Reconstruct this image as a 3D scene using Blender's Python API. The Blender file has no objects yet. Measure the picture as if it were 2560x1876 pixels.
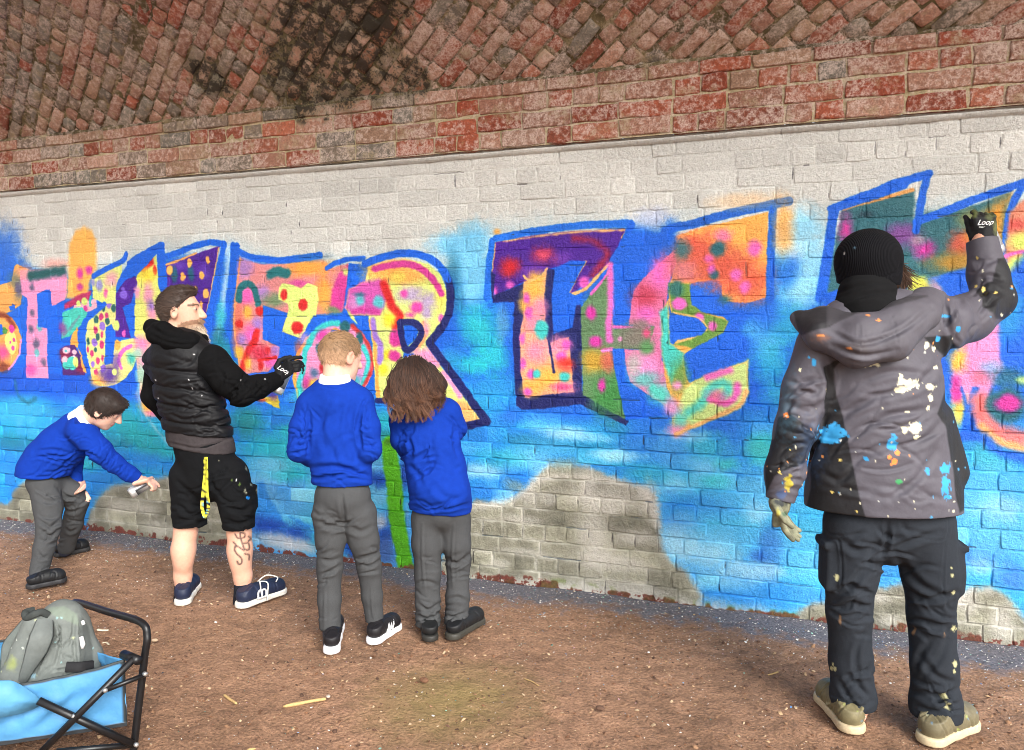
import bpy, math, random
import numpy as np
from mathutils import Vector, Matrix

random.seed(7)
RNG = np.random.default_rng(7)
SC = bpy.context.scene
COL = SC.collection

# ------------------------------------------------------------------ camera
# world: wall face is the plane y = 0, x runs along the wall, z up, ground z = 0
FPX, PW, PH = 1924.0, 2560.0, 1876.0
YAW, PITCH = math.radians(20.4), math.atan(128 / 1924.0)
CAM = np.array([0.0, -3.985, 1.467])
_fw = np.array([-math.sin(YAW), math.cos(YAW), 0.0])
_rt = np.array([math.cos(YAW), math.sin(YAW), 0.0])
_up = np.array([0.0, 0.0, 1.0])
_cf = _fw * math.cos(PITCH) - _up * math.sin(PITCH)
_cu = _fw * math.sin(PITCH) + _up * math.cos(PITCH)

cam = bpy.data.objects.new("camera", bpy.data.cameras.new("camera"))
COL.objects.link(cam)
cam.data.sensor_fit = 'HORIZONTAL'
cam.data.sensor_width = 36.0
cam.data.lens = 36.0 * FPX / PW
cam.data.clip_start, cam.data.clip_end = 0.05, 2000
cam.location = CAM
cam.rotation_euler = (math.pi / 2 - PITCH, 0, YAW)
SC.camera = cam

# ------------------------------------------------------------------ sky, sun, exposure
SUN_EL, SUN_AZ = math.radians(33), math.radians(134)     # azimuth clockwise from +y: behind the camera, to the right
w = bpy.data.worlds.new("World")
SC.world = w
w.use_nodes = True
nt = w.node_tree
bg = nt.nodes["Background"]
sky = nt.nodes.new("ShaderNodeTexSky")
sky.sky_type = 'NISHITA'
sky.sun_disc = False
sky.sun_elevation = SUN_EL
sky.sun_rotation = SUN_AZ
sky.dust_density = 4.0
sky.air_density = 1.0
hs = nt.nodes.new("ShaderNodeHueSaturation")
hs.inputs["Saturation"].default_value = 0.22             # a white, overcast sky
nt.links.new(sky.outputs[0], hs.inputs["Color"])
nt.links.new(hs.outputs[0], bg.inputs["Color"])
bg.inputs["Strength"].default_value = 0.15

sun = bpy.data.objects.new("sun", bpy.data.lights.new("sun", 'SUN'))
COL.objects.link(sun)
sun.data.energy = 1.3
sun.data.angle = math.radians(32)
sun.data.color = (1.0, 0.985, 0.955)
_sd = Vector((math.sin(SUN_AZ) * math.cos(SUN_EL), math.cos(SUN_AZ) * math.cos(SUN_EL), math.sin(SUN_EL)))
sun.rotation_euler = _sd.to_track_quat('Z', 'Y').to_euler()

vs = SC.view_settings
vs.view_transform = 'Standard'
vs.look = 'None'
vs.gamma = 1.0
vs.use_curve_mapping = False
vs.exposure = 0.96
SC.cycles.use_denoising = True
try:
    SC.cycles.denoiser = 'OPENIMAGEDENOISE'
    SC.cycles.denoising_input_passes = 'RGB_ALBEDO_NORMAL'
except Exception:
    pass
SC.cycles.filter_width = 0.9
try:
    SC.cycles.denoising_prefilter = 'ACCURATE'
    SC.cycles.denoising_quality = 'HIGH'
except Exception:
    pass
SC.cycles.max_bounces = 6
SC.cycles.diffuse_bounces = 4


def proj(p):
    """world points (n,3) -> photo pixels (n,2) and depth"""
    q = np.asarray(p, float) - CAM
    z = q @ _cf
    return np.stack([PW / 2 + FPX * (q @ _rt) / z, PH / 2 - FPX * (q @ _cu) / z], -1), z


def ray(px, py):
    return _cf + _rt * ((px - PW / 2) / FPX) + _cu * ((PH / 2 - py) / FPX)


def J(px, py, d):
    """the world point seen at a photo pixel, d metres ahead of the camera (horizontal)"""
    r = ray(px, py)
    return CAM + r * (d / (r @ _fw))


def on_wall(px, py, y=0.0):
    r = ray(px, py)
    return CAM + r * ((y - CAM[1]) / r[1])


def on_ground(px, py, z=0.0):
    r = ray(px, py)
    return CAM + r * ((z - CAM[2]) / r[2])


def srgb(*c):
    """0-255 sRGB -> linear tuple"""
    v = np.array(c[:3], float) / 255.0
    v = np.where(v <= 0.04045, v / 12.92, ((v + 0.055) / 1.055) ** 2.4)
    return tuple(float(x) for x in v)
# ------------------------------------------------------------------ helpers
def tag(o, label=None, cat=None, group=None, kind=None):
    for k, v in (("label", label), ("category", cat), ("group", group), ("kind", kind)):
        if v:
            o[k] = v
    return o


def empty(name, loc=(0, 0, 0)):
    o = bpy.data.objects.new(name, None)
    COL.objects.link(o)
    o.location = loc
    o.empty_display_size = 0.1
    return o


def make_mesh(name, V, faces, smooth=True, col=None, attr="Col"):
    """V (n,3); faces: (m,4) or (m,3) array, or list of such arrays"""
    me = bpy.data.meshes.new(name)
    V = np.ascontiguousarray(V, np.float32)
    fl = faces if isinstance(faces, list) else [faces]
    fl = [np.asarray(f, np.int32) for f in fl if len(f)]
    me.vertices.add(len(V))
    me.vertices.foreach_set("co", V.ravel())
    nl = sum(f.size for f in fl)
    npoly = sum(len(f) for f in fl)
    me.loops.add(nl)
    me.polygons.add(npoly)
    me.loops.foreach_set("vertex_index", np.concatenate([f.ravel() for f in fl]))
    tot = np.concatenate([np.full(len(f), f.shape[1], np.int32) for f in fl])
    st = np.concatenate([[0], np.cumsum(tot)[:-1]]).astype(np.int32)
    me.polygons.foreach_set("loop_start", st)
    me.polygons.foreach_set("loop_total", tot)
    me.polygons.foreach_set("use_smooth", np.full(npoly, bool(smooth)))
    if col is not None:
        a = me.attributes.new(attr, 'FLOAT_COLOR', 'POINT')
        c = np.ones((len(V), 4), np.float32)
        c[:, :3] = col
        a.data.foreach_set("color", c.ravel())
    me.update(calc_edges=True)
    me.validate()
    return me


def obj(name, me, m=None, parent=None):
    o = bpy.data.objects.new(name, me)
    COL.objects.link(o)
    if m is not None and not me.materials:
        me.materials.append(m)
    if parent is not None:
        o.parent = parent
        o.matrix_parent_inverse = Matrix.Translation(-Vector(parent.location))
    return o


class MB:
    """collects boxes and tubes into one mesh"""
    def __init__(s):
        s.v, s.q, s.t, s.n, s.c = [], [], [], 0, []

    def add(s, V, Q=None, T=None, col=(1, 1, 1)):
        V = np.asarray(V, float)
        s.v.append(V)
        if Q is not None and len(Q):
            s.q.append(np.asarray(Q) + s.n)
        if T is not None and len(T):
            s.t.append(np.asarray(T) + s.n)
        s.c.append(np.tile(np.asarray(col, float)[None, :3], (len(V), 1)) if np.ndim(col) == 1 else np.asarray(col, float))
        s.n += len(V)

    def box(s, c, size, R=None, col=(1, 1, 1)):
        h = np.array(size) / 2
        V = np.array([[x, y, z] for x in (-1, 1) for y in (-1, 1) for z in (-1, 1)]) * h
        if R is not None:
            V = V @ np.asarray(R).T
        s.add(V + np.asarray(c), [[0, 1, 3, 2], [4, 6, 7, 5], [0, 4, 5, 1], [2, 3, 7, 6], [0, 2, 6, 4], [1, 5, 7, 3]], col=col)

    def tube(s, pts, r, n=8, col=(1, 1, 1), cap=True, flat=1.0):
        P = np.asarray(pts, float)
        R = np.full(len(P), r, float) if np.ndim(r) == 0 else np.asarray(r, float)
        T = np.gradient(P, axis=0)
        T /= np.linalg.norm(T, axis=1)[:, None] + 1e-12
        ref = np.array([0, 0, 1.0]) if abs(T[0, 2]) < .9 else np.array([1.0, 0, 0])
        u = np.cross(T[0], ref); u /= np.linalg.norm(u)
        ring = []
        for i in range(len(P)):
            u = u - T[i] * (u @ T[i]); u /= np.linalg.norm(u)
            v = np.cross(T[i], u)
            a = np.arange(n) * 2 * np.pi / n
            ring.append(P[i] + R[i] * (np.cos(a)[:, None] * u + flat * np.sin(a)[:, None] * v))
        V = np.concatenate(ring)
        Q = [[i * n + j, i * n + (j + 1) % n, (i + 1) * n + (j + 1) % n, (i + 1) * n + j] for i in range(len(P) - 1) for j in range(n)]
        Tn = []
        if cap:
            b = len(V)
            V = np.concatenate([V, P[:1], P[-1:]])
            Tn = [[b, (j + 1) % n, j] for j in range(n)] + [[b + 1, (len(P) - 1) * n + j, (len(P) - 1) * n + (j + 1) % n] for j in range(n)]
        s.add(V, Q, Tn, col)

    def mesh(s, name, smooth=True):
        fl = []
        if s.q: fl.append(np.concatenate(s.q))
        if s.t: fl.append(np.concatenate(s.t))
        return make_mesh(name, np.concatenate(s.v), fl, smooth, np.concatenate(s.c))

    def build(s, name, m, parent=None, smooth=True):
        return obj(name, s.mesh(name, smooth), m, parent)


def spline(P, n=8, closed=False):
    """Catmull-Rom through P"""
    P = np.asarray(P, float)
    if len(P) < 3:
        t = np.linspace(0, 1, n + 1)[:, None]
        return P[:1] * (1 - t) + P[-1:] * t
    if closed:
        Q = np.concatenate([P[-1:], P, P[:2]]); m = len(P)
    else:
        Q = np.concatenate([2 * P[:1] - P[1:2], P, 2 * P[-1:] - P[-2:-1]]); m = len(P) - 1
    out = []
    t = (np.arange(n) / n)[:, None]
    for i in range(m):
        a, b, c, d = Q[i], Q[i + 1], Q[i + 2], Q[i + 3]
        out.append(.5 * ((2 * b) + (c - a) * t + (2 * a - 5 * b + 4 * c - d) * t ** 2 + (3 * b - a - 3 * c + d) * t ** 3))
    if not closed:
        out.append(P[-1:])
    return np.concatenate(out)


_LAT = RNG.random((64, 64, 64)).astype(np.float32)


def noise3(p, scale=1.0, seed=0):
    """smooth value noise in -1..1"""
    p = np.asarray(p, np.float32) * np.asarray(scale, np.float32) + seed * 17.31
    i = np.floor(p).astype(np.int64)
    f = p - i
    f = f * f * (3 - 2 * f)
    i &= 63
    j = (i + 1) & 63
    x0, y0, z0 = i[..., 0], i[..., 1], i[..., 2]
    x1, y1, z1 = j[..., 0], j[..., 1], j[..., 2]
    fx, fy, fz = f[..., 0], f[..., 1], f[..., 2]
    c00 = _LAT[x0, y0, z0] * (1 - fx) + _LAT[x1, y0, z0] * fx
    c10 = _LAT[x0, y1, z0] * (1 - fx) + _LAT[x1, y1, z0] * fx
    c01 = _LAT[x0, y0, z1] * (1 - fx) + _LAT[x1, y0, z1] * fx
    c11 = _LAT[x0, y1, z1] * (1 - fx) + _LAT[x1, y1, z1] * fx
    return 2 * ((c00 * (1 - fy) + c10 * fy) * (1 - fz) + (c01 * (1 - fy) + c11 * fy) * fz) - 1


def fbm3(p, scale=1.0, oct=3, seed=0):
    s, a, o = 0, 1.0, 0
    for k in range(oct):
        o = o + a * noise3(p, np.asarray(scale) * 2 ** k, seed + k)
        s += a
        a *= .5
    return o / s


# ------------------------------------------------------------------ materials
class NT:
    def __init__(s, name):
        s.m = bpy.data.materials.new(name)
        s.m.use_nodes = True
        s.t = s.m.node_tree
        s.b = s.t.nodes["Principled BSDF"]

    def n(s, kind, **kw):
        nd = s.t.nodes.new(kind)
        for k, v in kw.items():
            if k in nd.inputs:
                s.set(nd.inputs[k], v)
            else:
                setattr(nd, k, v)
        return nd

    def set(s, inp, v):
        if isinstance(v, bpy.types.NodeSocket):
            s.t.links.new(v, inp)
        elif isinstance(v, tuple) and len(v) == 3 and inp.type == 'RGBA':
            inp.default_value = (*v, 1)
        else:
            inp.default_value = v

    def noise(s, vec, scale, detail=4, rough=.55, **kw):
        nd = s.n("ShaderNodeTexNoise", **kw)
        nd.inputs["Scale"].default_value = scale
        nd.inputs["Detail"].default_value = detail
        nd.inputs["Roughness"].default_value = rough
        if vec is not None:
            s.t.links.new(vec, nd.inputs["Vector"])
        return nd.outputs["Fac"]

    def ramp(s, fac, a, b, ca=(0, 0, 0), cb=(1, 1, 1)):
        nd = s.n("ShaderNodeValToRGB")
        e = nd.color_ramp.elements
        e[0].position, e[1].position = a, b
        e[0].color, e[1].color = (*ca, 1), (*cb, 1)
        s.t.links.new(fac, nd.inputs[0])
        return nd.outputs[0]

    def mix(s, f, a, b, mode='MIX'):
        nd = s.n("ShaderNodeMix", data_type='RGBA', blend_type=mode)
        s.set(nd.inputs[0], f); s.set(nd.inputs[6], a); s.set(nd.inputs[7], b)
        return nd.outputs[2]

    def math(s, op, a, b=0.0, c=0.0):
        nd = s.n("ShaderNodeMath", operation=op)
        s.set(nd.inputs[0], a); s.set(nd.inputs[1], b); s.set(nd.inputs[2], c)
        return nd.outputs[0]

    def bump(s, h, dist, strength=1.0, normal=None):
        nd = s.n("ShaderNodeBump")
        nd.inputs["Distance"].default_value = dist
        nd.inputs["Strength"].default_value = strength
        s.t.links.new(h, nd.inputs["Height"])
        if normal is not None:
            s.t.links.new(normal, nd.inputs["Normal"])
        return nd.outputs[0]

    def pos(s):
        return s.n("ShaderNodeNewGeometry").outputs["Position"]

    def done(s, base=None, rough=.8, normal=None, spec=.5, **kw):
        if base is not None: s.set(s.b.inputs["Base Color"], base)
        s.set(s.b.inputs["Roughness"], rough)
        s.b.inputs["Specular IOR Level"].default_value = spec
        if normal is not None: s.t.links.new(normal, s.b.inputs["Normal"])
        for k, v in kw.items():
            s.set(s.b.inputs[k], v)
        return s.m


def attr_mat(name, rough=.85, var=.12, vscale=60, bump=.0006, bscale=900, spec=.3, sheen=0.0, fold=0.0, fscale=14, metallic=0.0, coat=0.0):
    """colour from the mesh's own colour attribute, with grain and fine relief"""
    k = NT(name)
    a = k.n("ShaderNodeAttribute", attribute_name="Col").outputs["Color"]
    p = k.pos()
    n1 = k.noise(p, vscale, 4, .6)
    base = k.mix(1.0, a, k.ramp(n1, .25, .75, (1 - var,) * 3, (1 + var,) * 3), 'MULTIPLY')
    h = k.noise(p, bscale, 2, .5)
    nm = k.bump(h, bump, .6)
    if fold:
        f = k.noise(p, fscale, 3, .5, noise_dimensions='3D')
        nm = k.bump(f, fold, .8, nm)
    return k.done(base, rough, nm, spec, **{"Sheen Weight": sheen, "Metallic": metallic, "Coat Weight": coat})


def plain_mat(name, col, rough=.7, var=.12, vscale=40, bump=.0005, bscale=500, spec=.4, metallic=0.0, sheen=0.0):
    k = NT(name)
    p = k.pos()
    n1 = k.noise(p, vscale, 4, .6)
    c0 = tuple(x * (1 - var) for x in col); c1 = tuple(min(1, x * (1 + var)) for x in col)
    base = k.ramp(n1, .25, .75, c0, c1)
    nm = k.bump(k.noise(p, bscale, 2, .5), bump, .6)
    return k.done(base, rough, nm, spec, Metallic=metallic, **{"Sheen Weight": sheen})
# ------------------------------------------------------------------ the painted wall: brick layout, then the spray paint on it
WX0, WX1, WZ1 = -9.0, 3.4, 2.40
CH = WZ1 / 27.0
_r = random.Random(3)


def bond(x0, x1, course, ls, lh, rr):
    """joint positions of one course"""
    out, x = [], x0 + rr.uniform(-.2, 0)
    kind = course % 2
    while x < x1:
        k = kind if rr.random() > .16 else 1 - kind
        l = (ls if k == 0 else lh) * rr.uniform(.95, 1.05)
        out.append((x, l)); x += l
    return out


WALL_BRICKS = []                                   # (x0, x1, z0, z1)
for c in range(27):
    for x, l in bond(WX0, WX1, c, .25, .125, _r):
        WALL_BRICKS.append((x, x + l, c * CH, (c + 1) * CH))

TX0, TX1, TZ0, TZ1, TR = -6.9, 2.1, -.06, 2.46, .0030
TW, TH = int((TX1 - TX0) / TR), int((TZ1 - TZ0) / TR)
_gx = TX0 + (np.arange(TW) + .5) * TR
_gz = TZ0 + (np.arange(TH) + .5) * TR
IMG = np.zeros((TH, TW, 3), np.float32)


def n2(scale, seed, oct=3):
    p = np.zeros((TH, TW, 3), np.float32)
    p[..., 0] = _gx[None, :]; p[..., 1] = _gz[:, None]; p[..., 2] = seed * 3.7
    return fbm3(p, scale, oct, seed)


N_EDGE = n2(28, 1, 3)
N_FINE = n2(120, 2, 2)
N_BIG = n2(2.2, 3, 3)
N_MID = n2(7, 4, 3)
C255 = lambda c: np.array(c, np.float32) / 255.0
WHITE, BLUE, NAVY = (214, 215, 209), (6, 100, 226), (8, 22, 98)
AZ, LCY, TQ, TEAL = (34, 150, 232), (120, 205, 246), (26, 184, 194), (18, 104, 122)
ORA, YG, MAG, PINK = (250, 174, 80), (216, 238, 128), (214, 58, 158), (245, 150, 206)
RED, PUR, VIO, GRN, OLI = (214, 30, 32), (72, 20, 146), (150, 112, 216), (86, 146, 66), (128, 124, 98)
YEL, COR, MAR = (244, 214, 50), (226, 92, 66), (128, 28, 70)


def view(ox, oy, s):
    def f(pts):
        P = np.array([on_wall(ox + x / s, oy + y / s) for x, y in pts])
        return P[:, [0, 2]]
    f.m = lambda x, y, r: r / s * (np.linalg.norm(on_wall(ox + x / s + 1, oy + y / s) - on_wall(ox + x / s, oy + y / s)),
                                   np.linalg.norm(on_wall(ox + x / s, oy + y / s + 1) - on_wall(ox + x / s, oy + y / s)))[1]
    f.mx = lambda x, y, r: r / s * np.linalg.norm(on_wall(ox + x / s + 1, oy + y / s) - on_wall(ox + x / s, oy + y / s))
    return f


def window(lo, hi, m):
    i0, i1 = int((lo[0] - m - TX0) / TR), int((hi[0] + m - TX0) / TR) + 2
    j0, j1 = int((lo[1] - m - TZ0) / TR), int((hi[1] + m - TZ0) / TR) + 2
    i0, j0 = max(i0, 0), max(j0, 0)
    i1, j1 = min(i1, TW), min(j1, TH)
    return (slice(j0, j1), slice(i0, i1)) if i1 > i0 and j1 > j0 else None


def lay(win, sd, col, soft, alpha):
    """sd < 0 inside; spray edge of half width soft, a little ragged"""
    s = sd + N_EDGE[win] * (.003 + .35 * soft) + N_FINE[win] * (.0015 + .25 * soft)
    a = np.clip(.5 - s / (2 * soft), 0, 1)
    a = (a * a * (3 - 2 * a) * alpha)[..., None]
    IMG[win] = IMG[win] * (1 - a) + C255(col) * a


def segdist(X, Z, A, B):
    d = B - A
    t = np.clip(((X - A[0]) * d[0] + (Z - A[1]) * d[1]) / (d @ d + 1e-12), 0, 1)
    return np.hypot(X - A[0] - t * d[0], Z - A[1] - t * d[1])


def P(v, pts, col, soft=.0042, alpha=1.0, sm=0):
    w = v(pts)
    if sm:
        w = spline(w, sm, True)
    win = window(w.min(0), w.max(0), soft * 2 + .02)
    if win is None: return
    X, Z = np.meshgrid(_gx[win[1]], _gz[win[0]])
    ins = np.zeros(X.shape, bool)
    d = np.full(X.shape, 9.0)
    for i in range(len(w)):
        A, B = w[i], w[(i + 1) % len(w)]
        d = np.minimum(d, segdist(X, Z, A, B))
        if A[1] != B[1]:
            ins ^= ((A[1] > Z) != (B[1] > Z)) & (X < (B[0] - A[0]) * (Z - A[1]) / (B[1] - A[1]) + A[0])
    lay(win, np.where(ins, -d, d), col, soft, alpha)


def S(v, pts, width, col, soft=.0045, alpha=1.0, sm=5):
    w = v(pts)
    hw = v.m(pts[0][0], pts[0][1], width) / 2
    if sm and len(w) > 2:
        w = spline(w, sm)
    win = window(w.min(0), w.max(0), hw + soft * 2 + .02)
    if win is None: return
    X, Z = np.meshgrid(_gx[win[1]], _gz[win[0]])
    d = np.full(X.shape, 9.0)
    for i in range(len(w) - 1):
        d = np.minimum(d, segdist(X, Z, w[i], w[i + 1]))
    lay(win, d - hw, col, soft, alpha)


def D(v, dots, col, soft=.0055, alpha=1.0):
    """dots: (x, y, r[, ry])"""
    for t in dots:
        c = v([t[:2]])[0]
        rx = v.mx(t[0], t[1], t[2]); ry = v.m(t[0], t[1], t[3] if len(t) > 3 else t[2])
        win = window(c - (rx, ry), c + (rx, ry), soft * 2 + .02)
        if win is None: continue
        X, Z = np.meshgrid(_gx[win[1]], _gz[win[0]])
        q = np.hypot((X - c[0]) / rx, (Z - c[1]) / ry)
        lay(win, (q - 1) * min(rx, ry), col, soft, alpha)


def B(v, dots, col, alpha=.8):
    """soft sprayed blots"""
    for t in dots:
        rx = v.mx(t[0], t[1], t[2]); ry = v.m(t[0], t[1], t[3] if len(t) > 3 else t[2])
        D(v, [t], col, soft=.75 * min(rx, ry), alpha=alpha)


V1 = view(0, 0, 1.0)                               # photo pixels
V4, V5, V6 = view(0, 560, 3.442), view(560, 560, 3.442), view(1160, 480, 2.6226)
V7, V3 = view(1880, 480, 2.6647), view(1700, 0, 2.5814)
VA, VB, VC = view(0, 940, 2.95), view(1140, 1000, 2.6226), view(600, 1000, 3.442)
VE, VM = view(1860, 1080, 2.0757), view(380, 1080, 3.442)

IMG[:] = C255(WHITE)
IMG *= (1 + .035 * N_MID + .02 * N_BIG)[..., None]
# per-brick shade: sprayed courses never take paint quite alike
BRK = np.zeros((TH, TW), np.float32)
JNT = np.zeros((TH, TW), np.float32)
_rb = np.random.default_rng(5)
for (x0, x1, z0, z1) in WALL_BRICKS:
    i0, i1, j0, j1 = [int(round(q)) for q in ((x0 - TX0) / TR, (x1 - TX0) / TR, (z0 - TZ0) / TR, (z1 - TZ0) / TR)]
    i0, i1, j0, j1 = max(i0, 0), max(i1, 0), max(j0, 0), max(j1, 0)
    BRK[j0:j1, i0:i1] = _rb.normal()
    if i1 > i0 and j1 > j0 and z0 < 1.1 and i0 < TW:
        xx = np.minimum(np.arange(i1 - i0), np.arange(i1 - i0)[::-1]); yy = np.minimum(np.arange(j1 - j0), np.arange(j1 - j0)[::-1])
        JNT[j0:j1, i0:i1] = np.exp(-np.minimum(xx[None, :], yy[:, None]) * TR / .010)[:, :JNT[j0:j1, i0:i1].shape[1]][:JNT[j0:j1, i0:i1].shape[0]]

# ---- sprayed ground of the picture: blues, cyan, turquoise
top_edge = [(-400, 560), (0, 590), (60, 650), (160, 690), (330, 640), (400, 620), (560, 600), (700, 660), (820, 650), (900, 640), (1010, 640), (1080, 600), (1250, 560),
            (1500, 555), (1640, 560), (1690, 545), (1900, 560), (1980, 590), (2040, 560), (2110, 520), (2300, 530), (2560, 480), (3000, 450), (3000, 1700), (-400, 1450)]
P(V1, top_edge, LCY, soft=.10, alpha=.25)
P(V1, [(-400, 640), (0, 640), (120, 690), (330, 680), (420, 640), (560, 640), (800, 670), (1100, 690), (1260, 650), (1560, 600), (1900, 640), (2100, 650), (2560, 560), (3000, 560), (3000, 1700), (-400, 1450)], BLUE, soft=.05)
P(V1, [(-400, 1010), (0, 985), (300, 990), (640, 1020), (900, 1000), (1200, 985), (1500, 1050), (1800, 1040), (2100, 980), (2560, 1010), (3000, 1000), (3000, 1800), (-400, 1500)], AZ, soft=.10, alpha=.9)
P(V1, [(1180, 1250), (1500, 1200), (1800, 1250), (2100, 1180), (2560, 1200), (3000, 1200), (3000, 1800), (1180, 1600)], (72, 172, 240), soft=.14, alpha=.8)
P(V1, [(560, 1190), (700, 1170), (1000, 1190), (1010, 1500), (560, 1450)], (96, 178, 232), soft=.08, alpha=.8)
_low = np.clip((1.12 - _gz) / .25, 0, 1)[:, None]
_mx = np.clip(N_BIG * 1.6 + BRK * .22 + .05, -1, 1) * _low
for cc, sg in ((C255(TQ), 1), (C255((14, 108, 214)), -1)):
    a = np.clip(sg * _mx - .12, 0, 1)[..., None] * (.75 if sg > 0 else .5)
    IMG[:] = IMG * (1 - a) + cc * a
a = (np.clip(N_MID * 1.3 + BRK * .3 - .25, 0, 1) * _low * np.clip((_gz - .1) / .2, 0, 1)[:, None])[..., None] * .5
IMG[:] = IMG * (1 - a * 1.3) + C255(LCY) * a * 1.3
a = (np.clip(BRK * .8 - .35, 0, 1) * _low * np.clip(n2(1.6, 21, 2) * 2 + .5, 0, 1))[..., None] * .55
IMG[:] = IMG * (1 - a) + C255((150, 214, 244)) * a
# left end
B(V1, [(10, 640, 40, 70), (0, 720, 60, 90)], (40, 110, 220), .9)
B(VA, [(480, 60, 520, 120), (60, 60, 120, 90)], (8, 84, 206), .9)
B(VA, [(170, 200, 160, 50), (60, 290, 120, 40), (250, 260, 200, 40), (330, 420, 140, 40)], (60, 178, 226), .75)
B(VA, [(900, 330, 220, 110), (1020, 450, 200, 80), (620, 640, 130, 50), (1180, 560, 200, 60)], (26, 168, 176), .85)
B(VA, [(800, 480, 120, 60), (90, 500, 160, 60)], (16, 120, 150), .7)
B(VA, [(980, 620, 300, 60), (100, 640, 220, 90), (130, 860, 90, 60)], (28, 132, 224), .8)
S(VA, [(110, 40), (130, 140), (200, 200), (260, 170)], 26, (16, 100, 130), soft=.02, alpha=.7)
# behind the two standing children
B(VC, [(330, 430, 260, 150), (440, 260, 120, 45), (380, 620, 200, 70), (1230, 190, 110, 90)], (30, 184, 194), .85)
B(VC, [(60, 180, 130, 130), (1230, 330, 90, 60)], (20, 140, 140), .85)
B(VC, [(250, 560, 160, 80), (200, 850, 120, 200), (1180, 560, 90, 80), (1200, 820, 70, 90)], (120, 190, 232), .7)
P(VC, [(140, 720), (200, 700), (260, 860), (360, 1010), (380, 1060), (130, 1030)], (28, 130, 224), soft=.02, alpha=.8)
P(VC, [(420, 1010), (520, 1030), (620, 1090), (620, 1060), (640, 1090), (560, 1110)], (28, 130, 224), soft=.02, alpha=.8)
B(VC, [(230, 1090, 150, 80), (460, 1160, 130, 80), (940, 1190, 80, 110), (980, 1300, 70, 70), (1200, 690, 90, 60), (1420, 640, 40, 110), (1240, 1180, 80, 150)], (14, 70, 176), .95)
B(VC, [(330, 1210, 200, 60), (520, 1260, 150, 50), (900, 1380, 90, 30), (1200, 1050, 60, 60)], (206, 208, 212), .8)
B(VC, [(1250, 1290, 90, 120)], (70, 100, 160), .8)
# below THE
B(VB, [(350, 90, 120, 60), (700, 60, 260, 80), (1300, 280, 260, 160), (1700, 200, 160, 120)], (22, 110, 222), .85)
B(VB, [(720, 300, 300, 60), (430, 280, 120, 50), (1060, 190, 60, 60)], (26, 140, 190), .8)
B(VB, [(730, 215, 130, 40), (900, 250, 120, 30), (1050, 370, 150, 40), (460, 390, 140, 60), (200, 460, 160, 50), (1450, 560, 140, 60), (1650, 440, 140, 60), (1420, 950, 90, 130), (1700, 950, 200, 90), (1650, 1060, 180, 60), (1700, 1190, 200, 60)], (128, 208, 248), .8)
B(VB, [(2000, 340, 90, 90), (1720, 540, 90, 50), (1770, 420, 70, 40)], (40, 205, 190), .7)
B(VB, [(1600, 690, 240, 80), (1450, 800, 110, 60), (400, 530, 110, 60), (180, 600, 90, 50)], (30, 130, 228), .8)
B(VB, [(2070, 950, 70, 160), (2000, 1030, 60, 40)], (24, 92, 200), .85)
B(VB, [(1800, 1320, 200, 70), (2100, 1260, 100, 120)], (40, 150, 236), .8)
B(VE, [(130, 470, 90, 60), (220, 480, 90, 70), (330, 520, 100, 60)], (60, 176, 220), .7)
B(VE, [(140, 600, 50, 120)], (24, 92, 190), .8)
B(VE, [(80, 80, 60, 60), (1280, 130, 120, 90)], (60, 200, 200), .7)
B(VE, [(1250, 420, 200, 100), (1350, 560, 140, 60)], (92, 184, 232), .8)
B(VE, [(1230, 640, 120, 60), (1400, 760, 80, 60)], (60, 130, 224), .7)
B(VB, [(1500, 330, 330, 110), (1850, 620, 260, 130), (600, 330, 200, 70), (1750, 820, 260, 100)], (86, 186, 238), .55)
B(VB, [(1650, 300, 120, 80), (1250, 480, 140, 60), (300, 380, 160, 60)], (44, 190, 206), .6)
B(VE, [(90, 300, 120, 120), (260, 640, 160, 120), (1300, 300, 180, 160), (1250, 560, 150, 90)], (96, 190, 236), .6)
B(VC, [(560, 480, 160, 90), (1160, 420, 90, 90)], (70, 190, 214), .6)
B(V6, [(200, 1300, 200, 110), (60, 1420, 160, 90)], (40, 168, 222), .7)
B(VB, [(1450, 900, 120, 120), (1600, 1000, 200, 60), (1900, 1130, 200, 60), (1500, 230, 130, 40), (700, 220, 150, 36), (1050, 360, 130, 36), (150, 470, 110, 40)], (170, 222, 248), .6)
B(VE, [(60, 420, 70, 50), (1330, 400, 120, 60), (1240, 700, 90, 40), (100, 720, 110, 40)], (168, 220, 246), .55)
# upper right cyan haze beside R and beside the last letter
B(V5, [(1990, 180, 190, 100), (2100, 330, 130, 150), (2130, 560, 110, 160)], LCY, .95)
B(V5, [(1980, 420, 60, 160), (2010, 660, 60, 160)], (20, 110, 150), .7)
B(V5, [(2120, 850, 120, 140), (1980, 1160, 110, 130)], (30, 160, 206), .8)
B(V5, [(2080, 1010, 160, 120), (1950, 900, 90, 120)], (10, 100, 214), .7)
B(V6, [(60, 330, 100, 120), (80, 560, 100, 130)], LCY, .9)
B(V6, [(110, 900, 120, 130), (180, 1080, 100, 110), (60, 1130, 90, 60)], (34, 200, 206), .85)
B(V6, [(250, 860, 40, 130)], (130, 176, 200), .5)
B(V6, [(2000, 1000, 90, 120), (1900, 900, 60, 60), (2080, 600, 60, 200)], (98, 200, 244), .8)
B(V6, [(2080, 1330, 110, 80)], (40, 170, 206), .8)
B(V7, [(350, 230, 100, 120), (400, 480, 90, 180), (330, 660, 110, 130)], (150, 220, 250), .95)
B(V7, [(260, 900, 130, 130), (130, 1150, 110, 130)], (38, 176, 214), .8)
B(V7, [(60, 760, 100, 160), (200, 560, 80, 80)], (16, 110, 222), .8)
B(V6, [(1000, 330, 120, 100), (1160, 320, 170, 110), (1200, 420, 150, 120)], BLUE, .95)
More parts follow.
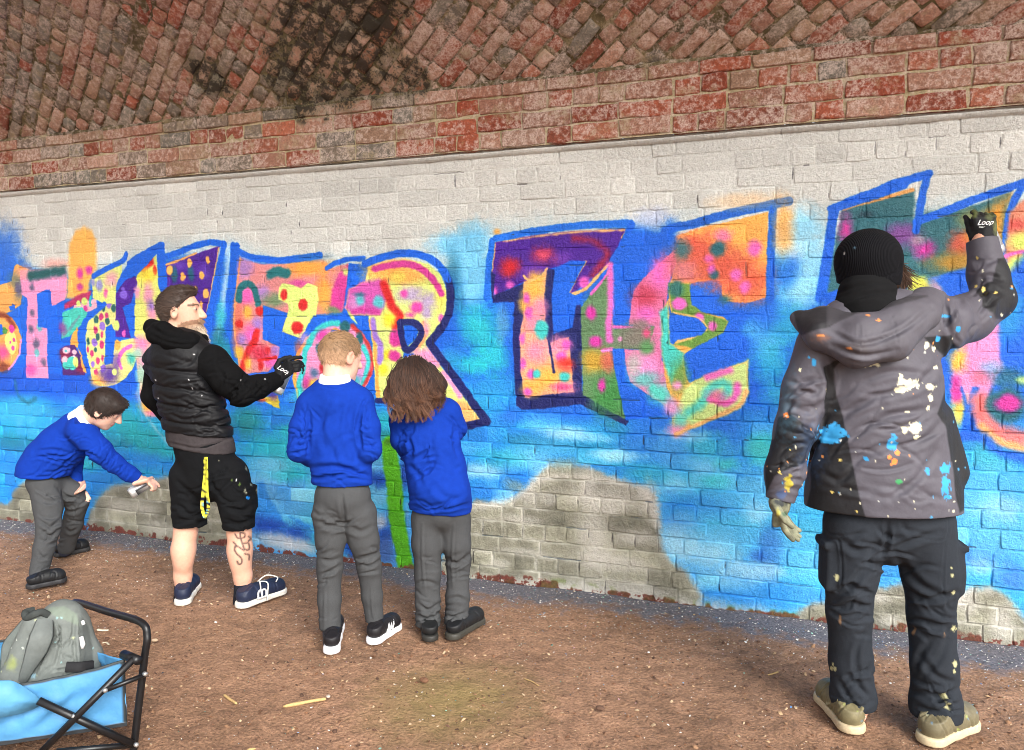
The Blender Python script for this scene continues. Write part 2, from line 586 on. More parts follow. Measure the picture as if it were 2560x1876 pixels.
P(V6, [(960, 470), (1080, 270), (1330, 270), (1390, 370), (1180, 560), (1110, 650), (1080, 870), (975, 870)], BLUE, soft=.012)
B(V6, [(1240, 170, 120, 60)], (190, 200, 226), .8)

# ---- first letters at the left
P(V4, [(-90, 560), (100, 490), (118, 370), (145, 345), (300, 420), (200, 500), (180, 690), (130, 740), (60, 770), (-90, 800)], (240, 170, 92))
B(V4, [(160, 560, 40, 110), (120, 480, 60)], (70, 110, 110), .5)
P(V4, [(78, 715), (112, 688), (145, 742), (92, 748)], BLUE)
P(V4, [(-90, 760), (0, 760), (80, 790), (150, 880), (185, 1000), (165, 1120), (100, 1230), (0, 1272), (-90, 1270)], (236, 164, 86), sm=4)
S(V4, [(-20, 775), (60, 800), (120, 880)], 46, (140, 62, 40), soft=.015)
P(V4, [(-90, 850), (20, 868), (30, 950), (-90, 965)], BLUE)
P(V4, [(50, 960), (110, 930), (140, 980), (130, 1090), (90, 1125), (45, 1040)], YG, sm=4)
D(V4, [(100, 905, 24, 34), (120, 1000, 11, 17), (110, 1070, 13, 22), (85, 1020, 9, 14)], MAG)
D(V4, [(40, 920, 20, 30)], GRN); B(V4, [(20, 1110, 50, 60)], MAG, .8); B(V4, [(30, 1230, 60, 40)], (120, 50, 40), .9)
S(V4, [(178, 1000), (160, 1130), (80, 1250)], 22, PINK)
P(V4, [(170, 400), (570, 385), (580, 560), (560, 650), (440, 720), (430, 560), (318, 605), (330, 880), (405, 880), (412, 1330), (222, 1326), (235, 640), (175, 600)], (240, 150, 196))
B(V4, [(480, 350, 110, 50), (210, 420, 60, 50)], (236, 160, 150), .7)
S(V4, [(260, 450), (330, 440), (420, 425), (545, 405)], 78, (22, 88, 92), soft=.025)
D(V4, [(155, 560, 26, 60), (278, 545, 20, 30), (275, 770, 20, 30), (265, 910, 22, 32), (310, 1030, 26, 42), (375, 1190, 20, 30)], (96, 92, 124), soft=.018)
D(V4, [(340, 890, 22, 32), (315, 1110, 22, 32)], (110, 190, 196), soft=.015); B(V4, [(265, 1255, 45)], MAG, .7)
P(V4, [(318, 605), (400, 565), (435, 580), (440, 705), (548, 688), (540, 760), (530, 1290), (412, 1292), (405, 900), (330, 886)], BLUE)
P(V4, [(570, 640), (585, 420), (600, 170), (650, 70), (720, 30), (790, 60), (830, 170), (828, 390), (780, 480), (760, 650), (620, 645)], (250, 186, 92), soft=.022)
D(V4, [(685, 430, 26, 45), (765, 400, 28, 34), (692, 545, 24, 28)], MAG, soft=.018)
P(V4, [(550, 690), (700, 600), (782, 575), (780, 640), (640, 705), (560, 735)], (186, 44, 100), soft=.01)
P(V4, [(640, 700), (830, 640), (835, 720), (740, 765), (630, 745)], (238, 180, 200)); D(V4, [(725, 665, 24, 34), (672, 685, 20, 26)], YG)
S(V4, [(780, 630), (775, 700)], 26, TQ); D(V4, [(735, 730, 18, 24)], MAG)
P(V4, [(540, 765), (600, 735), (700, 715), (752, 770), (700, 870), (600, 970), (528, 990)], (70, 200, 184))
S(V4, [(550, 960), (620, 880), (680, 800)], 26, (120, 130, 150), alpha=.6); B(V4, [(535, 900, 30, 60)], (150, 60, 150), .8)
P(V4, [(600, 1040), (620, 960), (668, 880), (672, 1070)], ORA)
P(V4, [(515, 1090), (560, 1050), (640, 1040), (690, 1130), (735, 1305), (540, 1302)], (76, 26, 110))
B(V4, [(560, 1130, 50), (690, 1240, 40)], (140, 30, 70), .9)
D(V4, [(570, 1090, 30), (640, 1105, 24), (560, 1170, 32), (630, 1150, 20)], (238, 196, 210))
D(V4, [(620, 1200, 40, 60), (570, 1220, 36, 30)], (70, 204, 190)); D(V4, [(655, 1190, 22, 50)], YG); D(V4, [(570, 1095, 12)], TQ)
P(V4, [(668, 1060), (700, 1110), (745, 1290), (712, 1270), (690, 1130)], ORA)
P(V4, [(800, 760), (890, 690), (990, 680), (1000, 860), (985, 1010), (1150, 985), (1192, 1090), (1150, 1230), (1060, 1345), (930, 1398), (820, 1370), (770, 1220), (738, 1050), (750, 880)], (228, 226, 140), sm=4)
P(V4, [(910, 890), (960, 862), (992, 940), (972, 1200), (900, 1216), (905, 1000)], BLUE)
D(V4, [(880, 880, 24, 35), (810, 1020, 24, 35), (800, 1210, 17, 25), (890, 1245, 24, 35), (935, 690, 24, 40)], VIO)
D(V4, [(865, 800, 19, 30), (820, 920, 17, 35), (875, 1040, 19, 35), (790, 1120, 14, 30), (845, 1180, 17, 32), (880, 1155, 14, 28), (830, 1275, 17, 26), (875, 955, 14, 26), (915, 790, 14, 26), (757, 1080, 10, 25)], (206, 50, 120))
D(V4, [(825, 820, 18, 35), (840, 970, 18, 32), (757, 1015, 13, 30), (820, 1085, 11, 20), (925, 840, 20, 30), (890, 730, 14, 24), (975, 725, 20, 36)], (30, 96, 96))
B(V4, [(850, 1350, 60, 50)], ORA, .9); B(V4, [(945, 1300, 70, 70)], (80, 50, 150), .95); D(V4, [(985, 1275, 20, 28)], YG)
P(V4, [(990, 970), (1000, 600), (1080, 480), (1160, 450), (1185, 500), (1130, 680), (1050, 720), (1130, 985)], PUR)
D(V4, [(1065, 610, 34, 38), (1060, 560, 16)], (124, 92, 206)); D(V4, [(1005, 875, 24, 44)], YG); D(V4, [(1068, 945, 16, 32)], (238, 90, 180))
D(V4, [(1010, 1040, 26, 46)], ORA); S(V4, [(1130, 1050), (1060, 1090), (1018, 1170), (1040, 1240)], 38, (244, 110, 200)); B(V4, [(1130, 1160, 40, 50)], TQ, .8); B(V4, [(1000, 1180, 30, 60)], (100, 60, 170), .7)
P(V4, [(790, 475), (1045, 335), (1050, 420), (1005, 520), (990, 690), (900, 690), (800, 640)], (216, 226, 130))
D(V4, [(855, 530, 28, 50), (800, 500, 16, 30)], (150, 150, 206), soft=.015); B(V4, [(960, 480, 50, 60)], (236, 150, 190), .8); D(V4, [(910, 600, 18, 34)], (238, 100, 170), soft=.012)
P(V4, [(1160, 700), (1185, 510), (1170, 450), (1345, 258), (1365, 540), (1420, 700), (1340, 1000), (1200, 1000), (1160, 960)], (222, 226, 120))
P(V4, [(1195, 400), (1270, 305), (1322, 285), (1318, 350), (1240, 412)], RED, soft=.01); D(V4, [(1332, 400, 16, 40)], RED)
B(V4, [(1260, 440, 70, 60)], YEL, .8); D(V4, [(1180, 590, 26, 50)], (238, 160, 190), soft=.015); B(V4, [(1275, 600, 40, 80), (1310, 780, 40, 60)], (240, 140, 200), .8); B(V4, [(1300, 700, 30, 40)], (120, 80, 190), .8)
P(V4, [(1160, 990), (1320, 1000), (1260, 1200), (1330, 1400), (1420, 1660), (1245, 1660), (1205, 1500), (1178, 1250)], (234, 180, 150), soft=.012)
B(V4, [(1215, 1040, 60, 70), (1260, 1190, 60, 70), (1250, 1500, 60, 50), (1310, 1620, 60, 40)], (240, 130, 190), .85); B(V4, [(1190, 1110, 40, 40), (1220, 1300, 40, 90)], (150, 214, 190), .8); B(V4, [(1255, 1570, 60, 40)], (244, 184, 60), .9)
S(VA, [(1010, 130), (1060, 270), (1140, 380), (1240, 500)], 16, (190, 206, 226), soft=.02, alpha=.6)
S(V4, [(1172, 1270), (1190, 1400), (1200, 1560), (1225, 1700)], 18, (100, 180, 236), soft=.012, alpha=.8)
P(V4, [(1040, 430), (1110, 345), (1398, 170), (1412, 270), (1370, 560), (1350, 262), (1170, 452), (1110, 452), (1008, 525)], BLUE)
S(V4, [(800, 452), (930, 380), (1055, 318), (1085, 262)], 46, BLUE); S(V4, [(720, 860), (810, 770), (900, 690)], 40, BLUE); S(V4, [(1110, 345), (1260, 250), (1392, 185)], 60, BLUE)
P(V4, [(1430, 345), (1890, 190), (1870, 300), (1780, 770), (1500, 770), (1440, 520)], PUR)
B(V4, [(1540, 350, 60, 40), (1760, 430, 50, 60)], (110, 80, 190), .6)
S(V4, [(1430, 350), (1550, 310), (1690, 252)], 18, (240, 176, 100)); S(V4, [(1880, 210), (1840, 460), (1782, 750)], 15, (236, 190, 120))
D(V4, [(1500, 440, 28, 60), (1645, 430, 24, 60)], (24, 92, 120), soft=.014)
D(V4, [(1630, 335, 22, 38), (1785, 310, 19, 34), (1460, 400, 26, 40), (1572, 455, 23, 38), (1735, 445, 22, 40), (1772, 600, 26, 44), (1675, 575, 20, 36), (1728, 705, 20, 36)], (246, 186, 92))
S(V4, [(1400, 290), (1500, 258), (1680, 190), (1800, 160), (1930, 172)], 52, BLUE); S(V4, [(1928, 175), (1900, 320), (1860, 500), (1790, 820)], 58, BLUE)
S(V4, [(1385, 190), (1400, 420), (1400, 560)], 70, BLUE)
S(V4, [(1985, 190), (1945, 480), (1900, 820), (1870, 960)], 62, (170, 212, 246), soft=.03); B(V4, [(1900, 800, 40, 120)], (40, 190, 206), .8); B(V4, [(1880, 980, 60, 80)], (16, 104, 130), .8)
B(V4, [(1920, 1080, 120, 90), (1960, 1180, 90, 60)], (30, 150, 160), .8)
S(V4, [(2040, 195), (2030, 400), (1985, 700), (1990, 950), (2020, 1150)], 62, BLUE)

# ---- F, O, R
P(V5, [(130, 300), (320, 345), (550, 345), (830, 300), (890, 340), (880, 392), (1072, 340), (1065, 440), (1050, 560), (1020, 762), (800, 782), (660, 988), (495, 932), (545, 770), (340, 702), (332, 900), (340, 990), (485, 1062), (460, 1180), (380, 1275), (190, 1292), (130, 1230), (90, 950), (80, 800), (100, 600)], (226, 140, 140), soft=.007)
B(V5, [(175, 370, 70, 90), (330, 590, 60, 60)], (170, 130, 210), .85); B(V5, [(720, 380, 190, 70), (860, 600, 70, 160)], (250, 168, 66), .95); B(V5, [(430, 660, 90, 60), (950, 740, 60, 40)], (96, 140, 96), .85)
B(V5, [(120, 800, 50, 150), (110, 1000, 40, 120)], (226, 110, 80), .7)
S(V5, [(140, 300), (110, 560), (88, 800), (100, 1000), (140, 1240)], 20, (240, 160, 96), alpha=.8)
P(V5, [(930, 560), (985, 430), (1070, 352), (1055, 600), (1012, 745), (915, 700)], (216, 60, 150), soft=.014); B(V5, [(1045, 410, 24, 30)], YG, .9)
S(V5, [(395, 435), (450, 412), (535, 425)], 84, (20, 112, 118), soft=.012); B(V5, [(650, 510, 70, 26)], MAG, .8)
P(V5, [(470, 545), (500, 512), (600, 530), (660, 560), (720, 510), (800, 540), (812, 650), (792, 790), (770, 792), (660, 985), (497, 930), (560, 740), (550, 690), (470, 650)], (222, 240, 130))
D(V5, [(515, 612, 27, 45), (680, 697, 38, 50), (630, 895, 52, 54)], RED, soft=.009)
B(V5, [(200, 620, 60, 70), (230, 950, 70, 70), (400, 1180, 70, 60)], (236, 90, 190), .85); B(V5, [(290, 850, 44, 46), (440, 1090, 44, 40), (150, 1000, 40, 60)], (150, 120, 214), .85)
S(V5, [(128, 650), (140, 560), (200, 515), (260, 560), (290, 685)], 62, (18, 108, 116), soft=.008)
D(V5, [(205, 760, 42, 58)], (250, 180, 70), soft=.02); D(V5, [(310, 752, 34, 40), (130, 860, 30, 36), (375, 1090, 26, 34), (320, 1222, 24, 40)], RED, soft=.01)
S(V5, [(165, 1240), (195, 1120), (265, 1010), (282, 935)], 62, RED, soft=.01); B(V5, [(310, 1110, 90, 60)], (206, 40, 70), .9); S(V5, [(300, 1175), (450, 1150)], 26, RED); B(V5, [(130, 1110, 36, 50), (205, 1210, 30, 50)], (246, 190, 60), .9)
P(V5, [(290, 1500), (380, 1488), (460, 1478), (487, 1592), (440, 1580)], (220, 196, 66)); B(V5, [(320, 1515, 40, 20)], (206, 80, 60), .9); B(V5, [(420, 1480, 36, 40)], (90, 50, 140), .8)
P(V5, [(345, 705), (545, 770), (495, 932), (660, 988), (770, 790), (955, 790), (1010, 850), (800, 885), (700, 980), (620, 1100), (590, 1260), (480, 1260), (487, 1062), (340, 990), (335, 850)], BLUE)
S(V5, [(105, 220), (200, 275), (340, 305), (520, 312), (830, 270)], 56, BLUE); B(V5, [(760, 290, 120, 30)], (60, 130, 190), .5)
S(V5, [(80, 195), (75, 400), (40, 700)], 70, BLUE)
S(V5, [(885, 382), (980, 330), (1080, 305), (1200, 300)], 44, BLUE)
P(V5, [(1075, 335), (1240, 360), (1222, 492), (1065, 562), (1030, 765), (1052, 560)], BLUE)
P(V5, [(960, 868), (1080, 868), (1200, 950), (1268, 1080), (1284, 1200), (1262, 1330), (1190, 1430), (1000, 1500), (660, 1532), (620, 1400), (600, 1250), (640, 1100), (720, 970), (840, 890)], (238, 150, 196), sm=4)
S(V5, [(720, 990), (625, 1150), (608, 1300), (640, 1490)], 38, ORA); B(V5, [(690, 990, 40, 60), (1160, 1300, 60, 60), (900, 1000, 70, 50)], (214, 160, 220), .7); B(V5, [(640, 1060, 30, 60)], (226, 110, 80), .7)
S(V5, [(985, 852), (880, 868), (790, 930), (735, 1020), (690, 1130), (682, 1250), (650, 1380), (665, 1500)], 54, (56, 206, 204), soft=.009)
S(V5, [(1195, 1060), (1240, 1150), (1232, 1260), (1190, 1400)], 48, (60, 208, 206), soft=.009)
S(V5, [(1110, 880), (1215, 1000), (1268, 1120), (1272, 1250), (1190, 1425)], 34, (206, 50, 50), soft=.011)
D(V5, [(830, 1072, 40, 48), (1165, 990, 30, 52), (1045, 885, 40, 52)], (20, 100, 110), soft=.01); D(V5, [(770, 1285, 36, 42)], (90, 120, 160), soft=.02)
B(V5, [(850, 960, 50, 46), (715, 1370, 40, 60)], MAG, .9); D(V5, [(850, 1140, 16, 26), (842, 1240, 20, 50)], (196, 40, 50), soft=.012); B(V5, [(770, 1385, 40, 44)], YEL, .9); B(V5, [(690, 1480, 90, 50)], (50, 200, 200), .8)
S(V5, [(900, 962), (950, 905), (1005, 935)], 20, ORA); D(V5, [(950, 932, 30, 22)], BLUE); B(V5, [(1130, 1350, 50, 40)], TQ, .8)
P(V5, [(1240, 372), (1400, 320), (1560, 300), (1750, 340), (1870, 440), (1918, 560), (1918, 760), (1860, 880), (1740, 1050), (2220, 1695), (2050, 1725), (1880, 1500), (1700, 1300), (1640, 1110), (1545, 1110), (1560, 1300), (1450, 1505), (1312, 1505), (1290, 1250), (1270, 1000), (1240, 792), (1115, 792), (1150, 860), (1080, 800), (1040, 720), (1080, 560), (1222, 492)], (222, 236, 132), soft=.006)
B(V5, [(1400, 400, 180, 90), (1590, 450, 130, 70)], (250, 176, 80), .95); B(V5, [(1860, 640, 60, 90), (1500, 460, 60, 40)], (240, 226, 90), .7)
P(V5, [(1080, 562), (1200, 502), (1330, 468), (1392, 520), (1405, 640), (1340, 782), (1112, 785), (1042, 722)], (214, 86, 176), soft=.016)
B(V5, [(1120, 680, 50, 60)], (220, 150, 210), .8); D(V5, [(1172, 652, 34, 44), (1330, 670, 46, 50)], (90, 196, 206), soft=.016); D(V5, [(1172, 610, 36, 14)], TEAL, soft=.012)
S(V5, [(1110, 760), (1220, 740), (1320, 762)], 40, MAG, soft=.012)
S(V5, [(1295, 390), (1400, 362), (1560, 345), (1680, 380), (1770, 450), (1840, 540), (1872, 600)], 58, (214, 56, 150), soft=.008)
S(V5, [(1375, 520), (1412, 620), (1450, 720), (1510, 800), (1475, 870)], 78, RED, soft=.014)
B(V5, [(1600, 610, 100, 70), (1750, 670, 70, 80), (1745, 770, 44, 50)], (186, 160, 214), .85); D(V5, [(1550, 600, 32, 36), (1655, 720, 52, 48), (1600, 785, 30, 28)], (228, 70, 170), soft=.016); D(V5, [(1865, 815, 26, 36)], (236, 110, 190), soft=.01)
B(V5, [(1420, 820, 50, 60), (1370, 1250, 44, 50), (1400, 1130, 30, 40)], (248, 226, 40), .9)
S(V5, [(1258, 830), (1290, 1000), (1310, 1200), (1325, 1480)], 34, ORA); S(V5, [(1282, 830), (1300, 960), (1342, 1040), (1340, 1185)], 58, (160, 120, 214), soft=.01)
D(V5, [(1475, 985, 54, 72), (1470, 1140, 54, 46)], (216, 50, 150), soft=.012); D(V5, [(1530, 1010, 30, 50)], (216, 50, 150), soft=.012)
S(V5, [(1715, 860), (1730, 960), (1650, 1080)], 46, (248, 176, 110)); B(V5, [(1740, 900, 26, 60)], (240, 150, 200), .8)
B(V5, [(1740, 1130, 110, 60), (1800, 1200, 60, 40)], (244, 150, 206), .95); S(V5, [(1890, 1280), (1960, 1380), (2030, 1480)], 46, (246, 160, 210), soft=.012); P(V5, [(1960, 1530), (2080, 1530), (2200, 1685), (2060, 1715)], (250, 186, 110), soft=.014)
P(V5, [(1545, 870), (1630, 870), (1670, 920), (1660, 980), (1580, 1060), (1550, 1000)], BLUE)
S(V5, [(1515, 850), (1620, 848), (1688, 890), (1692, 960), (1650, 1030), (1580, 1088), (1545, 1040), (1522, 930), (1515, 850)], 58, NAVY, sm=3)
S(V5, [(1930, 480), (1948, 600), (1940, 760), (1880, 880), (1770, 1020)], 72, NAVY, sm=5); S(V5, [(1770, 1025), (1990, 1330), (2190, 1610), (2262, 1700)], 72, NAVY, sm=0); S(V5, [(2262, 1700), (2080, 1742)], 66, NAVY); S(V5, [(1320, 1522), (1420, 1524)], 46, NAVY)
S(V5, [(1215, 345), (1350, 292), (1500, 256), (1650, 260), (1780, 305), (1860, 370), (1930, 480)], 62, BLUE)

# ---- T, H, E
P(V6, [(205, 330), (400, 290), (700, 258), (1050, 242), (1078, 258), (960, 462), (720, 660), (680, 682), (690, 650), (800, 455), (700, 450), (550, 510), (430, 580), (390, 592), (210, 682), (180, 560), (190, 430)], PUR)
B(V6, [(450, 530, 90, 50), (640, 440, 60, 40)], (120, 60, 180), .7)
D(V6, [(300, 497, 58, 58)], (206, 24, 40), soft=.035); D(V6, [(520, 412, 58, 46)], (206, 40, 70), soft=.04); B(V6, [(520, 420, 40, 36)], (230, 90, 120), .7)
S(V6, [(720, 305), (850, 322), (925, 385), (930, 430), (850, 545)], 40, (150, 16, 70), soft=.022)
D(V6, [(300, 612, 27, 26), (206, 655, 12, 24), (790, 596, 36, 42)], (236, 96, 196), soft=.014)
S(V6, [(260, 322), (500, 290), (760, 262), (1050, 250)], 12, (240, 190, 120), soft=.008); S(V6, [(203, 340), (180, 530)], 13, (244, 180, 100)); S(V6, [(960, 465), (860, 570), (790, 640), (690, 678)], 20, (244, 190, 120))
S(V6, [(1070, 262), (1040, 300)], 24, (244, 190, 120)); S(V6, [(800, 458), (740, 560), (690, 660)], 12, (244, 190, 120))
B(V6, [(218, 262, 22, 20)], (250, 180, 80), .9)
P(V6, [(580, 520), (700, 452), (798, 458), (690, 660), (740, 690), (740, 740), (712, 888), (588, 932), (575, 700)], BLUE)
P(V6, [(165, 505), (205, 545), (192, 682), (400, 596), (560, 502), (592, 512), (575, 700), (586, 935), (712, 890), (735, 740), (768, 740), (776, 900), (770, 1300), (790, 1330), (1085, 1502), (1060, 1532), (760, 1392), (500, 1426), (380, 1426), (345, 1400), (318, 1000), (330, 722), (190, 726)], NAVY)
P(V6, [(390, 590), (430, 580), (500, 555), (546, 498), (540, 560), (525, 700), (540, 960), (555, 992), (690, 950), (720, 1312), (400, 1346), (375, 1200), (365, 950), (390, 800)], (248, 176, 130), soft=.005)
B(V6, [(460, 640, 60, 60), (400, 740, 40, 60), (560, 1220, 100, 60), (440, 1290, 60, 50), (480, 560, 50, 40)], (250, 190, 70), .85); B(V6, [(460, 860, 60, 60), (470, 1040, 70, 70), (620, 1010, 80, 60), (660, 1280, 70, 40), (500, 760, 50, 60)], (244, 140, 180), .85)
D(V6, [(412, 700, 22, 30), (425, 797, 27, 40), (384, 962, 18, 30), (384, 1130, 18, 30), (440, 1195, 26, 30), (640, 1080, 36, 36), (675, 1000, 30, 36), (420, 1312, 28, 24)], (232, 92, 196), soft=.014)
D(V6, [(508, 905, 46, 60), (478, 1196, 24, 26), (660, 1216, 34, 34)], (60, 200, 196), soft=.012); B(V6, [(670, 1130, 60, 40)], (226, 50, 40), .9); B(V6, [(650, 1280, 60, 24)], (226, 60, 130), .8)
S(V6, [(392, 550), (430, 582), (500, 552), (542, 500)], 13, (248, 196, 120)); S(V6, [(556, 980), (575, 1090), (592, 1180)], 15, NAVY)
S(V6, [(210, 306), (500, 252), (800, 218), (1092, 206)], 46, (10, 110, 226)); S(V6, [(1098, 212), (1062, 300), (975, 455)], 46, BLUE); S(V6, [(185, 320), (160, 520), (150, 700)], 44, (10, 110, 226))
P(V6, [(965, 468), (975, 870), (985, 900), (1180, 880), (1250, 880), (1250, 1040), (1050, 1030), (950, 1042), (985, 1150), (1062, 1482), (1050, 1492), (782, 1332), (772, 1050), (765, 760), (830, 672), (900, 600)], (100, 138, 92))
B(V6, [(1100, 960, 120, 70)], (120, 130, 110), .8); B(V6, [(950, 1340, 110, 130)], (58, 142, 66), .9); B(V6, [(860, 830, 70, 160)], (96, 134, 96), .6)
B(V6, [(850, 1110, 80, 70)], (206, 160, 50), .95); B(V6, [(945, 1110, 40, 70)], (214, 100, 80), .9)
S(V6, [(958, 480), (962, 700), (948, 900), (955, 970)], 44, (238, 110, 200), soft=.012); S(V6, [(835, 668), (955, 520)], 16, (238, 110, 200)); S(V6, [(980, 886), (1215, 888)], 15, (238, 110, 200)); S(V6, [(910, 1040), (970, 1030)], 24, (238, 130, 200))
D(V6, [(835, 796, 32, 45), (860, 982, 42, 40), (905, 1270, 24, 44)], (220, 56, 170), soft=.014); D(V6, [(1024, 965, 16)], (238, 150, 210))
P(V6, [(975, 1030), (1050, 1030), (1062, 1130), (1090, 1250), (1150, 1292), (1390, 1452), (1060, 1500), (985, 1150)], BLUE)
P(V6, [(1392, 368), (1396, 460), (1340, 600), (1330, 750), (1290, 800), (1310, 900), (1300, 1100), (1360, 1200), (1330, 1280), (1402, 1442), (1390, 1452), (1150, 1292), (1090, 1250), (1060, 1130), (1050, 1030), (1200, 1040), (1250, 880), (1080, 870), (1110, 650), (1180, 560)], (226, 118, 168))
B(V6, [(1190, 690, 90, 80)], (200, 56, 84), .85); B(V6, [(1290, 520, 70, 100), (1190, 800, 60, 50)], (238, 104, 200), .85); B(V6, [(1130, 960, 90, 60), (1150, 880, 70, 40)], (130, 120, 110), .85); D(V6, [(1200, 928, 30, 28)], (226, 80, 130), soft=.015); D(V6, [(1200, 1025, 44, 46)], (90, 150, 90), soft=.02)
B(V6, [(1210, 1140, 80, 60)], (238, 150, 210), .9); B(V6, [(1180, 1230, 90, 50), (1300, 1330, 80, 70)], (96, 206, 196), .85); B(V6, [(1110, 1130, 44, 70)], (180, 190, 180), .8)
P(V6, [(1385, 290), (1500, 250), (1992, 133), (1996, 460), (1982, 690), (1870, 727), (1720, 722), (1690, 680), (1690, 600), (1660, 575), (1500, 595), (1478, 612), (1490, 740), (1560, 790), (1700, 820), (1738, 850), (1700, 920), (1500, 1020), (1440, 1070), (1440, 1130), (1460, 1220), (1480, 1250), (1862, 1103), (1862, 1300), (1800, 1422), (1380, 1602), (1360, 1480), (1402, 1442), (1330, 1280), (1300, 1100), (1290, 800), (1340, 700), (1350, 600), (1396, 460)], (250, 176, 84))
B(V6, [(1560, 430, 190, 140), (1840, 590, 160, 130), (1480, 340, 110, 60), (1700, 500, 160, 110)], (224, 92, 70), .92); B(V6, [(1440, 520, 90, 70)], (216, 120, 140), .8)
B(V6, [(1700, 285, 60, 40)], (238, 120, 180), .8); D(V6, [(1432, 372, 44, 60)], (60, 110, 116), soft=.03); D(V6, [(1665, 377, 46, 50), (1640, 540, 28, 28), (1716, 705, 34, 24)], (28, 100, 112), soft=.018)
D(V6, [(1905, 372, 48, 54), (1606, 440, 28, 24), (1785, 545, 42, 38), (1840, 626, 32, 42)], (238, 104, 190), soft=.016); D(V6, [(1620, 505, 24, 26)], (226, 90, 200), soft=.016)
P(V6, [(1288, 785), (1335, 735), (1352, 990), (1442, 1060), (1432, 1130), (1360, 1260), (1300, 1100)], (70, 206, 194), soft=.012)
P(V6, [(1340, 600), (1480, 600), (1490, 740), (1560, 790), (1738, 846), (1700, 920), (1500, 1022), (1375, 1002), (1500, 960), (1592, 900), (1550, 830), (1360, 790)], (104, 150, 60), soft=.008)
D(V6, [(1392, 640, 48, 50)], (40, 112, 106), soft=.02); D(V6, [(1410, 736, 50, 42), (1542, 826, 34, 32), (1632, 880, 30, 30)], (238, 104, 200), soft=.01)
S(V6, [(1375, 790), (1540, 828), (1595, 890)], 10, (236, 190, 120)); S(V6, [(1590, 905), (1500, 955), (1390, 985)], 10, (236, 190, 120))
P(V6, [(1340, 715), (1360, 792), (1540, 832), (1594, 892), (1560, 940), (1400, 970), (1372, 1002), (1352, 990)], BLUE)
B(V6, [(1415, 1220, 56, 110)], (96, 150, 70), .9)
P(V6, [(1480, 1250), (1862, 1103), (1862, 1300), (1800, 1422), (1500, 1545), (1400, 1420), (1440, 1300)], (206, 228, 140), soft=.014)
S(V6, [(1470, 1450), (1560, 1380), (1620, 1290), (1700, 1255), (1730, 1300), (1690, 1350)], 58, (84, 206, 190), soft=.02); S(V6, [(1600, 1215), (1740, 1170)], 46, (238, 110, 190), soft=.014); S(V6, [(1790, 1270), (1780, 1340), (1720, 1385), (1620, 1365)], 42, (232, 100, 190), soft=.014); B(V6, [(1660, 1345, 60, 40)], (226, 90, 150), .8)
S(V6, [(1240, 1290), (1330, 1370), (1420, 1490)], 60, (84, 206, 190), soft=.02); B(V6, [(1400, 1270, 30), (1360, 1420, 50, 60), (1400, 1560, 60, 40)], (240, 150, 206), .9); B(V6, [(1420, 1500, 60, 36)], (110, 210, 190), .8)
S(V6, [(1395, 1588), (1600, 1496), (1800, 1405), (1850, 1310)], 26, (248, 190, 120), soft=.01)
S(V6, [(1320, 252), (1500, 208), (1800, 130), (2125, 64)], 58, (14, 96, 204)); S(V6, [(2028, 110), (2014, 400), (2006, 710)], 50, (10, 98, 214)); B(V6, [(1340, 280, 50, 90)], BLUE, .9)
B(V6, [(2095, 230, 60, 160)], (250, 180, 90), .85); B(V6, [(1840, 60, 200, 50)], (250, 196, 130), .45)

# ---- last letter at the right
P(V7, [(600, 120), (1085, -20), (1072, 235), (1100, 222), (1725, 0), (1700, 130), (1680, 420), (1440, 490), (1240, 560), (1100, 580), (1000, 640), (500, 690), (560, 300)], (48, 108, 118), soft=.008)
B(V7, [(820, 160, 160, 60), (700, 400, 100, 160), (1200, 180, 120, 60)], (30, 96, 110), .6); B(V7, [(760, 150, 50, 20)], (20, 60, 76), .8)
S(V7, [(610, 112), (800, 60), (1070, -12)], 22, (226, 160, 90)); D(V7, [(625, 245, 38, 66)], (226, 50, 160), soft=.03); D(V7, [(1148, 385, 56, 46)], (232, 50, 170), soft=.035)
B(V7, [(1000, 290, 110, 70)], (140, 60, 150), .8); B(V7, [(1110, 320, 50, 30)], (200, 160, 170), .6); B(V7, [(1395, 345, 80, 80)], (220, 92, 66), .95)
P(V7, [(1440, 300), (1560, 130), (1722, 22), (1690, 130), (1676, 425), (1560, 450)], (236, 160, 50), soft=.05); B(V7, [(1370, 470, 170, 60)], (196, 140, 40), .9); B(V7, [(1440, 180, 70, 60)], (150, 140, 70), .7)
S(V7, [(530, 112), (740, 50), (1010, -45)], 50, BLUE); S(V3, [(985, 1350), (1180, 1268), (1380, 1190), (1605, 1125)], 52, BLUE); S(V3, [(1598, 1125), (1560, 1290), (1524, 1490)], 46, BLUE)
S(V3, [(1530, 1432), (1720, 1362), (1900, 1290), (2220, 1180)], 52, (10, 100, 226)); S(V3, [(2215, 1185), (2125, 1380), (2100, 1640)], 46, BLUE); S(V7, [(545, 110), (510, 380), (455, 705)], 62, BLUE); S(V7, [(445, 712), (570, 672)], 42, BLUE)
P(V7, [(1030, 555), (1150, 565), (1210, 650), (1040, 660)], (226, 228, 90), soft=.02); B(V7, [(1240, 640, 60, 60)], (226, 170, 180), .8)
P(V7, [(1232, 590), (1300, 545), (1460, 500), (1460, 640), (1300, 692)], BLUE, soft=.012)
P(V7, [(1712, 130), (1830, 40), (2050, 20), (2050, 480), (1700, 545), (1688, 420)], (226, 140, 110), soft=.012)
B(V7, [(1790, 330, 70, 60)], (216, 236, 110), .95); S(V7, [(1672, 440), (1740, 410), (1860, 392)], 22, (238, 110, 190)); S(V7, [(1690, 530), (1750, 470), (1850, 440)], 56, (214, 232, 110), soft=.016); B(V7, [(1760, 220, 60, 40)], (220, 70, 70), .7)
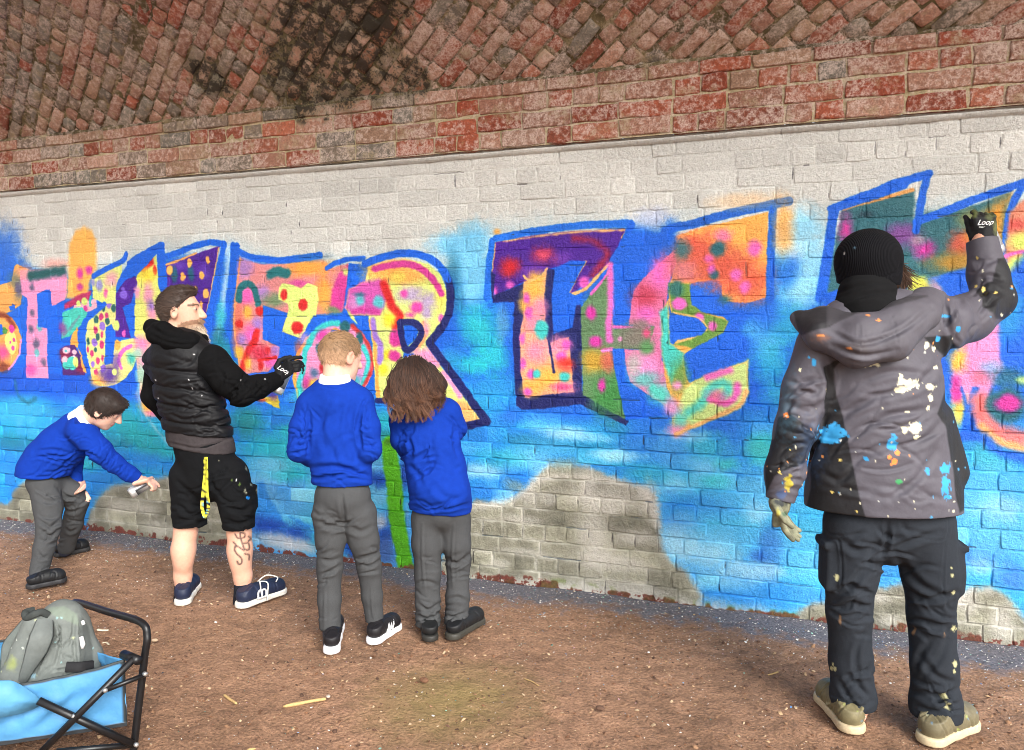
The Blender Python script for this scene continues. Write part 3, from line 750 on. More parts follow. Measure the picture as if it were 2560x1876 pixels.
P(V7, [(1690, 570), (1830, 420), (2100, 400), (2100, 1100), (1630, 1120), (1580, 800)], BLUE, soft=.03); B(V7, [(1720, 800, 90, 160)], (36, 160, 222), .8)
P(V7, [(1330, 1090), (1480, 930), (1640, 850), (1648, 1060), (1670, 1180), (1600, 1300), (1560, 1420), (1400, 1440), (1330, 1400)], (240, 146, 202), soft=.016)
B(V7, [(1370, 1120, 50, 80), (1390, 1460, 60, 90)], (244, 206, 70), .9); D(V7, [(1358, 1265, 32, 44), (1362, 1350, 34, 48)], (214, 56, 160), soft=.014); B(V7, [(1590, 1170, 70, 50)], (130, 170, 220), .8); B(V7, [(1520, 1240, 50, 40)], (236, 110, 140), .8)
P(V7, [(1395, 1300), (1438, 1408), (1470, 1300), (1512, 1305), (1482, 1470), (1545, 1660), (1375, 1660), (1418, 1450)], BLUE, soft=.01)
S(V7, [(1520, 1400), (1560, 1530), (1640, 1610), (1830, 1650)], 120, (236, 120, 120), soft=.03); S(V7, [(1530, 1560), (1640, 1660), (1850, 1720)], 50, (250, 176, 110), soft=.014)
D(V7, [(1690, 1420, 132, 112)], (24, 98, 112), soft=.02); B(V7, [(1720, 1240, 120, 60)], (26, 104, 120), .8); D(V7, [(1706, 1408, 86, 56)], (216, 50, 160), soft=.016); B(V7, [(1800, 1250, 40, 24)], YG, .8)
S(V7, [(1545, 1640), (1640, 1730), (1850, 1790)], 60, (20, 100, 220), soft=.02)

# ---- rocks, the green stem, white at the foot
OL2 = (142, 140, 122)


def rock(v, pts):
    keep = IMG.copy()
    P(v, pts, OL2, soft=.020, sm=3)
    m = np.clip(np.abs(IMG - keep).sum(-1) * 3, 0, 1)
    IMG[:] = IMG * (1 + m * (.08 * BRK.clip(-1.5, 1.5) + .22 * N_MID + .12 * N_EDGE))[..., None]
    q = (m * np.clip(JNT * 1.2 - .15 + .5 * N_EDGE, 0, 1) * np.clip(N_MID * 2.2 + .45, 0, 1) * .6)[..., None]
    IMG[:] = IMG * (1 - q) + C255((210, 207, 198)) * q
    w_ = v(pts)
    S(v, list(pts) + [pts[0]], 26 if v is VB else 16, (206, 206, 202), soft=.03, alpha=.35, sm=3)


rock(VA, [(-80, 930), (60, 948), (110, 850), (190, 775), (250, 800), (320, 1010), (290, 1090), (-80, 1080)])
rock(V1, [(228, 1330), (237, 1262), (258, 1235), (288, 1216), (340, 1211), (390, 1198), (440, 1193), (520, 1200), (560, 1240), (580, 1340), (572, 1420), (400, 1390)])
B(VA, [(1160, 1120, 110, 60), (1080, 980, 90, 40), (900, 960, 120, 50)], (200, 196, 184), .75)
rock(VB, [(60, 705), (290, 680), (450, 600), (530, 500), (600, 440), (680, 430), (870, 450), (1000, 500), (1240, 590), (1310, 700), (1330, 850), (1350, 980), (1430, 1080), (1530, 1160), (1580, 1350), (1000, 1400), (-60, 1250)])
B(VB, [(900, 900, 100, 200), (980, 640, 260, 70), (1000, 1060, 220, 60), (1190, 900, 120, 50), (1120, 1250, 260, 60), (1270, 660, 50, 120)], (206, 202, 192), .7)
B(VB, [(480, 640, 60, 50), (600, 650, 50, 40), (420, 780, 120, 26), (440, 1000, 160, 26), (290, 1070, 60, 26), (860, 560, 40, 90), (1000, 720, 90, 30)], (206, 202, 192), .6)
S(VB, [(110, 690), (300, 680), (450, 602), (560, 520), (760, 505), (900, 520), (1100, 545), (1235, 600), (1300, 720), (1318, 830)], 36, (214, 210, 200), soft=.03, alpha=.8)
B(VB, [(700, 420, 90, 40), (380, 560, 60, 40)], (150, 160, 140), .6)
S(VB, [(80, 1210), (500, 1230), (800, 1250), (1060, 1330), (1500, 1370), (1850, 1400), (2200, 1470)], 90, (214, 212, 204), soft=.05, alpha=.85)
rock(VE, [(225, 1010), (330, 905), (420, 885), (460, 900), (440, 1040)]); rock(VE, [(640, 830), (740, 812), (850, 805), (880, 1060), (650, 1060)]); rock(VE, [(1070, 900), (1150, 832), (1260, 808), (1360, 850), (1470, 990), (1560, 1180), (1080, 1110)])
B(VE, [(1160, 880, 60, 60), (1340, 1000, 60, 90), (700, 860, 60, 30), (760, 980, 60, 30)], (206, 202, 192), .75); S(VE, [(1100, 880), (1170, 830), (1260, 818)], 26, (210, 206, 196), soft=.03, alpha=.8)
S(VC, [(1285, 395), (1300, 560), (1335, 800), (1345, 1000), (1390, 1250), (1440, 1480)], 150, (84, 176, 12), soft=.012); S(VC, [(1260, 370), (1330, 365)], 40, (60, 120, 20), soft=.02); S(VC, [(1440, 900), (1450, 1100), (1490, 1300)], 26, (150, 200, 236), soft=.02, alpha=.6)

# ---- worn foot of the wall: chipped paint, bare brick, moss
_h = .045 + .05 * np.clip(N_MID[:1, :] * 0 + n2(3.5, 9, 3)[TH // 2:TH // 2 + 1, :], -1, 1) + .03 * N_EDGE
_bare = np.clip((_h - _gz[:, None]) / .012, 0, 1) * (N_FINE * .5 + N_EDGE > -.12)
IMG[:] = IMG * (1 - _bare[..., None]) + C255((112, 56, 46)) * (1 + .25 * N_FINE[..., None]) * _bare[..., None]
_m = np.clip((.055 + .05 * n2(2.3, 12, 2) - _gz[:, None]) / .02, 0, 1) * np.clip(N_EDGE * 3 - .1, 0, 1) * np.clip(n2(1.1, 14, 2) * 3, 0, 1)
IMG[:] = IMG * (1 - .8 * _m[..., None]) + C255((92, 118, 40)) * .8 * _m[..., None]

# ---- overall grain, and cracks the paint never bridged
IMG *= (1 + .05 * N_FINE + .025 * BRK)[..., None]
for (x0, x1, z0, z1) in WALL_BRICKS:
    if not (TX0 < x0 < TX1): continue
    zc = (z0 + z1) / 2
    if _r.random() < (.17 if zc > 1.2 else .26):
        a, b = sorted((_r.uniform(.1, .9), _r.uniform(.1, .9)))
        win = window((x0 - .004, z0 + a * CH), (x0 + .004, z0 + b * CH), .004)
        if win:
            X, Z = np.meshgrid(_gx[win[1]], _gz[win[0]])
            q = np.hypot(X - x0 - .003 * N_EDGE[win], 0) - _r.uniform(.0005, .0035) * (1 - np.abs((Z - z0) / CH - (a + b) / 2) / (b - a + .05))
            al = (np.clip(.5 - q / .004, 0, 1) * .8)[..., None]
            IMG[win] = IMG[win] * (1 - al) + C255((40, 38, 42)) * al
    if _r.random() < (.08 if zc > 1.2 else .14):
        a, b = sorted((_r.uniform(x0, x1), _r.uniform(x0, x1)))
        win = window((a, z0 - .004), (b, z0 + .004), .004)
        if win:
            X, Z = np.meshgrid(_gx[win[1]], _gz[win[0]])
            q = np.abs(Z - z0 - .004 * N_EDGE[win]) - _r.uniform(.0005, .003)
            al = (np.clip(.5 - q / .004, 0, 1) * .75)[..., None]
            IMG[win] = IMG[win] * (1 - al) + C255((30, 50, 70) if zc < 1.2 else (60, 56, 54)) * al
np.clip(IMG, 0.01, .97, out=IMG)
paint = bpy.data.images.new("wall_paint", TW, TH, alpha=False)
_px = np.ones((TH, TW, 4), np.float32)
_px[..., :3] = IMG
paint.pixels.foreach_set(_px.ravel())
paint.update()
paint.pack()
# ------------------------------------------------------------------ bricks
def brick_data(seed, rnd=.006, jit=.002, L=1.0, H=1.0, depth=.10):
    """unit-ish brick: length L, height H, face towards -y; 52 triangles"""
    rr = np.random.default_rng(seed)
    nx, nz = 4, 3
    xs = np.array([-.5, -.18, .18, .5]) * (L - 2 * rnd); zs = np.array([-.5, 0, .5]) * (H - 2 * rnd)
    V, idx = [], {}
    for j in range(nz):
        for i in range(nx):
            idx[(i, j)] = len(V)
            corner = i in (0, nx - 1) and j in (0, nz - 1)
            V.append([xs[i] + rr.normal() * jit, rr.normal() * jit * .8 + (.35 * rnd if corner else 0), zs[j] + rr.normal() * jit])
    loop = [(i, 0) for i in range(nx)] + [(nx - 1, j) for j in range(1, nz)] + [(i, nz - 1) for i in range(nx - 2, -1, -1)] + [(0, j) for j in range(nz - 2, 0, -1)]
    n = len(loop)
    Q = [[idx[(i, j)], idx[(i + 1, j)], idx[(i + 1, j + 1)], idx[(i, j + 1)]] for j in range(nz - 1) for i in range(nx - 1)]
    b1 = len(V)
    for (i, j) in loop:
        x, _, z = V[idx[(i, j)]]
        ox = x + (rnd if i == nx - 1 else -rnd if i == 0 else 0) * (.7 if j in (0, nz - 1) else 1)
        oz = z + (rnd if j == nz - 1 else -rnd if j == 0 else 0) * (.7 if i in (0, nx - 1) else 1)
        V.append([ox, rnd * 1.1, oz])
    b2 = len(V)
    for k in range(n):
        V.append([V[b1 + k][0], depth, V[b1 + k][2]])
    for k in range(n):
        m = (k + 1) % n
        Q.append([idx[loop[m]], idx[loop[k]], b1 + k, b1 + m])
        Q.append([b1 + m, b1 + k, b2 + k, b2 + m])
    return np.array(V), np.array(Q)


def lay_bricks(thing, items, variants, mats, boxes=(), keep=300, flat=True):
    """items: (4x4 matrix, variant key, colour). The keep largest in the picture become brick objects, the rest one mesh."""
    c = np.array([m[:3, 3] for m, _, _ in items])
    px, z = proj(c)
    size = np.array([np.linalg.norm(m[:3, 0]) * np.linalg.norm(m[:3, 2]) for m, _, _ in items]) / np.maximum(z, .1) ** 2
    inside = (z > .3) & (px[:, 0] > 15) & (px[:, 0] < PW - 15) & (px[:, 1] > 12) & (px[:, 1] < PH - 12)
    for (x0, y0, x1, y1) in boxes:
        inside &= ~((px[:, 0] > x0) & (px[:, 0] < x1) & (px[:, 1] > y0) & (px[:, 1] < y1))
    order = np.argsort(-np.where(inside, size, 0))
    single = set(int(i) for i in order[:keep] if inside[i])
    mes = {}
    for k, (V, Q) in variants.items():
        me = make_mesh("brick", V, Q, True)
        if flat:
            for i in range(6):
                me.polygons[i].use_smooth = False
        me.materials.append(mats[0])
        mes[k] = me
    mb = MB()
    for i, (M, k, colr) in enumerate(items):
        if i in single:
            o = bpy.data.objects.new("brick", mes[k])
            COL.objects.link(o)
            o.parent = thing
            o.matrix_parent_inverse = Matrix.Translation(-Vector(thing.location))
            o.matrix_basis = Matrix(M.tolist())
            o.color = (*colr, 1)
        else:
            V, Q = variants[k]
            mb.add(V @ M[:3, :3].T + M[:3, 3], Q, col=colr)
    o = mb.build("more_bricks", mats[1], thing)
    if flat:
        sm = np.ones((len(o.data.polygons) // 26, 26), bool)
        sm[:, :6] = False
        o.data.polygons.foreach_set("use_smooth", sm.ravel())
    o["kind"] = "stuff"


def frame(o, x, y, z):
    M = np.eye(4)
    M[:3, 0], M[:3, 1], M[:3, 2], M[:3, 3] = x, y, z, o
    return M


# ---- painted wall
def paint_mat():
    k = NT("painted_brick")
    p = k.pos()
    sep = k.n("ShaderNodeSeparateXYZ"); k.set(sep.inputs[0], p)
    u = k.math('MULTIPLY_ADD', sep.outputs[0], 1 / (TX1 - TX0), -TX0 / (TX1 - TX0))
    v = k.math('MULTIPLY_ADD', sep.outputs[2], 1 / (TZ1 - TZ0), -TZ0 / (TZ1 - TZ0))
    cb = k.n("ShaderNodeCombineXYZ"); k.set(cb.inputs[0], u); k.set(cb.inputs[1], v)
    im = k.n("ShaderNodeTexImage", image=paint, extension='EXTEND', interpolation='Linear'); k.set(im.inputs[0], cb.outputs[0])
    n1 = k.noise(p, 55, 4, .6)
    n2_ = k.noise(p, 190, 3, .6)
    base = k.mix(1.0, im.outputs[0], k.ramp(n1, .3, .7, (.93,) * 3, (1.05,) * 3), 'MULTIPLY')
    nm = k.bump(n1, .013, .85)
    nm = k.bump(n2_, .005, .85, nm)
    return k.done(base, k.ramp(n2_, .3, .7, (.36,) * 3, (.6,) * 3), nm, .5)


M_PAINT = paint_mat()
wall = empty("painted_brick_wall", (-2.5, 0, 0))
tag(wall, "long brick wall painted white above and with a bright graffiti mural below", "wall")
_r = random.Random(11)
wvar = {}
for s in range(6):
    wvar[("s", s)] = brick_data(s, .006, .0016, .245, CH - .005, .05)
    wvar[("h", s)] = brick_data(20 + s, .006, .0016, .120, CH - .005, .05)
items = []
for (x0, x1, z0, z1) in WALL_BRICKS:
    L = x1 - x0
    k = "s" if L > .18 else "h"
    sx = L / (.25 if k == "s" else .125)
    low = z0 < 1.1
    pr = (-.0018 if low else -.0012) + _r.gauss(0, .0013 if not low else .0022)
    a = _r.gauss(0, .006)
    R = Matrix.Rotation(_r.gauss(0, .006), 3, 'Z') @ Matrix.Rotation(a, 3, 'Y') @ Matrix.Rotation(_r.gauss(0, .012), 3, 'X')
    R = np.array(R)
    items.append((frame((x0 + L / 2, pr, (z0 + z1) / 2), R[:, 0] * sx, R[:, 1], R[:, 2]), (k, _r.randrange(6)), (1, 1, 1)))
lay_bricks(wall, items, wvar, (M_PAINT, M_PAINT), boxes=[(2000, 600, 2420, 1400), (1930, 800, 2060, 1250), (380, 760, 600, 1300), (740, 880, 950, 1400), (980, 1000, 1170, 1420)])
nx, nz = 420, 84
X, Z = np.meshgrid(np.linspace(WX0, WX1, nx), np.linspace(-.08, WZ1 + .02, nz))
g = np.stack([X, np.zeros_like(X), Z], -1).reshape(-1, 3)
g[:, 1] = .0035 + .002 * noise3(g, 9, 5) + np.where(g[:, 2] < 1.1, .002, 0)
Q = (np.arange(nx - 1)[None, :] + np.arange(nz - 1)[:, None] * nx).reshape(-1)
Q = np.stack([Q, Q + 1, Q + 1 + nx, Q + nx], 1)
obj("mortar_bed", make_mesh("mortar_bed", g, Q), M_PAINT, wall)


# ---- bare brick of the cornice and the vault
SOOT = [(*(on_wall(840, 90, -.25)), .44), (*(on_wall(760, 190, -.15)), .30), (*(on_wall(900, 20, -.35)), .36), (*(on_wall(520, 190, -.2)), .17), (*(on_wall(60, 40, -.4)), .16), (*(on_wall(1010, 200, -.12)), .16)]


def brick_mat(name, single, mortar=False, m0=(178, 162, 122), m1=(214, 200, 162)):
    k = NT(name)
    p = k.pos()
    big = k.noise(p, 11, 5, .62)
    fine = k.noise(p, 110, 5, .72)
    med = k.noise(p, 36, 5, .66)
    if mortar:
        col = k.ramp(big, .3, .7, srgb(*m0), srgb(*m1))
    elif single:
        col = k.n("ShaderNodeObjectInfo").outputs["Color"]
    else:
        col = k.n("ShaderNodeAttribute", attribute_name="Col").outputs["Color"]
    c = k.mix(1.0, col, k.ramp(fine, .30, .70, (.70 if mortar else .58,) * 3, (1.2 if mortar else 1.4,) * 3), 'MULTIPLY')
    c = k.mix(1.0, c, k.ramp(med, .30, .70, (.78,) * 3, (1.18,) * 3), 'MULTIPLY')
    # lime bloom
    bl = k.math('MULTIPLY', k.ramp(k.math('ADD', med, k.math('MULTIPLY', k.math('SUBTRACT', k.noise(p, 3.2, 3), .5), .5)), .44, .60), k.ramp(fine, .36, .56))
    c = k.mix(k.math('MULTIPLY', bl, .80), c, srgb(218, 200, 188))
    # mortar smears
    c = k.mix(k.math('MULTIPLY', k.math('MULTIPLY', k.ramp(big, .54, .66), k.ramp(fine, .36, .52)), .6), c, srgb(172, 156, 122))
    # dark crust where water comes through
    sc_ = None
    for (x, y, z, r) in SOOT:
        d = k.n("ShaderNodeVectorMath", operation='DISTANCE'); k.set(d.inputs[0], p); d.inputs[1].default_value = (x, y, z)
        f = k.math('SUBTRACT', 1.0, k.math('DIVIDE', d.outputs["Value"], r))
        sc_ = f if sc_ is None else k.math('MAXIMUM', sc_, f)
    sm = k.math('MULTIPLY_ADD', k.math('MINIMUM', sc_, .45), .9, k.math('MULTIPLY', k.math('SUBTRACT', big, .52), 2.2))
    sm = k.math('ADD', sm, k.math('MULTIPLY', k.math('SUBTRACT', med, .5), 1.4))
    sm2 = k.math('ADD', sm, k.math('MULTIPLY', k.math('SUBTRACT', fine, .5), 1.5))
    on = k.ramp(sc_, .02, .12)
    ye = k.math('MULTIPLY', k.ramp(sm2, -.0, .10), on)
    c = k.mix(k.math('MULTIPLY', ye, .35), c, srgb(158, 150, 108))
    c = k.mix(k.math('MULTIPLY', k.math('MULTIPLY', k.ramp(sm2, .10, .42), on), .90), c, srgb(36, 33, 29))
    nm = k.bump(med, .014, .85)
    nm = k.bump(fine, .007, .9, nm)
    return k.done(c, k.ramp(fine, .3, .7, (.62,) * 3, (.95,) * 3), nm, .4)


M_BS, M_BM, M_MO = brick_mat("bare_brick", True), brick_mat("bare_brick_mass", False), brick_mat("lime_mortar", False, True)
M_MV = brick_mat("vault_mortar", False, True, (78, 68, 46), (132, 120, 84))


def brick_colour(rr, red, grey):
    """red 0..1: share of clean red bricks; grey: share of grey-violet ones"""
    t = rr.random()
    if t < red:
        c = rr.choice([(172, 92, 66), (160, 78, 54), (180, 108, 82), (156, 86, 64)])
    elif t < red + grey:
        c = rr.choice([(142, 128, 112), (138, 132, 120), (146, 128, 112), (124, 116, 104)])
    else:
        c = rr.choice([(180, 134, 112), (170, 122, 102), (188, 148, 128), (164, 116, 96), (172, 138, 114)])
    f = rr.uniform(.82, 1.12)
    return tuple(x * f for x in srgb(*c))


cornice = empty("brick_cornice", (-2.5, -.05, WZ1))
tag(cornice, "projecting band of bare red brick courses between the painted wall and the vault", "cornice")
_r = random.Random(21)
CORN = [(.091, .5, 1), (.091, 0, 0), (.091, .85, 1), (.07, 0, 0)]
cvar = {}
for s in range(8):
    cvar[("s", s)] = brick_data(40 + s, .0055, .0028, .262, .080, .12)
    cvar[("h", s)] = brick_data(60 + s, .006, .0028, .128, .080, .12)
items, z = [], WZ1 + .013
for ci, (h, ph, _k) in enumerate(CORN):
    x = WX0 - .2 * ci
    while x < WX1:
        hd = _r.random() < ph
        L = (.132 if hd else .258) * _r.uniform(.94, 1.06)
        xc = x + L / 2
        q = min(1, max(0, (xc + 5.2) / 4.5))            # greyer far away, redder near
        colr = brick_colour(_r, .12 + .34 * q + (.2 if ci == 0 else 0), .42 * (1 - q) + (.08 if ci in (1, 2) else 0))
        R = np.array(Matrix.Rotation(_r.gauss(0, .01), 3, 'Y') @ Matrix.Rotation(_r.gauss(0, .02), 3, 'X'))
        kk = ("h" if hd else "s")
        sx = (L - .009) / (.128 if hd else .262)
        sz = (h - .008) / .080
        yy = -.05 + (-.008 if ci == 3 else 0) + _r.gauss(0, .003)
        items.append((frame((xc, yy, z + h / 2 + _r.gauss(0, .0015)), R[:, 0] * sx, R[:, 1], R[:, 2] * sz), (kk, _r.randrange(8)), colr))
        x += L
    z += h
CZ1 = z
lay_bricks(cornice, items, cvar, (M_BS, M_BM))
mb = MB()
nxs = np.linspace(WX0, WX1, 300)
for a, b in zip(nxs[:-1], nxs[1:]):
    pass
X, Z = np.meshgrid(np.linspace(WX0, WX1, 500), np.linspace(WZ1 + .012, CZ1 + .01, 16))
g = np.stack([X, np.zeros_like(X), Z], -1).reshape(-1, 3)
g[:, 1] = -.040 + .003 * noise3(g, 18, 6)
Q = (np.arange(499)[None, :] + np.arange(15)[:, None] * 500).reshape(-1); Q = np.stack([Q, Q + 1, Q + 501, Q + 500], 1)
obj("mortar_bed", make_mesh("mortar_bed", g, Q), M_MO, cornice)
# painted drip edge below the lowest course
ns = 420
xs = np.linspace(WX0, WX1, ns)
prof = [(-.004, WZ1 - .022), (-.022, WZ1 - .016), (-.031, WZ1 - .006), (-.033, WZ1 + .001), (.02, WZ1 + .003)]
g = np.array([[x, y, z] for (y, z) in prof for x in xs])
g[:, 1] += .004 * noise3(g, 12, 8) * (g[:, 1] < 0); g[:, 2] += .003 * noise3(g, 7, 9)
Q = (np.arange(ns - 1)[None, :] + np.arange(len(prof) - 1)[:, None] * ns).reshape(-1); Q = np.stack([Q, Q + 1, Q + 1 + ns, Q + ns], 1)
obj("drip_edge", make_mesh("drip_edge", g, Q), M_PAINT, wall)

# ---- the skew vault: helical courses springing from the cornice
VR, VA0, VB_ = 3.5, math.radians(42), math.radians(39)
VY0, VZ0 = -.022, CZ1 - .006


def vault_pt(u, v, off=0.0):
    a = VA0 + v / VR
    return np.array([u, VY0 + (VR + off) * math.cos(a) - VR * math.cos(VA0), VZ0 + (VR + off) * math.sin(a) - VR * math.sin(VA0)]), a


vault = empty("brick_vault", (-2.5, VY0, VZ0))
tag(vault, "curved underside of the bridge arch with slanting courses of old brick", "arch")
_r = random.Random(31)
vvar = {}
for s in range(10):
    vvar[("s", s)] = brick_data(80 + s, .007, .0032, .209, .072, .11)
    vvar[("h", s)] = brick_data(100 + s, .008, .0032, .102, .072, .11)
pitch = .128 * math.sin(VB_)
e1 = np.array([math.cos(VB_), math.sin(VB_)]); e2 = np.array([-math.sin(VB_), math.cos(VB_)])
VMAX, VU0, VU1 = 2.7, -9.5, 3.2
items = []
kmin, kmax = int((-math.sin(VB_) * VU1 - .2) / pitch) - 2, int((-math.sin(VB_) * VU0 + VMAX) / pitch) + 2
for kc in range(kmin, kmax):
    s = -12.0 + _r.uniform(0, .2)
    hd = kc % 2
    while s < 14:
        h_ = hd if _r.random() > .2 else 1 - hd
        L = (.108 if h_ else .216) * _r.uniform(.94, 1.06)
        u, v = e1 * (s + L / 2) + e2 * kc * pitch
        s += L
        if v < -.045 or v > VMAX or u < VU0 or u > VU1:
            continue
        pt, a = vault_pt(u, v)
        tv = np.array([0, -math.sin(a), math.cos(a)]); tu = np.array([1.0, 0, 0]); n_ = np.array([0, math.cos(a), math.sin(a)])
        b = _r.gauss(0, .03)
        x_ = tu * math.cos(VB_ + b) + tv * math.sin(VB_ + b); z_ = -tu * math.sin(VB_ + b) + tv * math.cos(VB_ + b)
        sx = (L - .009) / (.102 if h_ else .209)
        q = min(1, max(0, (u + 4.6) / 3.6))
        colr = brick_colour(_r, .10 + .20 * q, .42 * (1 - q) + .10)
        gl = .3 * colr[0] + .5 * colr[1] + .2 * colr[2]
        dk = 1.12 + .14 * q
        colr = tuple(dk * (c_ * .80 + gl * .20 * t_) for c_, t_ in zip(colr, (1.12, 1.0, .82)))
        items.append((frame(pt + n_ * _r.gauss(0, .004), x_ * sx, n_, z_ * _r.uniform(.94, 1.05)), ("h" if h_ else "s", _r.randrange(10)), colr))
lay_bricks(vault, items, vvar, (M_BS, M_BM), flat=False)
nu, nv = 420, 110
g = np.zeros((nv * nu, 3))
uu = np.linspace(VU0 - .5, VU1 + .5, nu)
for j, v in enumerate(np.linspace(-.06, VMAX + .1, nv)):
    pt, a = vault_pt(0, v, .010)
    g[j * nu:(j + 1) * nu] = pt; g[j * nu:(j + 1) * nu, 0] = uu
    g[j * nu:(j + 1) * nu, 1:] += (np.array([math.cos(a), math.sin(a)])[None, :] * (.004 * noise3(np.stack([uu, uu * 0 + v, uu * 0], -1), 16, 7))[:, None])
Q = (np.arange(nu - 1)[None, :] + np.arange(nv - 1)[:, None] * nu).reshape(-1); Q = np.stack([Q, Q + nu, Q + 1 + nu, Q + 1], 1)
obj("mortar_bed", make_mesh("mortar_bed", g, Q), M_MV, vault)
# lime fillet where the vault meets the cornice
xs = np.linspace(WX0, WX1, 600)
mb = MB()
pts = np.stack([xs, np.full(600, -.030), np.full(600, CZ1 + .004)], -1)
pts[:, 1:] += np.stack([.006 * noise3(pts, 11, 3), .006 * noise3(pts, 8, 4)], -1)
mb.tube(pts, .017 + .007 * noise3(pts, 6, 5), 7)
mb.build("lime_fillet", M_MV, vault)
# ------------------------------------------------------------------ ground
def axis(a, b, fine, far):
    core = np.arange(a, b, fine)
    out = [core]
    k, step = a, fine
    lo = []
    while k > -far:
        step *= 1.5; k -= step; lo.append(k)
    hi = []
    k, step = b, fine
    while k < far:
        step *= 1.5; k += step; hi.append(k)
    return np.concatenate([lo[::-1], core, hi])


def ground_z(x, y):
    p = np.stack([x, y, np.zeros_like(x)], -1)
    near = np.exp(-np.clip(-y, 0, 9) * 5.0)
    return .012 * noise3(p, 2.3, 1) + .006 * noise3(p, 8, 2) + .004 * noise3(p, 24, 3) + .022 * near - .012


gx, gy = axis(-6.8, 2.4, .028, 300), axis(-4.2, .25, .028, 300)
X, Y = np.meshgrid(gx, gy)
Zg = ground_z(X, Y)
Zg = np.where((X < -7) | (X > 2.6) | (Y < -4.4) | (Y > .4), Zg * .3 - .004, Zg)
g = np.stack([X, Y, Zg], -1).reshape(-1, 3)
nxg = len(gx)
Q = (np.arange(nxg - 1)[None, :] + np.arange(len(gy) - 1)[:, None] * nxg).reshape(-1); Q = np.stack([Q, Q + 1, Q + 1 + nxg, Q + nxg], 1)


def ground_mat():
    k = NT("trodden_earth")
    p = k.pos()
    a, b, c = k.noise(p, 1.7, 4), k.noise(p, 14, 5, .65), k.noise(p, 85, 4, .7)
    col = k.ramp(a, .35, .65, srgb(148, 114, 89), srgb(172, 133, 105))
    col = k.mix(1.0, col, k.ramp(b, .3, .72, (.68,) * 3, (1.22,) * 3), 'MULTIPLY')
    col = k.mix(1.0, col, k.ramp(c, .3, .7, (.55,) * 3, (1.42,) * 3), 'MULTIPLY')
    # overspray dust by the wall: grey-blue
    sep = k.n("ShaderNodeSeparateXYZ"); k.set(sep.inputs[0], p)
    d = k.math('MULTIPLY_ADD', sep.outputs[1], 2.8, 1.0)
    d = k.math('ADD', d, k.math('MULTIPLY', k.math('SUBTRACT', b, .5), 1.5))
    d = k.math('ADD', d, k.math('MULTIPLY', k.math('SUBTRACT', a, .5), 1.2))
    dust = k.ramp(c, .3, .7, srgb(66, 72, 84), srgb(128, 132, 142))
    col = k.mix(k.math('MULTIPLY', k.ramp(d, .2, .62), .9), col, dust)
    # faint green and yellow overspray on the open ground
    e = k.n("ShaderNodeVectorMath", operation='DISTANCE'); k.set(e.inputs[0], p)
    q = on_ground(1130, 1740); e.inputs[1].default_value = tuple(q)
    f = k.math('MULTIPLY', k.ramp(k.math('ADD', k.math('MULTIPLY', e.outputs["Value"], 1.7), k.math('MULTIPLY', b, .5)), .35, 1.0, (1, 1, 1), (0, 0, 0)), .45)
    col = k.mix(f, col, srgb(158, 148, 82))
    nm = k.bump(b, .03, .9)
    nm = k.bump(c, .012, 1.0, nm)
    return k.done(col, .92, nm, .25)


ground = obj("ground", make_mesh("ground", g, Q), ground_mat())
tag(ground, kind="structure")


def scatter(name, n, pos, size, flat, cols, mat, label, cat, seed):
    rr = np.random.default_rng(seed)
    base = np.array([[1, 0, 0], [.3, .95, 0], [-.8, .6, 0], [-.85, -.5, 0], [.25, -.9, 0], [.1, .05, 1], [-.1, -.05, -.6]])
    T = np.array([[i, (i + 1) % 5, 5] for i in range(5)] + [[(i + 1) % 5, i, 6] for i in range(5)])
    V = np.tile(base[None], (n, 1, 1)) * rr.uniform(.6, 1.3, (n, 7, 3))
    V[..., 2] *= flat
    V[..., 1] *= rr.uniform(.45, 1, (n, 1))
    V *= size[:, None, None]
    a = rr.uniform(0, 6.28, n); ca, sa = np.cos(a)[:, None], np.sin(a)[:, None]
    x = V[..., 0] * ca - V[..., 1] * sa; y = V[..., 0] * sa + V[..., 1] * ca
    tl = rr.normal(0, .25, (n, 2))
    z = V[..., 2] + x * tl[:, :1] + y * tl[:, 1:]
    V = np.stack([x, y, z], -1) + pos[:, None, :]
    F = (T[None] + (np.arange(n) * 7)[:, None, None]).reshape(-1, 3)
    C = np.repeat(cols, 7, 0)
    o = obj(name, make_mesh(name, V.reshape(-1, 3), F, False, C), mat)
    tag(o, label, cat, kind="stuff")


rr = np.random.default_rng(4)
M_CHIP = attr_mat("paint_chip", .6, .1, 200, .0003, 700, .4)
n = 22000
x = rr.uniform(-6.8, 2.3, n)
y = -np.where(rr.random(n) < .62, rr.exponential(.26, n), rr.uniform(0, 3.3, n))
y = np.clip(y, -3.4, -.02)
size = np.minimum(np.exp(rr.normal(math.log(.0023), .5, n)), .008)
cl = noise3(np.stack([x, y, 0 * x], -1), 3.1, 4)
keep = rr.random(n) < np.clip(.9 - .2 * -y + .7 * cl, .08, 1)
x, y, size = x[keep], y[keep], size[keep]; n = len(x)
pal = np.array([srgb(*c) for c in [(226, 224, 216)] * 9 + [(206, 202, 196)] * 5 + [(150, 178, 206), (96, 140, 190), (212, 170, 180), (70, 150, 140), (60, 66, 76), (120, 130, 140), (150, 200, 180), (226, 190, 120)]])
scatter("paint_chips", n, np.stack([x, y, ground_z(x, y) + .002], -1), size, .3, pal[rr.integers(0, len(pal), n)], M_CHIP,
        "tiny pale flakes of old paint strewn over the earth, thickest along the wall", "paint flakes", 5)
n = 22000
x = rr.uniform(-5.5, 2.3, n)
y = -3.9 + 3.6 * rr.random(n) ** 1.35
size = np.minimum(np.exp(rr.normal(math.log(.0044), .5, n)), .012)
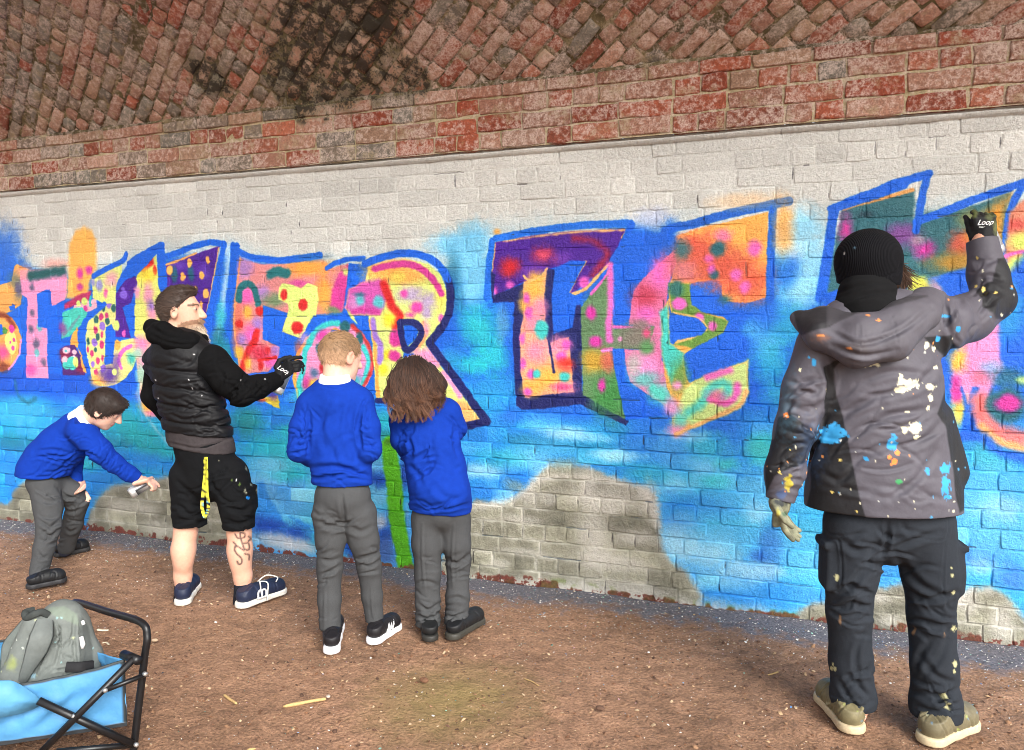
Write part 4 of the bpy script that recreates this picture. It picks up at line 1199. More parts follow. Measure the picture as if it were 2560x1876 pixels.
pal = np.array([srgb(*c) for c in [(124, 88, 64), (108, 76, 56), (138, 104, 78), (150, 116, 88), (96, 70, 56), (176, 146, 112), (190, 164, 132), (84, 62, 50)]])
scatter("gravel", n, np.stack([x, y, ground_z(x, y) + size * .25], -1), size, .55, pal[rr.integers(0, len(pal), n)], attr_mat("stone", .9, .2, 150, .0006, 400),
        "small brown stones and crumbs of earth scattered over the trodden ground", "gravel", 6)
# ------------------------------------------------------------------ organic shapes: blended distance fields meshed as one surface
def unit(v):
    v = np.asarray(v, float)
    return v / (np.linalg.norm(v) + 1e-12)


class Field:
    def __init__(s, lo, hi, h):
        s.lo, s.h = np.asarray(lo, float), h
        s.n = np.ceil((np.asarray(hi, float) - s.lo) / h).astype(int) + 2
        s.f = np.full(s.n, .2, np.float32)

    def sub(s, lo, hi, m):
        a = np.clip(np.floor((np.asarray(lo) - m - s.lo) / s.h).astype(int), 0, s.n)
        b = np.clip(np.ceil((np.asarray(hi) + m - s.lo) / s.h).astype(int) + 1, 0, s.n)
        if np.any(b <= a): return None, None
        ax = [(s.lo[i] + np.arange(a[i], b[i]) * s.h).astype(np.float32) for i in range(3)]
        sl = tuple(slice(a[i], b[i]) for i in range(3))
        return sl, (ax[0][:, None, None], ax[1][None, :, None], ax[2][None, None, :])

    def put(s, sl, d, k, cut=False):
        f = s.f[sl]
        if cut:
            d = -d
            h = np.clip(.5 - .5 * (d - f) / k, 0, 1) if k > 0 else None
            s.f[sl] = np.maximum(f, d) if k <= 0 else d + (f - d) * h + k * h * (1 - h)
        elif k <= 0:
            s.f[sl] = np.minimum(f, d)
        else:
            h = np.clip(.5 + .5 * (d - f) / k, 0, 1)
            s.f[sl] = d + (f - d) * h - k * h * (1 - h)

    def cone(s, a, b, ra, rb, k=.02, flat=None, cut=False):
        """rounded cone from a to b; flat = (axis, factor) squeezes it along axis"""
        a, b = np.asarray(a, float), np.asarray(b, float)
        R = max(ra, rb)
        sl, g = s.sub(np.minimum(a, b) - R, np.maximum(a, b) + R, k + .012)
        if sl is None: return
        p = [g[i] - np.float32(a[i]) for i in range(3)]
        d = b - a
        if flat is not None:
            n_, f = unit(flat[0]), flat[1]
            dot = p[0] * n_[0] + p[1] * n_[1] + p[2] * n_[2]
            p = [p[i] + dot * np.float32(n_[i] * (1 / f - 1)) for i in range(3)]
            d = d + n_ * (d @ n_) * (1 / f - 1)
        L2 = float(d @ d) + 1e-9
        t = np.clip((p[0] * d[0] + p[1] * d[1] + p[2] * d[2]) / L2, 0, 1)
        q = (p[0] - t * d[0]) ** 2 + (p[1] - t * d[1]) ** 2 + (p[2] - t * d[2]) ** 2
        dd = (np.sqrt(q) - (ra + (rb - ra) * t)) * (1 if flat is None else (flat[1] + 1) / 2)
        s.put(sl, dd.astype(np.float32), k, cut)

    def chain(s, pts, rad, k=.02, flat=None):
        for i in range(len(pts) - 1):
            s.cone(pts[i], pts[i + 1], rad[i], rad[i + 1], k, flat)

    def ell(s, c, r, ax=None, k=.02, cut=False):
        """ellipsoid, ax = rows of unit axes"""
        c = np.asarray(c, float); r = np.asarray(r, float)
        ax = np.eye(3) if ax is None else np.asarray(ax, float)
        ext = np.sqrt(((ax * r[:, None]) ** 2).sum(0))
        sl, g = s.sub(c - ext, c + ext, k + .012)
        if sl is None: return
        p = [g[i] - np.float32(c[i]) for i in range(3)]
        q = 0; q2 = 0
        for j in range(3):
            t = (p[0] * ax[j, 0] + p[1] * ax[j, 1] + p[2] * ax[j, 2]) / r[j]
            q = q + t * t
            q2 = q2 + (t / r[j]) ** 2
        k0 = np.sqrt(q); k1 = np.sqrt(q2) + 1e-9
        s.put(sl, (k0 * (k0 - 1) / k1).astype(np.float32), k, cut)

    def box(s, c, half, ax, r=.01, k=.01, cut=False):
        c = np.asarray(c, float); ax = np.asarray(ax, float); half = np.asarray(half, float)
        ext = np.abs(ax * half[:, None]).sum(0) + r
        sl, g = s.sub(c - ext, c + ext, k + .012)
        if sl is None: return
        p = [g[i] - np.float32(c[i]) for i in range(3)]
        q = [np.abs(p[0] * ax[j, 0] + p[1] * ax[j, 1] + p[2] * ax[j, 2]) - (half[j] - r) for j in range(3)]
        d = np.sqrt(sum(np.maximum(t, 0) ** 2 for t in q)) + np.minimum(np.maximum(q[0], np.maximum(q[1], q[2])), 0) - r
        s.put(sl, d.astype(np.float32), k, cut)

    def plane_cut(s, pt, n_, rad=None):
        """remove everything on the side the normal points to (within rad of pt, if given)"""
        n_ = unit(n_)
        if rad:
            sl, g = s.sub(np.asarray(pt) - rad, np.asarray(pt) + rad, 0)
            d = (g[0] - pt[0]) * n_[0] + (g[1] - pt[1]) * n_[1] + (g[2] - pt[2]) * n_[2]
            q = np.sqrt((g[0] - pt[0]) ** 2 + (g[1] - pt[1]) ** 2 + (g[2] - pt[2]) ** 2) - rad
            s.f[sl] = np.where(q < 0, np.maximum(s.f[sl], d.astype(np.float32)), s.f[sl])
            return
        ax = [(s.lo[i] + np.arange(s.n[i]) * s.h).astype(np.float32) for i in range(3)]
        d = (ax[0] - pt[0])[:, None, None] * n_[0] + (ax[1] - pt[1])[None, :, None] * n_[1] + (ax[2] - pt[2])[None, None, :] * n_[2]
        s.f = np.maximum(s.f, d.astype(np.float32))

    def mesh(s, thick=None):
        f = s.f
        f[0], f[-1] = np.maximum(f[0], .01), np.maximum(f[-1], .01)
        f[:, 0], f[:, -1] = np.maximum(f[:, 0], .01), np.maximum(f[:, -1], .01)
        f[:, :, 0], f[:, :, -1] = np.maximum(f[:, :, 0], .01), np.maximum(f[:, :, -1], .01)
        n = f.shape
        cs = [(i, j, k) for i in (0, 1) for j in (0, 1) for k in (0, 1)]
        cor = [f[i:n[0] - 1 + i, j:n[1] - 1 + j, k:n[2] - 1 + k] for i, j, k in cs]
        cnt = sum((c < 0).astype(np.int8) for c in cor)
        I = np.argwhere((cnt > 0) & (cnt < 8))
        val = np.stack([c[I[:, 0], I[:, 1], I[:, 2]] for c in cor], 1)
        acc = np.zeros((len(I), 3)); num = np.zeros(len(I))
        for a in range(8):
            for b in range(a + 1, 8):
                if sum(abs(cs[a][q] - cs[b][q]) for q in range(3)) != 1: continue
                m = (val[:, a] < 0) != (val[:, b] < 0)
                t = np.where(m, val[:, a] / np.where(m, val[:, a] - val[:, b], 1), 0)
                pa, pb = np.array(cs[a], float), np.array(cs[b], float)
                acc += m[:, None] * (pa + t[:, None] * (pb - pa)); num += m
        V = s.lo + (I + acc / num[:, None]) * s.h
        idx = np.full((n[0] - 1, n[1] - 1, n[2] - 1), -1, np.int64)
        idx[I[:, 0], I[:, 1], I[:, 2]] = np.arange(len(I))
        sg = f < 0
        Q = []
        E = np.argwhere(sg[:-1, 1:-1, 1:-1] != sg[1:, 1:-1, 1:-1]); i, j, k = E[:, 0], E[:, 1] + 1, E[:, 2] + 1
        q = np.stack([idx[i, j - 1, k - 1], idx[i, j, k - 1], idx[i, j, k], idx[i, j - 1, k]], 1); fl = ~sg[i, j, k]; q[fl] = q[fl][:, ::-1]; Q.append(q)
        E = np.argwhere(sg[1:-1, :-1, 1:-1] != sg[1:-1, 1:, 1:-1]); i, j, k = E[:, 0] + 1, E[:, 1], E[:, 2] + 1
        q = np.stack([idx[i - 1, j, k - 1], idx[i - 1, j, k], idx[i, j, k], idx[i, j, k - 1]], 1); fl = ~sg[i, j, k]; q[fl] = q[fl][:, ::-1]; Q.append(q)
        E = np.argwhere(sg[1:-1, 1:-1, :-1] != sg[1:-1, 1:-1, 1:]); i, j, k = E[:, 0] + 1, E[:, 1] + 1, E[:, 2]
        q = np.stack([idx[i - 1, j - 1, k], idx[i, j - 1, k], idx[i, j, k], idx[i - 1, j, k]], 1); fl = ~sg[i, j, k]; q[fl] = q[fl][:, ::-1]; Q.append(q)
        return V, np.concatenate(Q)


def vnormals(V, Q):
    n = np.cross(V[Q[:, 2]] - V[Q[:, 0]], V[Q[:, 3]] - V[Q[:, 1]])
    N = np.zeros_like(V)
    for c in range(4):
        np.add.at(N, Q[:, c], n)
    return N / (np.linalg.norm(N, axis=1)[:, None] + 1e-12)


class Skin:
    """a meshed field with colour painting and fold carving, all in world space"""
    def __init__(s, F, col):
        s.V, s.Q = F.mesh()
        s.N = vnormals(s.V, s.Q)
        s.px, s.z = proj(s.V)
        s.C = np.tile(np.asarray(srgb(*col), np.float32), (len(s.V), 1))

    def smooth(s, it=1):
        for _ in range(it):
            A = np.zeros_like(s.V); c = np.zeros(len(s.V))
            for a, b in ((0, 1), (1, 2), (2, 3), (3, 0)):
                np.add.at(A, s.Q[:, a], s.V[s.Q[:, b]]); np.add.at(A, s.Q[:, b], s.V[s.Q[:, a]])
                np.add.at(c, s.Q[:, a], 1); np.add.at(c, s.Q[:, b], 1)
            s.V = .5 * s.V + .5 * A / c[:, None]
        s.N = vnormals(s.V, s.Q); s.px, s.z = proj(s.V)
        return s

    def rumple(s, amp, scale, seed=0, mask=None, oct=2, ridge=False):
        d = fbm3(s.V, scale, oct, seed)
        if ridge:
            d = 1 - 2 * np.abs(d)
        d = d * amp
        if mask is not None: d = d * mask
        s.V = s.V + s.N * d[:, None]
        s.N = vnormals(s.V, s.Q)
        return s

    def fold(s, pts, w, amp, front=True):
        """crease along a line given in photo pixels; amp < 0 carves, > 0 raises"""
        p = spline(np.array(pts, float), 5) if len(pts) > 2 else np.array(pts, float)
        ix = np.nonzero(np.all((s.px > p.min(0) - 6 * w) & (s.px < p.max(0) + 6 * w), 1) & ((s.N @ -_cf > -.1) | (not front)))[0]
        if not len(ix): return s
        q = s.px[ix]
        d = np.full(len(ix), 1e9); tt = np.zeros(len(ix))
        n = len(p) - 1
        for i in range(n):
            A, B_ = p[i], p[i + 1]
            e = B_ - A
            t = np.clip(((q - A) @ e) / (e @ e + 1e-9), 0, 1)
            dd = np.linalg.norm(q - A - t[:, None] * e, axis=1)
            tt = np.where(dd < d, (i + t) / n, tt); d = np.minimum(d, dd)
        env = np.sin(np.clip(tt, .04, .96) * np.pi) ** .6
        off = amp * env * (np.exp(-(d / w) ** 2) - .55 * np.exp(-((d - 1.9 * w) / w) ** 2))
        s.V[ix] += s.N[ix] * off[:, None]
        s.N = vnormals(s.V, s.Q)
        return s

    def crumple(s, cx, cy, rx, ry, ang, n, w, amp, seed=0, spread=.35, length=.6):
        """a patch of short irregular creases round a bend in the cloth"""
        rr = np.random.default_rng(seed + int(cx) * 7 + int(cy))
        sel = (np.abs(s.px[:, 0] - cx) < rx * 2 + 40) & (np.abs(s.px[:, 1] - cy) < ry * 2 + 40) & (s.N @ -_cf > -.1)
        ix = np.nonzero(sel)[0]
        if not len(ix): return s
        P2, off = s.px[ix], np.zeros(len(ix))
        for _ in range(n):
            a = ang + rr.normal(0, spread)
            c = np.array([cx + rr.uniform(-1, 1) * rx * .8, cy + rr.uniform(-1, 1) * ry])
            L = rx * length * rr.uniform(.5, 1.4)
            e = np.array([math.cos(a), -math.sin(a)])
            nn = np.array([-e[1], e[0]])
            t = (P2 - c) @ e / L
            q = (P2 - c) @ nn + rr.normal(0, .25) * L * t * t
            ww = w * rr.uniform(.7, 1.5)
            off += -amp * rr.uniform(.5, 1.3) * np.exp(-t ** 4) * (np.exp(-(q / ww) ** 2) - .6 * np.exp(-((q - 1.8 * ww) / ww) ** 2))
        s.V[ix] += s.N[ix] * off[:, None]
        s.N = vnormals(s.V, s.Q)
        return s

    def inside(s, poly):
        x, y = s.px[:, 0], s.px[:, 1]
        ins = np.zeros(len(x), bool)
        for i in range(len(poly)):
            (ax, ay), (bx, by) = poly[i], poly[(i + 1) % len(poly)]
            if ay != by:
                ins ^= ((ay > y) != (by > y)) & (x < (bx - ax) * (y - ay) / (by - ay) + ax)
        return ins

    def paint(s, poly, col, side=1, alpha=1.0, ragged=0.0):
        """colour an area outlined in photo pixels on the side facing the viewer (side 1), away (-1) or both (0)"""
        if ragged:
            keep = s.px
            s.px = s.px + ragged * np.stack([fbm3(s.V, 60, 2, 3), fbm3(s.V, 60, 2, 9)], -1)
        m = s.inside(poly)
        d = np.full(len(s.V), 1e9)
        for i in range(len(poly)):
            A, B_ = np.array(poly[i], float), np.array(poly[(i + 1) % len(poly)], float)
            e = B_ - A
            t = np.clip(((s.px - A) @ e) / (e @ e + 1e-9), 0, 1)
            d = np.minimum(d, np.linalg.norm(s.px - A - t[:, None] * e, axis=1))
        if ragged: s.px = keep
        a = np.clip(.5 + np.where(m, d, -d) / 4.0, 0, 1) * alpha
        if side: a = a * (side * (s.N @ -_cf) > -.05)
        s.C = s.C * (1 - a[:, None]) + np.asarray(srgb(*col)) * a[:, None]
        return s

    def spot(s, x, y, r, col, alpha=1.0, ry=None, soft=0.0, ragged=.5):
        k = 2.2 * max(r, ry or r)
        ix = np.nonzero((np.abs(s.px[:, 0] - x) < k) & (np.abs(s.px[:, 1] - y) < k) & (s.N @ -_cf > 0))[0]
        if not len(ix): return s
        d = np.hypot((s.px[ix, 0] - x) / r, (s.px[ix, 1] - y) / (ry or r)) + ragged * fbm3(s.V[ix], 90, 2, int(x) % 17)
        a = np.clip((1 - d) / max(soft, 1e-3), 0, 1) * alpha
        s.C[ix] = s.C[ix] * (1 - a[:, None]) + np.asarray(srgb(*col), np.float32) * a[:, None]
        return s

    def where(s, m, col):
        s.C[m] = srgb(*col)
        return s

    def build(s, name, mat, parent=None):
        return obj(name, make_mesh(name, s.V, s.Q, True, s.C), mat, parent)


def bounds(pts, m):
    p = np.array([np.asarray(q, float) for q in pts])
    return p.min(0) - m, p.max(0) + m


def strands(name, roots, dirs, length, mat, parent, cols, width=.0016, seg=4, droop=0.0, curl=0.0, clump=0.0, seed=0):
    """many fine tapering locks as one mesh; roots (n,3), dirs (n,3), length (n,)"""
    rr = np.random.default_rng(seed)
    n = len(roots)
    P_ = np.zeros((n, seg + 1, 3)); P_[:, 0] = roots
    d = dirs / (np.linalg.norm(dirs, axis=1)[:, None] + 1e-9)
    for i in range(seg):
        d = d + np.array([0, 0, -droop]) / seg + rr.normal(0, curl, (n, 3))
        d /= np.linalg.norm(d, axis=1)[:, None]
        P_[:, i + 1] = P_[:, i] + d * (length / seg)[:, None]
    ribbons(name, P_, mat, parent, cols, width)


def ribbons(name, P_, mat, parent, cols, width):
    n, m = P_.shape[:2]
    T = np.gradient(P_, axis=1)
    side = np.cross(T, (P_ - CAM))
    side /= np.linalg.norm(side, axis=2)[..., None] + 1e-9
    # cross-shaped locks keep their width from any side
    nrm = np.cross(side, T); nrm /= np.linalg.norm(nrm, axis=2)[..., None] + 1e-9
    w = width * (1 - .85 * (np.linspace(0, 1, m) ** 2))[None, :, None]
    if np.ndim(width): w = np.asarray(width)[:, None, None] * (1 - .85 * (np.linspace(0, 1, m) ** 2))[None, :, None]
    V = np.stack([P_ - side * w - nrm * w * .3, P_ + nrm * w * .5, P_ + side * w - nrm * w * .3], 2)        # n,m,3,3
    base = (np.arange(n) * m * 3)[:, None] + (np.arange(m - 1) * 3)[None, :]
    Q = []
    for a, b in ((0, 1), (1, 2)):
        Q.append(np.stack([base + a, base + b, base + b + 3, base + a + 3], -1).reshape(-1, 4))
    C = np.repeat(cols, m * 3, 0) if np.ndim(cols) == 2 else np.repeat(cols.reshape(-1, 3), 3, 0)
    return obj(name, make_mesh(name, V.reshape(-1, 3), np.concatenate(Q), True, C), mat, parent)


def shoe_axes(heel, toe):
    f = np.asarray(toe, float) - np.asarray(heel, float); L = np.linalg.norm(f); f = f / L
    s_ = unit(np.cross(f, _up)); u = np.cross(s_, f)
    return f, s_, u, L


def make_shoe(person, heel, toe, col, sole_col, mat, lift=.0, hgt=.085, w=.045, sole=.026, ankle=None, bands=()):
    """heel and toe: points on the ground at the back and the front of the sole"""
    f, s_, u, L = shoe_axes(heel, toe)
    heel = np.asarray(heel, float)
    pt = lambda a, b, c: heel + f * a * L + s_ * b + u * c
    F = Field(*bounds([pt(0, -w, -.02), pt(1, w, hgt + .03), pt(0, w, 0), pt(1, -w, hgt)], .05), .0048)
    F.chain([pt(.17, 0, sole + .022), pt(.5, 0, sole + .022), pt(.80, 0, sole + .012)], [w * .86, w * .80, w * .98], .02)
    F.cone(pt(.16, 0, sole + .03), pt(.18, 0, hgt), w * .82, w * .84, .015)
    F.cone(pt(.3, 0, hgt - .02), pt(.72, 0, sole + .02), w * .72, w * .8, .02)
    F.plane_cut(pt(0, 0, sole * .8), -u)
    F.plane_cut(pt(.17, 0, hgt + .004), unit(u - .25 * f))
    sk = Skin(F, col)
    for a in (.28, .66):
        q = proj(np.array([pt(a, -w, .03), pt(a + .03, -w * .9, .055), pt(a + .06, 0, hgt), pt(a + .03, w * .9, .055), pt(a, w, .03)]))[0]
        sk.fold([tuple(t) for t in q], 1.8, -.003)
    sk.C *= (1 + .18 * fbm3(sk.V, 35, 3, 7))[:, None]
    for fn in bands: fn(sk, pt)
    up = sk.build("shoe", mat, person)
    F = Field(*bounds([pt(0, -w, -.02), pt(1, w, .05), pt(0, w, 0), pt(1, -w, .05)], .04), .0045)
    F.chain([pt(.15, 0, .012), pt(.5, 0, .012), pt(.81, 0, .012)], [w * .96, w * .86, w * 1.08], .02)
    F.plane_cut(pt(0, 0, sole), u)
    F.plane_cut(pt(0, 0, .0), -u)
    sk2 = Skin(F, sole_col)
    so = sk2.build("sole", mat, up)
    return up
# ------------------------------------------------------------------ people
M_SKIN = NT("skin")
_a = M_SKIN.n("ShaderNodeAttribute", attribute_name="Col").outputs["Color"]
_p = M_SKIN.pos()
_n = M_SKIN.noise(_p, 70, 4, .6)
M_SKIN = M_SKIN.done(M_SKIN.mix(1.0, _a, M_SKIN.ramp(_n, .3, .7, (.93, .90, .90), (1.05, 1.04, 1.04)), 'MULTIPLY'), .5,
                     M_SKIN.bump(M_SKIN.noise(_p, 420, 3), .0006, .5), .4, **{"Subsurface Weight": .12, "Subsurface Radius": (.01, .004, .002), "Subsurface Scale": .4})
M_KNIT = attr_mat("sweatshirt_knit", .92, .10, 45, .0007, 1100, .15, fold=.004, fscale=26)
M_WOOL = attr_mat("trouser_cloth", .9, .14, 260, .0006, 1300, .15, fold=.004, fscale=22)
M_SHELL = attr_mat("jacket_shell", .62, .09, 22, .0004, 1500, .35, fold=.005, fscale=20)
M_QUILT = attr_mat("quilted_nylon", .6, .10, 30, .0004, 900, .28, fold=.004, fscale=30)
M_FLEECE = attr_mat("black_fleece", .95, .15, 60, .0008, 700, .1, fold=.003, fscale=30)
_k = NT("ribbed_knit")
_vr = _k.n("ShaderNodeVectorRotate", rotation_type='Z_AXIS'); _k.set(_vr.inputs["Vector"], _k.pos()); _vr.inputs["Angle"].default_value = -YAW
_wv = _k.n("ShaderNodeTexWave", wave_type='BANDS', bands_direction='X'); _k.set(_wv.inputs["Vector"], _vr.outputs[0]); _wv.inputs["Scale"].default_value = 62; _wv.inputs["Distortion"].default_value = 1.5
M_RIB = _k.done(_k.mix(1.0, _k.n("ShaderNodeAttribute", attribute_name="Col").outputs["Color"], _k.ramp(_wv.outputs["Fac"], .1, .9, (.8,) * 3, (1.2,) * 3), 'MULTIPLY'), .95, _k.bump(_wv.outputs["Fac"], .0025, .6), .12)
M_LEATHER = attr_mat("shoe_upper", .55, .18, 90, .0004, 700, .4)
M_HAIR = attr_mat("hair", .58, .25, 120, .0002, 900, .4)
M_CAN = attr_mat("can_metal", .3, .08, 120, .0001, 500, .5, metallic=.55)
M_GLOVE = attr_mat("work_glove", .7, .2, 90, .0006, 700, .3, fold=.003, fscale=60)
SKIN_C, SKIN_K = (214, 160, 134), (232, 184, 160)
BLUE_C, GREY_C = (14, 52, 148), (70, 71, 72)


def head(F, c, f, u, s=1.0, ears=True, jaw=1.0):
    f = unit(f); u = unit(u - f * (u @ f)); r = np.cross(f, u)
    ax = np.array([r, f, u])
    A = lambda x, y, z: c + (r * x + f * y + u * z) * s
    F.ell(A(0, -.012, .022), np.array([.076, .096, .092]) * s, ax, .02)
    F.ell(A(0, .030, -.038), np.array([.060, .062, .078]) * s * np.array([1, 1, jaw]), ax, .025)
    F.ell(A(0, .066, -.092), np.array([.026, .022, .020]) * s, ax, .025)
    F.ell(A(0, .070, .030), np.array([.052, .022, .016]) * s, ax, .015)
    F.cone(A(0, .088, .020), A(0, .114, -.024), .009 * s, .014 * s, .010)
    F.ell(A(0, .098, -.028), np.array([.019, .012, .009]) * s, ax, .008)
    F.ell(A(0, .090, -.052), np.array([.024, .010, .007]) * s, ax, .006)
    F.ell(A(0, .088, -.066), np.array([.021, .010, .007]) * s, ax, .006)
    for e in (-1, 1):
        F.ell(A(.034 * e, .092, .010), np.array([.016, .012, .010]) * s, ax, .008, cut=True)
        F.ell(A(.033 * e, .076, .009), np.array([.014, .013, .012]) * s, ax, .004)
        if ears:
            ea = np.array([unit(r * e - f * .35), unit(f + r * e * .35), u])
            F.ell(A(.079 * e, -.010, -.008), np.array([.010, .022, .034]) * s, ea, .008)
            F.ell(A(.090 * e, -.004, -.004), np.array([.008, .011, .020]) * s, ea, .006, cut=True)
    return A, ax


def face_paint(sk, A, ax, s, brow=(90, 64, 48), lip=(190, 106, 96)):
    """eyes, brows and lips as colour on the face"""
    r, f, u = ax
    loc = (sk.V - A(0, 0, 0)) @ np.stack([r, f, u], 1) / s
    x, y, z = loc[:, 0], loc[:, 1], loc[:, 2]
    ax_ = np.abs(x)
    fr = y > .045
    sk.where(fr & (((ax_ - .033) / .014) ** 2 + ((z - .010) / .0045) ** 2 < 1), (176, 150, 138))
    sk.where(fr & (((ax_ - .034) / .007) ** 2 + ((z - .010) / .0050) ** 2 < 1), (46, 36, 32))
    sk.where(fr & (np.abs(z - .034 + .12 * np.abs(ax_ - .035)) < .006) & (ax_ > .012) & (ax_ < .058), brow)
    sk.where(fr & (((x) / .024) ** 2 + ((z + .059) / .012) ** 2 < 1) & (y > .078), lip)
    return loc


def cap(A, ax, s, cut, grow=.010, h=.0055, low=-.05, extra=None):
    """hair shell over the skull, trimmed by cut(local) > 0"""
    c = A(0, 0, 0)
    F = Field(c - .19 * s, c + .19 * s, h)
    F.ell(A(0, -.012, .022), np.array([.076, .096, .092]) * s + grow, ax, .01)
    if extra: extra(F)
    g = [F.lo[i] + np.arange(F.n[i]) * F.h for i in range(3)]
    G = np.stack(np.meshgrid(*g, indexing='ij'), -1) - c
    L = (G @ np.stack(ax, 1)) / s
    F.f = np.maximum(F.f, (cut(L[..., 0], L[..., 1], L[..., 2]) * s).astype(np.float32))
    return F


def hair_fuzz(name, sk, A, ax, s, n, length, comb, col, parent, seed=0, width=.0014, spread=.35, lift=.35):
    rr = np.random.default_rng(seed)
    i = rr.integers(0, len(sk.V), n)
    N = sk.N[i]
    cd = np.asarray(comb, float)
    cd = np.tile(cd, (n, 1)) if cd.ndim == 1 else cd[i]
    d = cd - N * (cd * N).sum(1)[:, None]
    d = d / (np.linalg.norm(d, axis=1)[:, None] + 1e-6) + N * lift + rr.normal(0, spread, (n, 3))
    L = length * rr.uniform(.5, 1.3, n)
    cols = sk.C[i] * rr.uniform(.55, 1.5, (n, 1))
    strands(name, sk.V[i] - N * .002, d, L, M_HAIR, parent, cols, width, 3, .2, .12, seed=seed)


def finger_hand(F, wrist, palm_c, across, fwd, n_, s=1.0, curl=(.9, 1.0, 1.1, 1.2), thumb=1, spread=.0, k=.006, L=1.0, tcurl=.4):
    """palm and five fingers. across: from index to little finger; fwd: wrist to knuckles; n_: out of the palm (fingers curl that way)"""
    across, fwd, n_ = unit(across), unit(fwd), unit(n_)
    F.cone(wrist, palm_c - fwd * .02 * s, .026 * s, .030 * s, .015)
    F.box(palm_c, np.array([.041, .046, .015]) * s, np.array([across, fwd, n_]), .013 * s, .010)
    for i, (ln, off) in enumerate(zip((.072, .080, .074, .058), (-.030, -.010, .010, .029))):
        b = palm_c + across * off * s + fwd * .040 * s
        dirv = unit(fwd + across * (i - 1.5) * spread)
        p, a, pts = b, 0.0, [b]
        for seg in (.42, .33, .25):
            a += curl[i] * (.75 if seg == .42 else 1.0)
            p = p + (dirv * math.cos(a) + n_ * math.sin(a)) * ln * seg * s * L
            pts.append(p)
        F.chain(pts, [.0098 * s, .0092 * s, .0085 * s, .0072 * s], .004)
    b = palm_c - across * .034 * s - fwd * .026 * s
    d1 = unit(-across * .75 * thumb + fwd * .65 + n_ * .35)
    p1 = b + d1 * .034 * s
    d2 = unit(fwd * .8 + n_ * tcurl - across * .1)
    F.chain([b, p1, p1 + d2 * .030 * s, p1 + d2 * .052 * s + n_ * .006 * s], [.014 * s, .0115 * s, .0105 * s, .008 * s], .006)


def spray_can(base, top, label, r=.033, body=(40, 40, 44), band=(206, 206, 204)):
    """steel aerosol can with a shoulder dome and a nozzle"""
    base, top = np.asarray(base, float), np.asarray(top, float)
    a = unit(top - base)
    root = empty("spray_can", base)
    tag(root, label, "spray can", "spray cans in use")
    L = np.linalg.norm(top - base)
    prof = [(0, r * .86), (.012, r), (.03, r), (.032, r * .985), (.62 * L, r * .985), (.62 * L + .002, r), (.80 * L, r), (.81 * L, r * .9), (.86 * L, r * .55), (.875 * L, r * .42)]
    mb = MB()
    pts = np.array([base + a * t for t, _ in prof])
    n = 20
    ref = unit(np.cross(a, [0.3, .5, .8])); v2 = np.cross(a, ref)
    th = np.arange(n) * 2 * np.pi / n
    V = np.concatenate([p + q * (np.cos(th)[:, None] * ref + np.sin(th)[:, None] * v2) for p, (_, q) in zip(pts, prof)])
    Q = [[i * n + j, i * n + (j + 1) % n, (i + 1) * n + (j + 1) % n, (i + 1) * n + j] for i in range(len(prof) - 1) for j in range(n)]
    V = np.concatenate([V, pts[:1], pts[-1:]])
    T = [[len(V) - 2, (j + 1) % n, j] for j in range(n)] + [[len(V) - 1, (len(prof) - 1) * n + j, (len(prof) - 1) * n + (j + 1) % n] for j in range(n)]
    ht = np.array([t for t, _ in prof]).repeat(n); ang = np.tile(th, len(prof))
    C = np.tile(np.array(srgb(*band)), (len(V), 1))
    m = np.concatenate([(ht > .031) & (ht < .7 * L) & (np.sin(ang * 2 + ht * 30) > -.1), [False, False]])
    C[m] = srgb(*body)
    mb.add(V, Q, T, C)
    mb.build("can_body", M_CAN, root)
    mb = MB()
    mb.tube([base + a * .87 * L, base + a * .93 * L, base + a * L], [.011, .012, .010], 10, srgb(226, 226, 222))
    mb.build("nozzle", M_LEATHER, root)
    return root


def text_on(name, body, p, x, y, size, col_mat, parent, slant=.25, off=.003):
    """small flat printed lettering"""
    cu = bpy.data.curves.new(name, 'FONT')
    cu.body = body; cu.size = size; cu.shear = slant; cu.align_x = 'CENTER'; cu.align_y = 'CENTER'; cu.extrude = .0004
    o = bpy.data.objects.new(name, cu)
    COL.objects.link(o)
    x = unit(x); z = unit(np.cross(x, y)); y = np.cross(z, x)
    M = frame(np.asarray(p) + z * off, x, y, z)
    dg = bpy.context.evaluated_depsgraph_get()
    me = bpy.data.meshes.new_from_object(o.evaluated_get(dg))
    bpy.data.objects.remove(o)
    V = np.zeros(len(me.vertices) * 3); me.vertices.foreach_get("co", V)
    V = V.reshape(-1, 3) @ M[:3, :3].T + M[:3, 3]
    me.vertices.foreach_set("co", V.ravel()); me.update()
    me.materials.clear(); me.materials.append(col_mat)
    return obj(name, me, None, parent)


M_PRINT = plain_mat("white_print", srgb(226, 226, 224), .6, .05)
RT, FW, UP = _rt, _fw, _up


def person(name_pt, label):
    r = empty("person", (name_pt[0], name_pt[1], 0))
    tag(r, label, "person")
    return r


def trousers(K, joints, radii, waist_z=None, h=.006, flat=.8, pelvis=None):
    """joints: for each leg list of points; pelvis: list of (pt, r)"""
    allp = [p for leg in joints for p in leg] + [p for p, _ in pelvis]
    F = Field(*bounds(allp, .2), h)
    for p, r in pelvis:
        F.ell(p, r, np.array([RT, FW, UP]), .03)
    for leg, rad in zip(joints, radii):
        F.chain(leg, rad, .022)
    return F


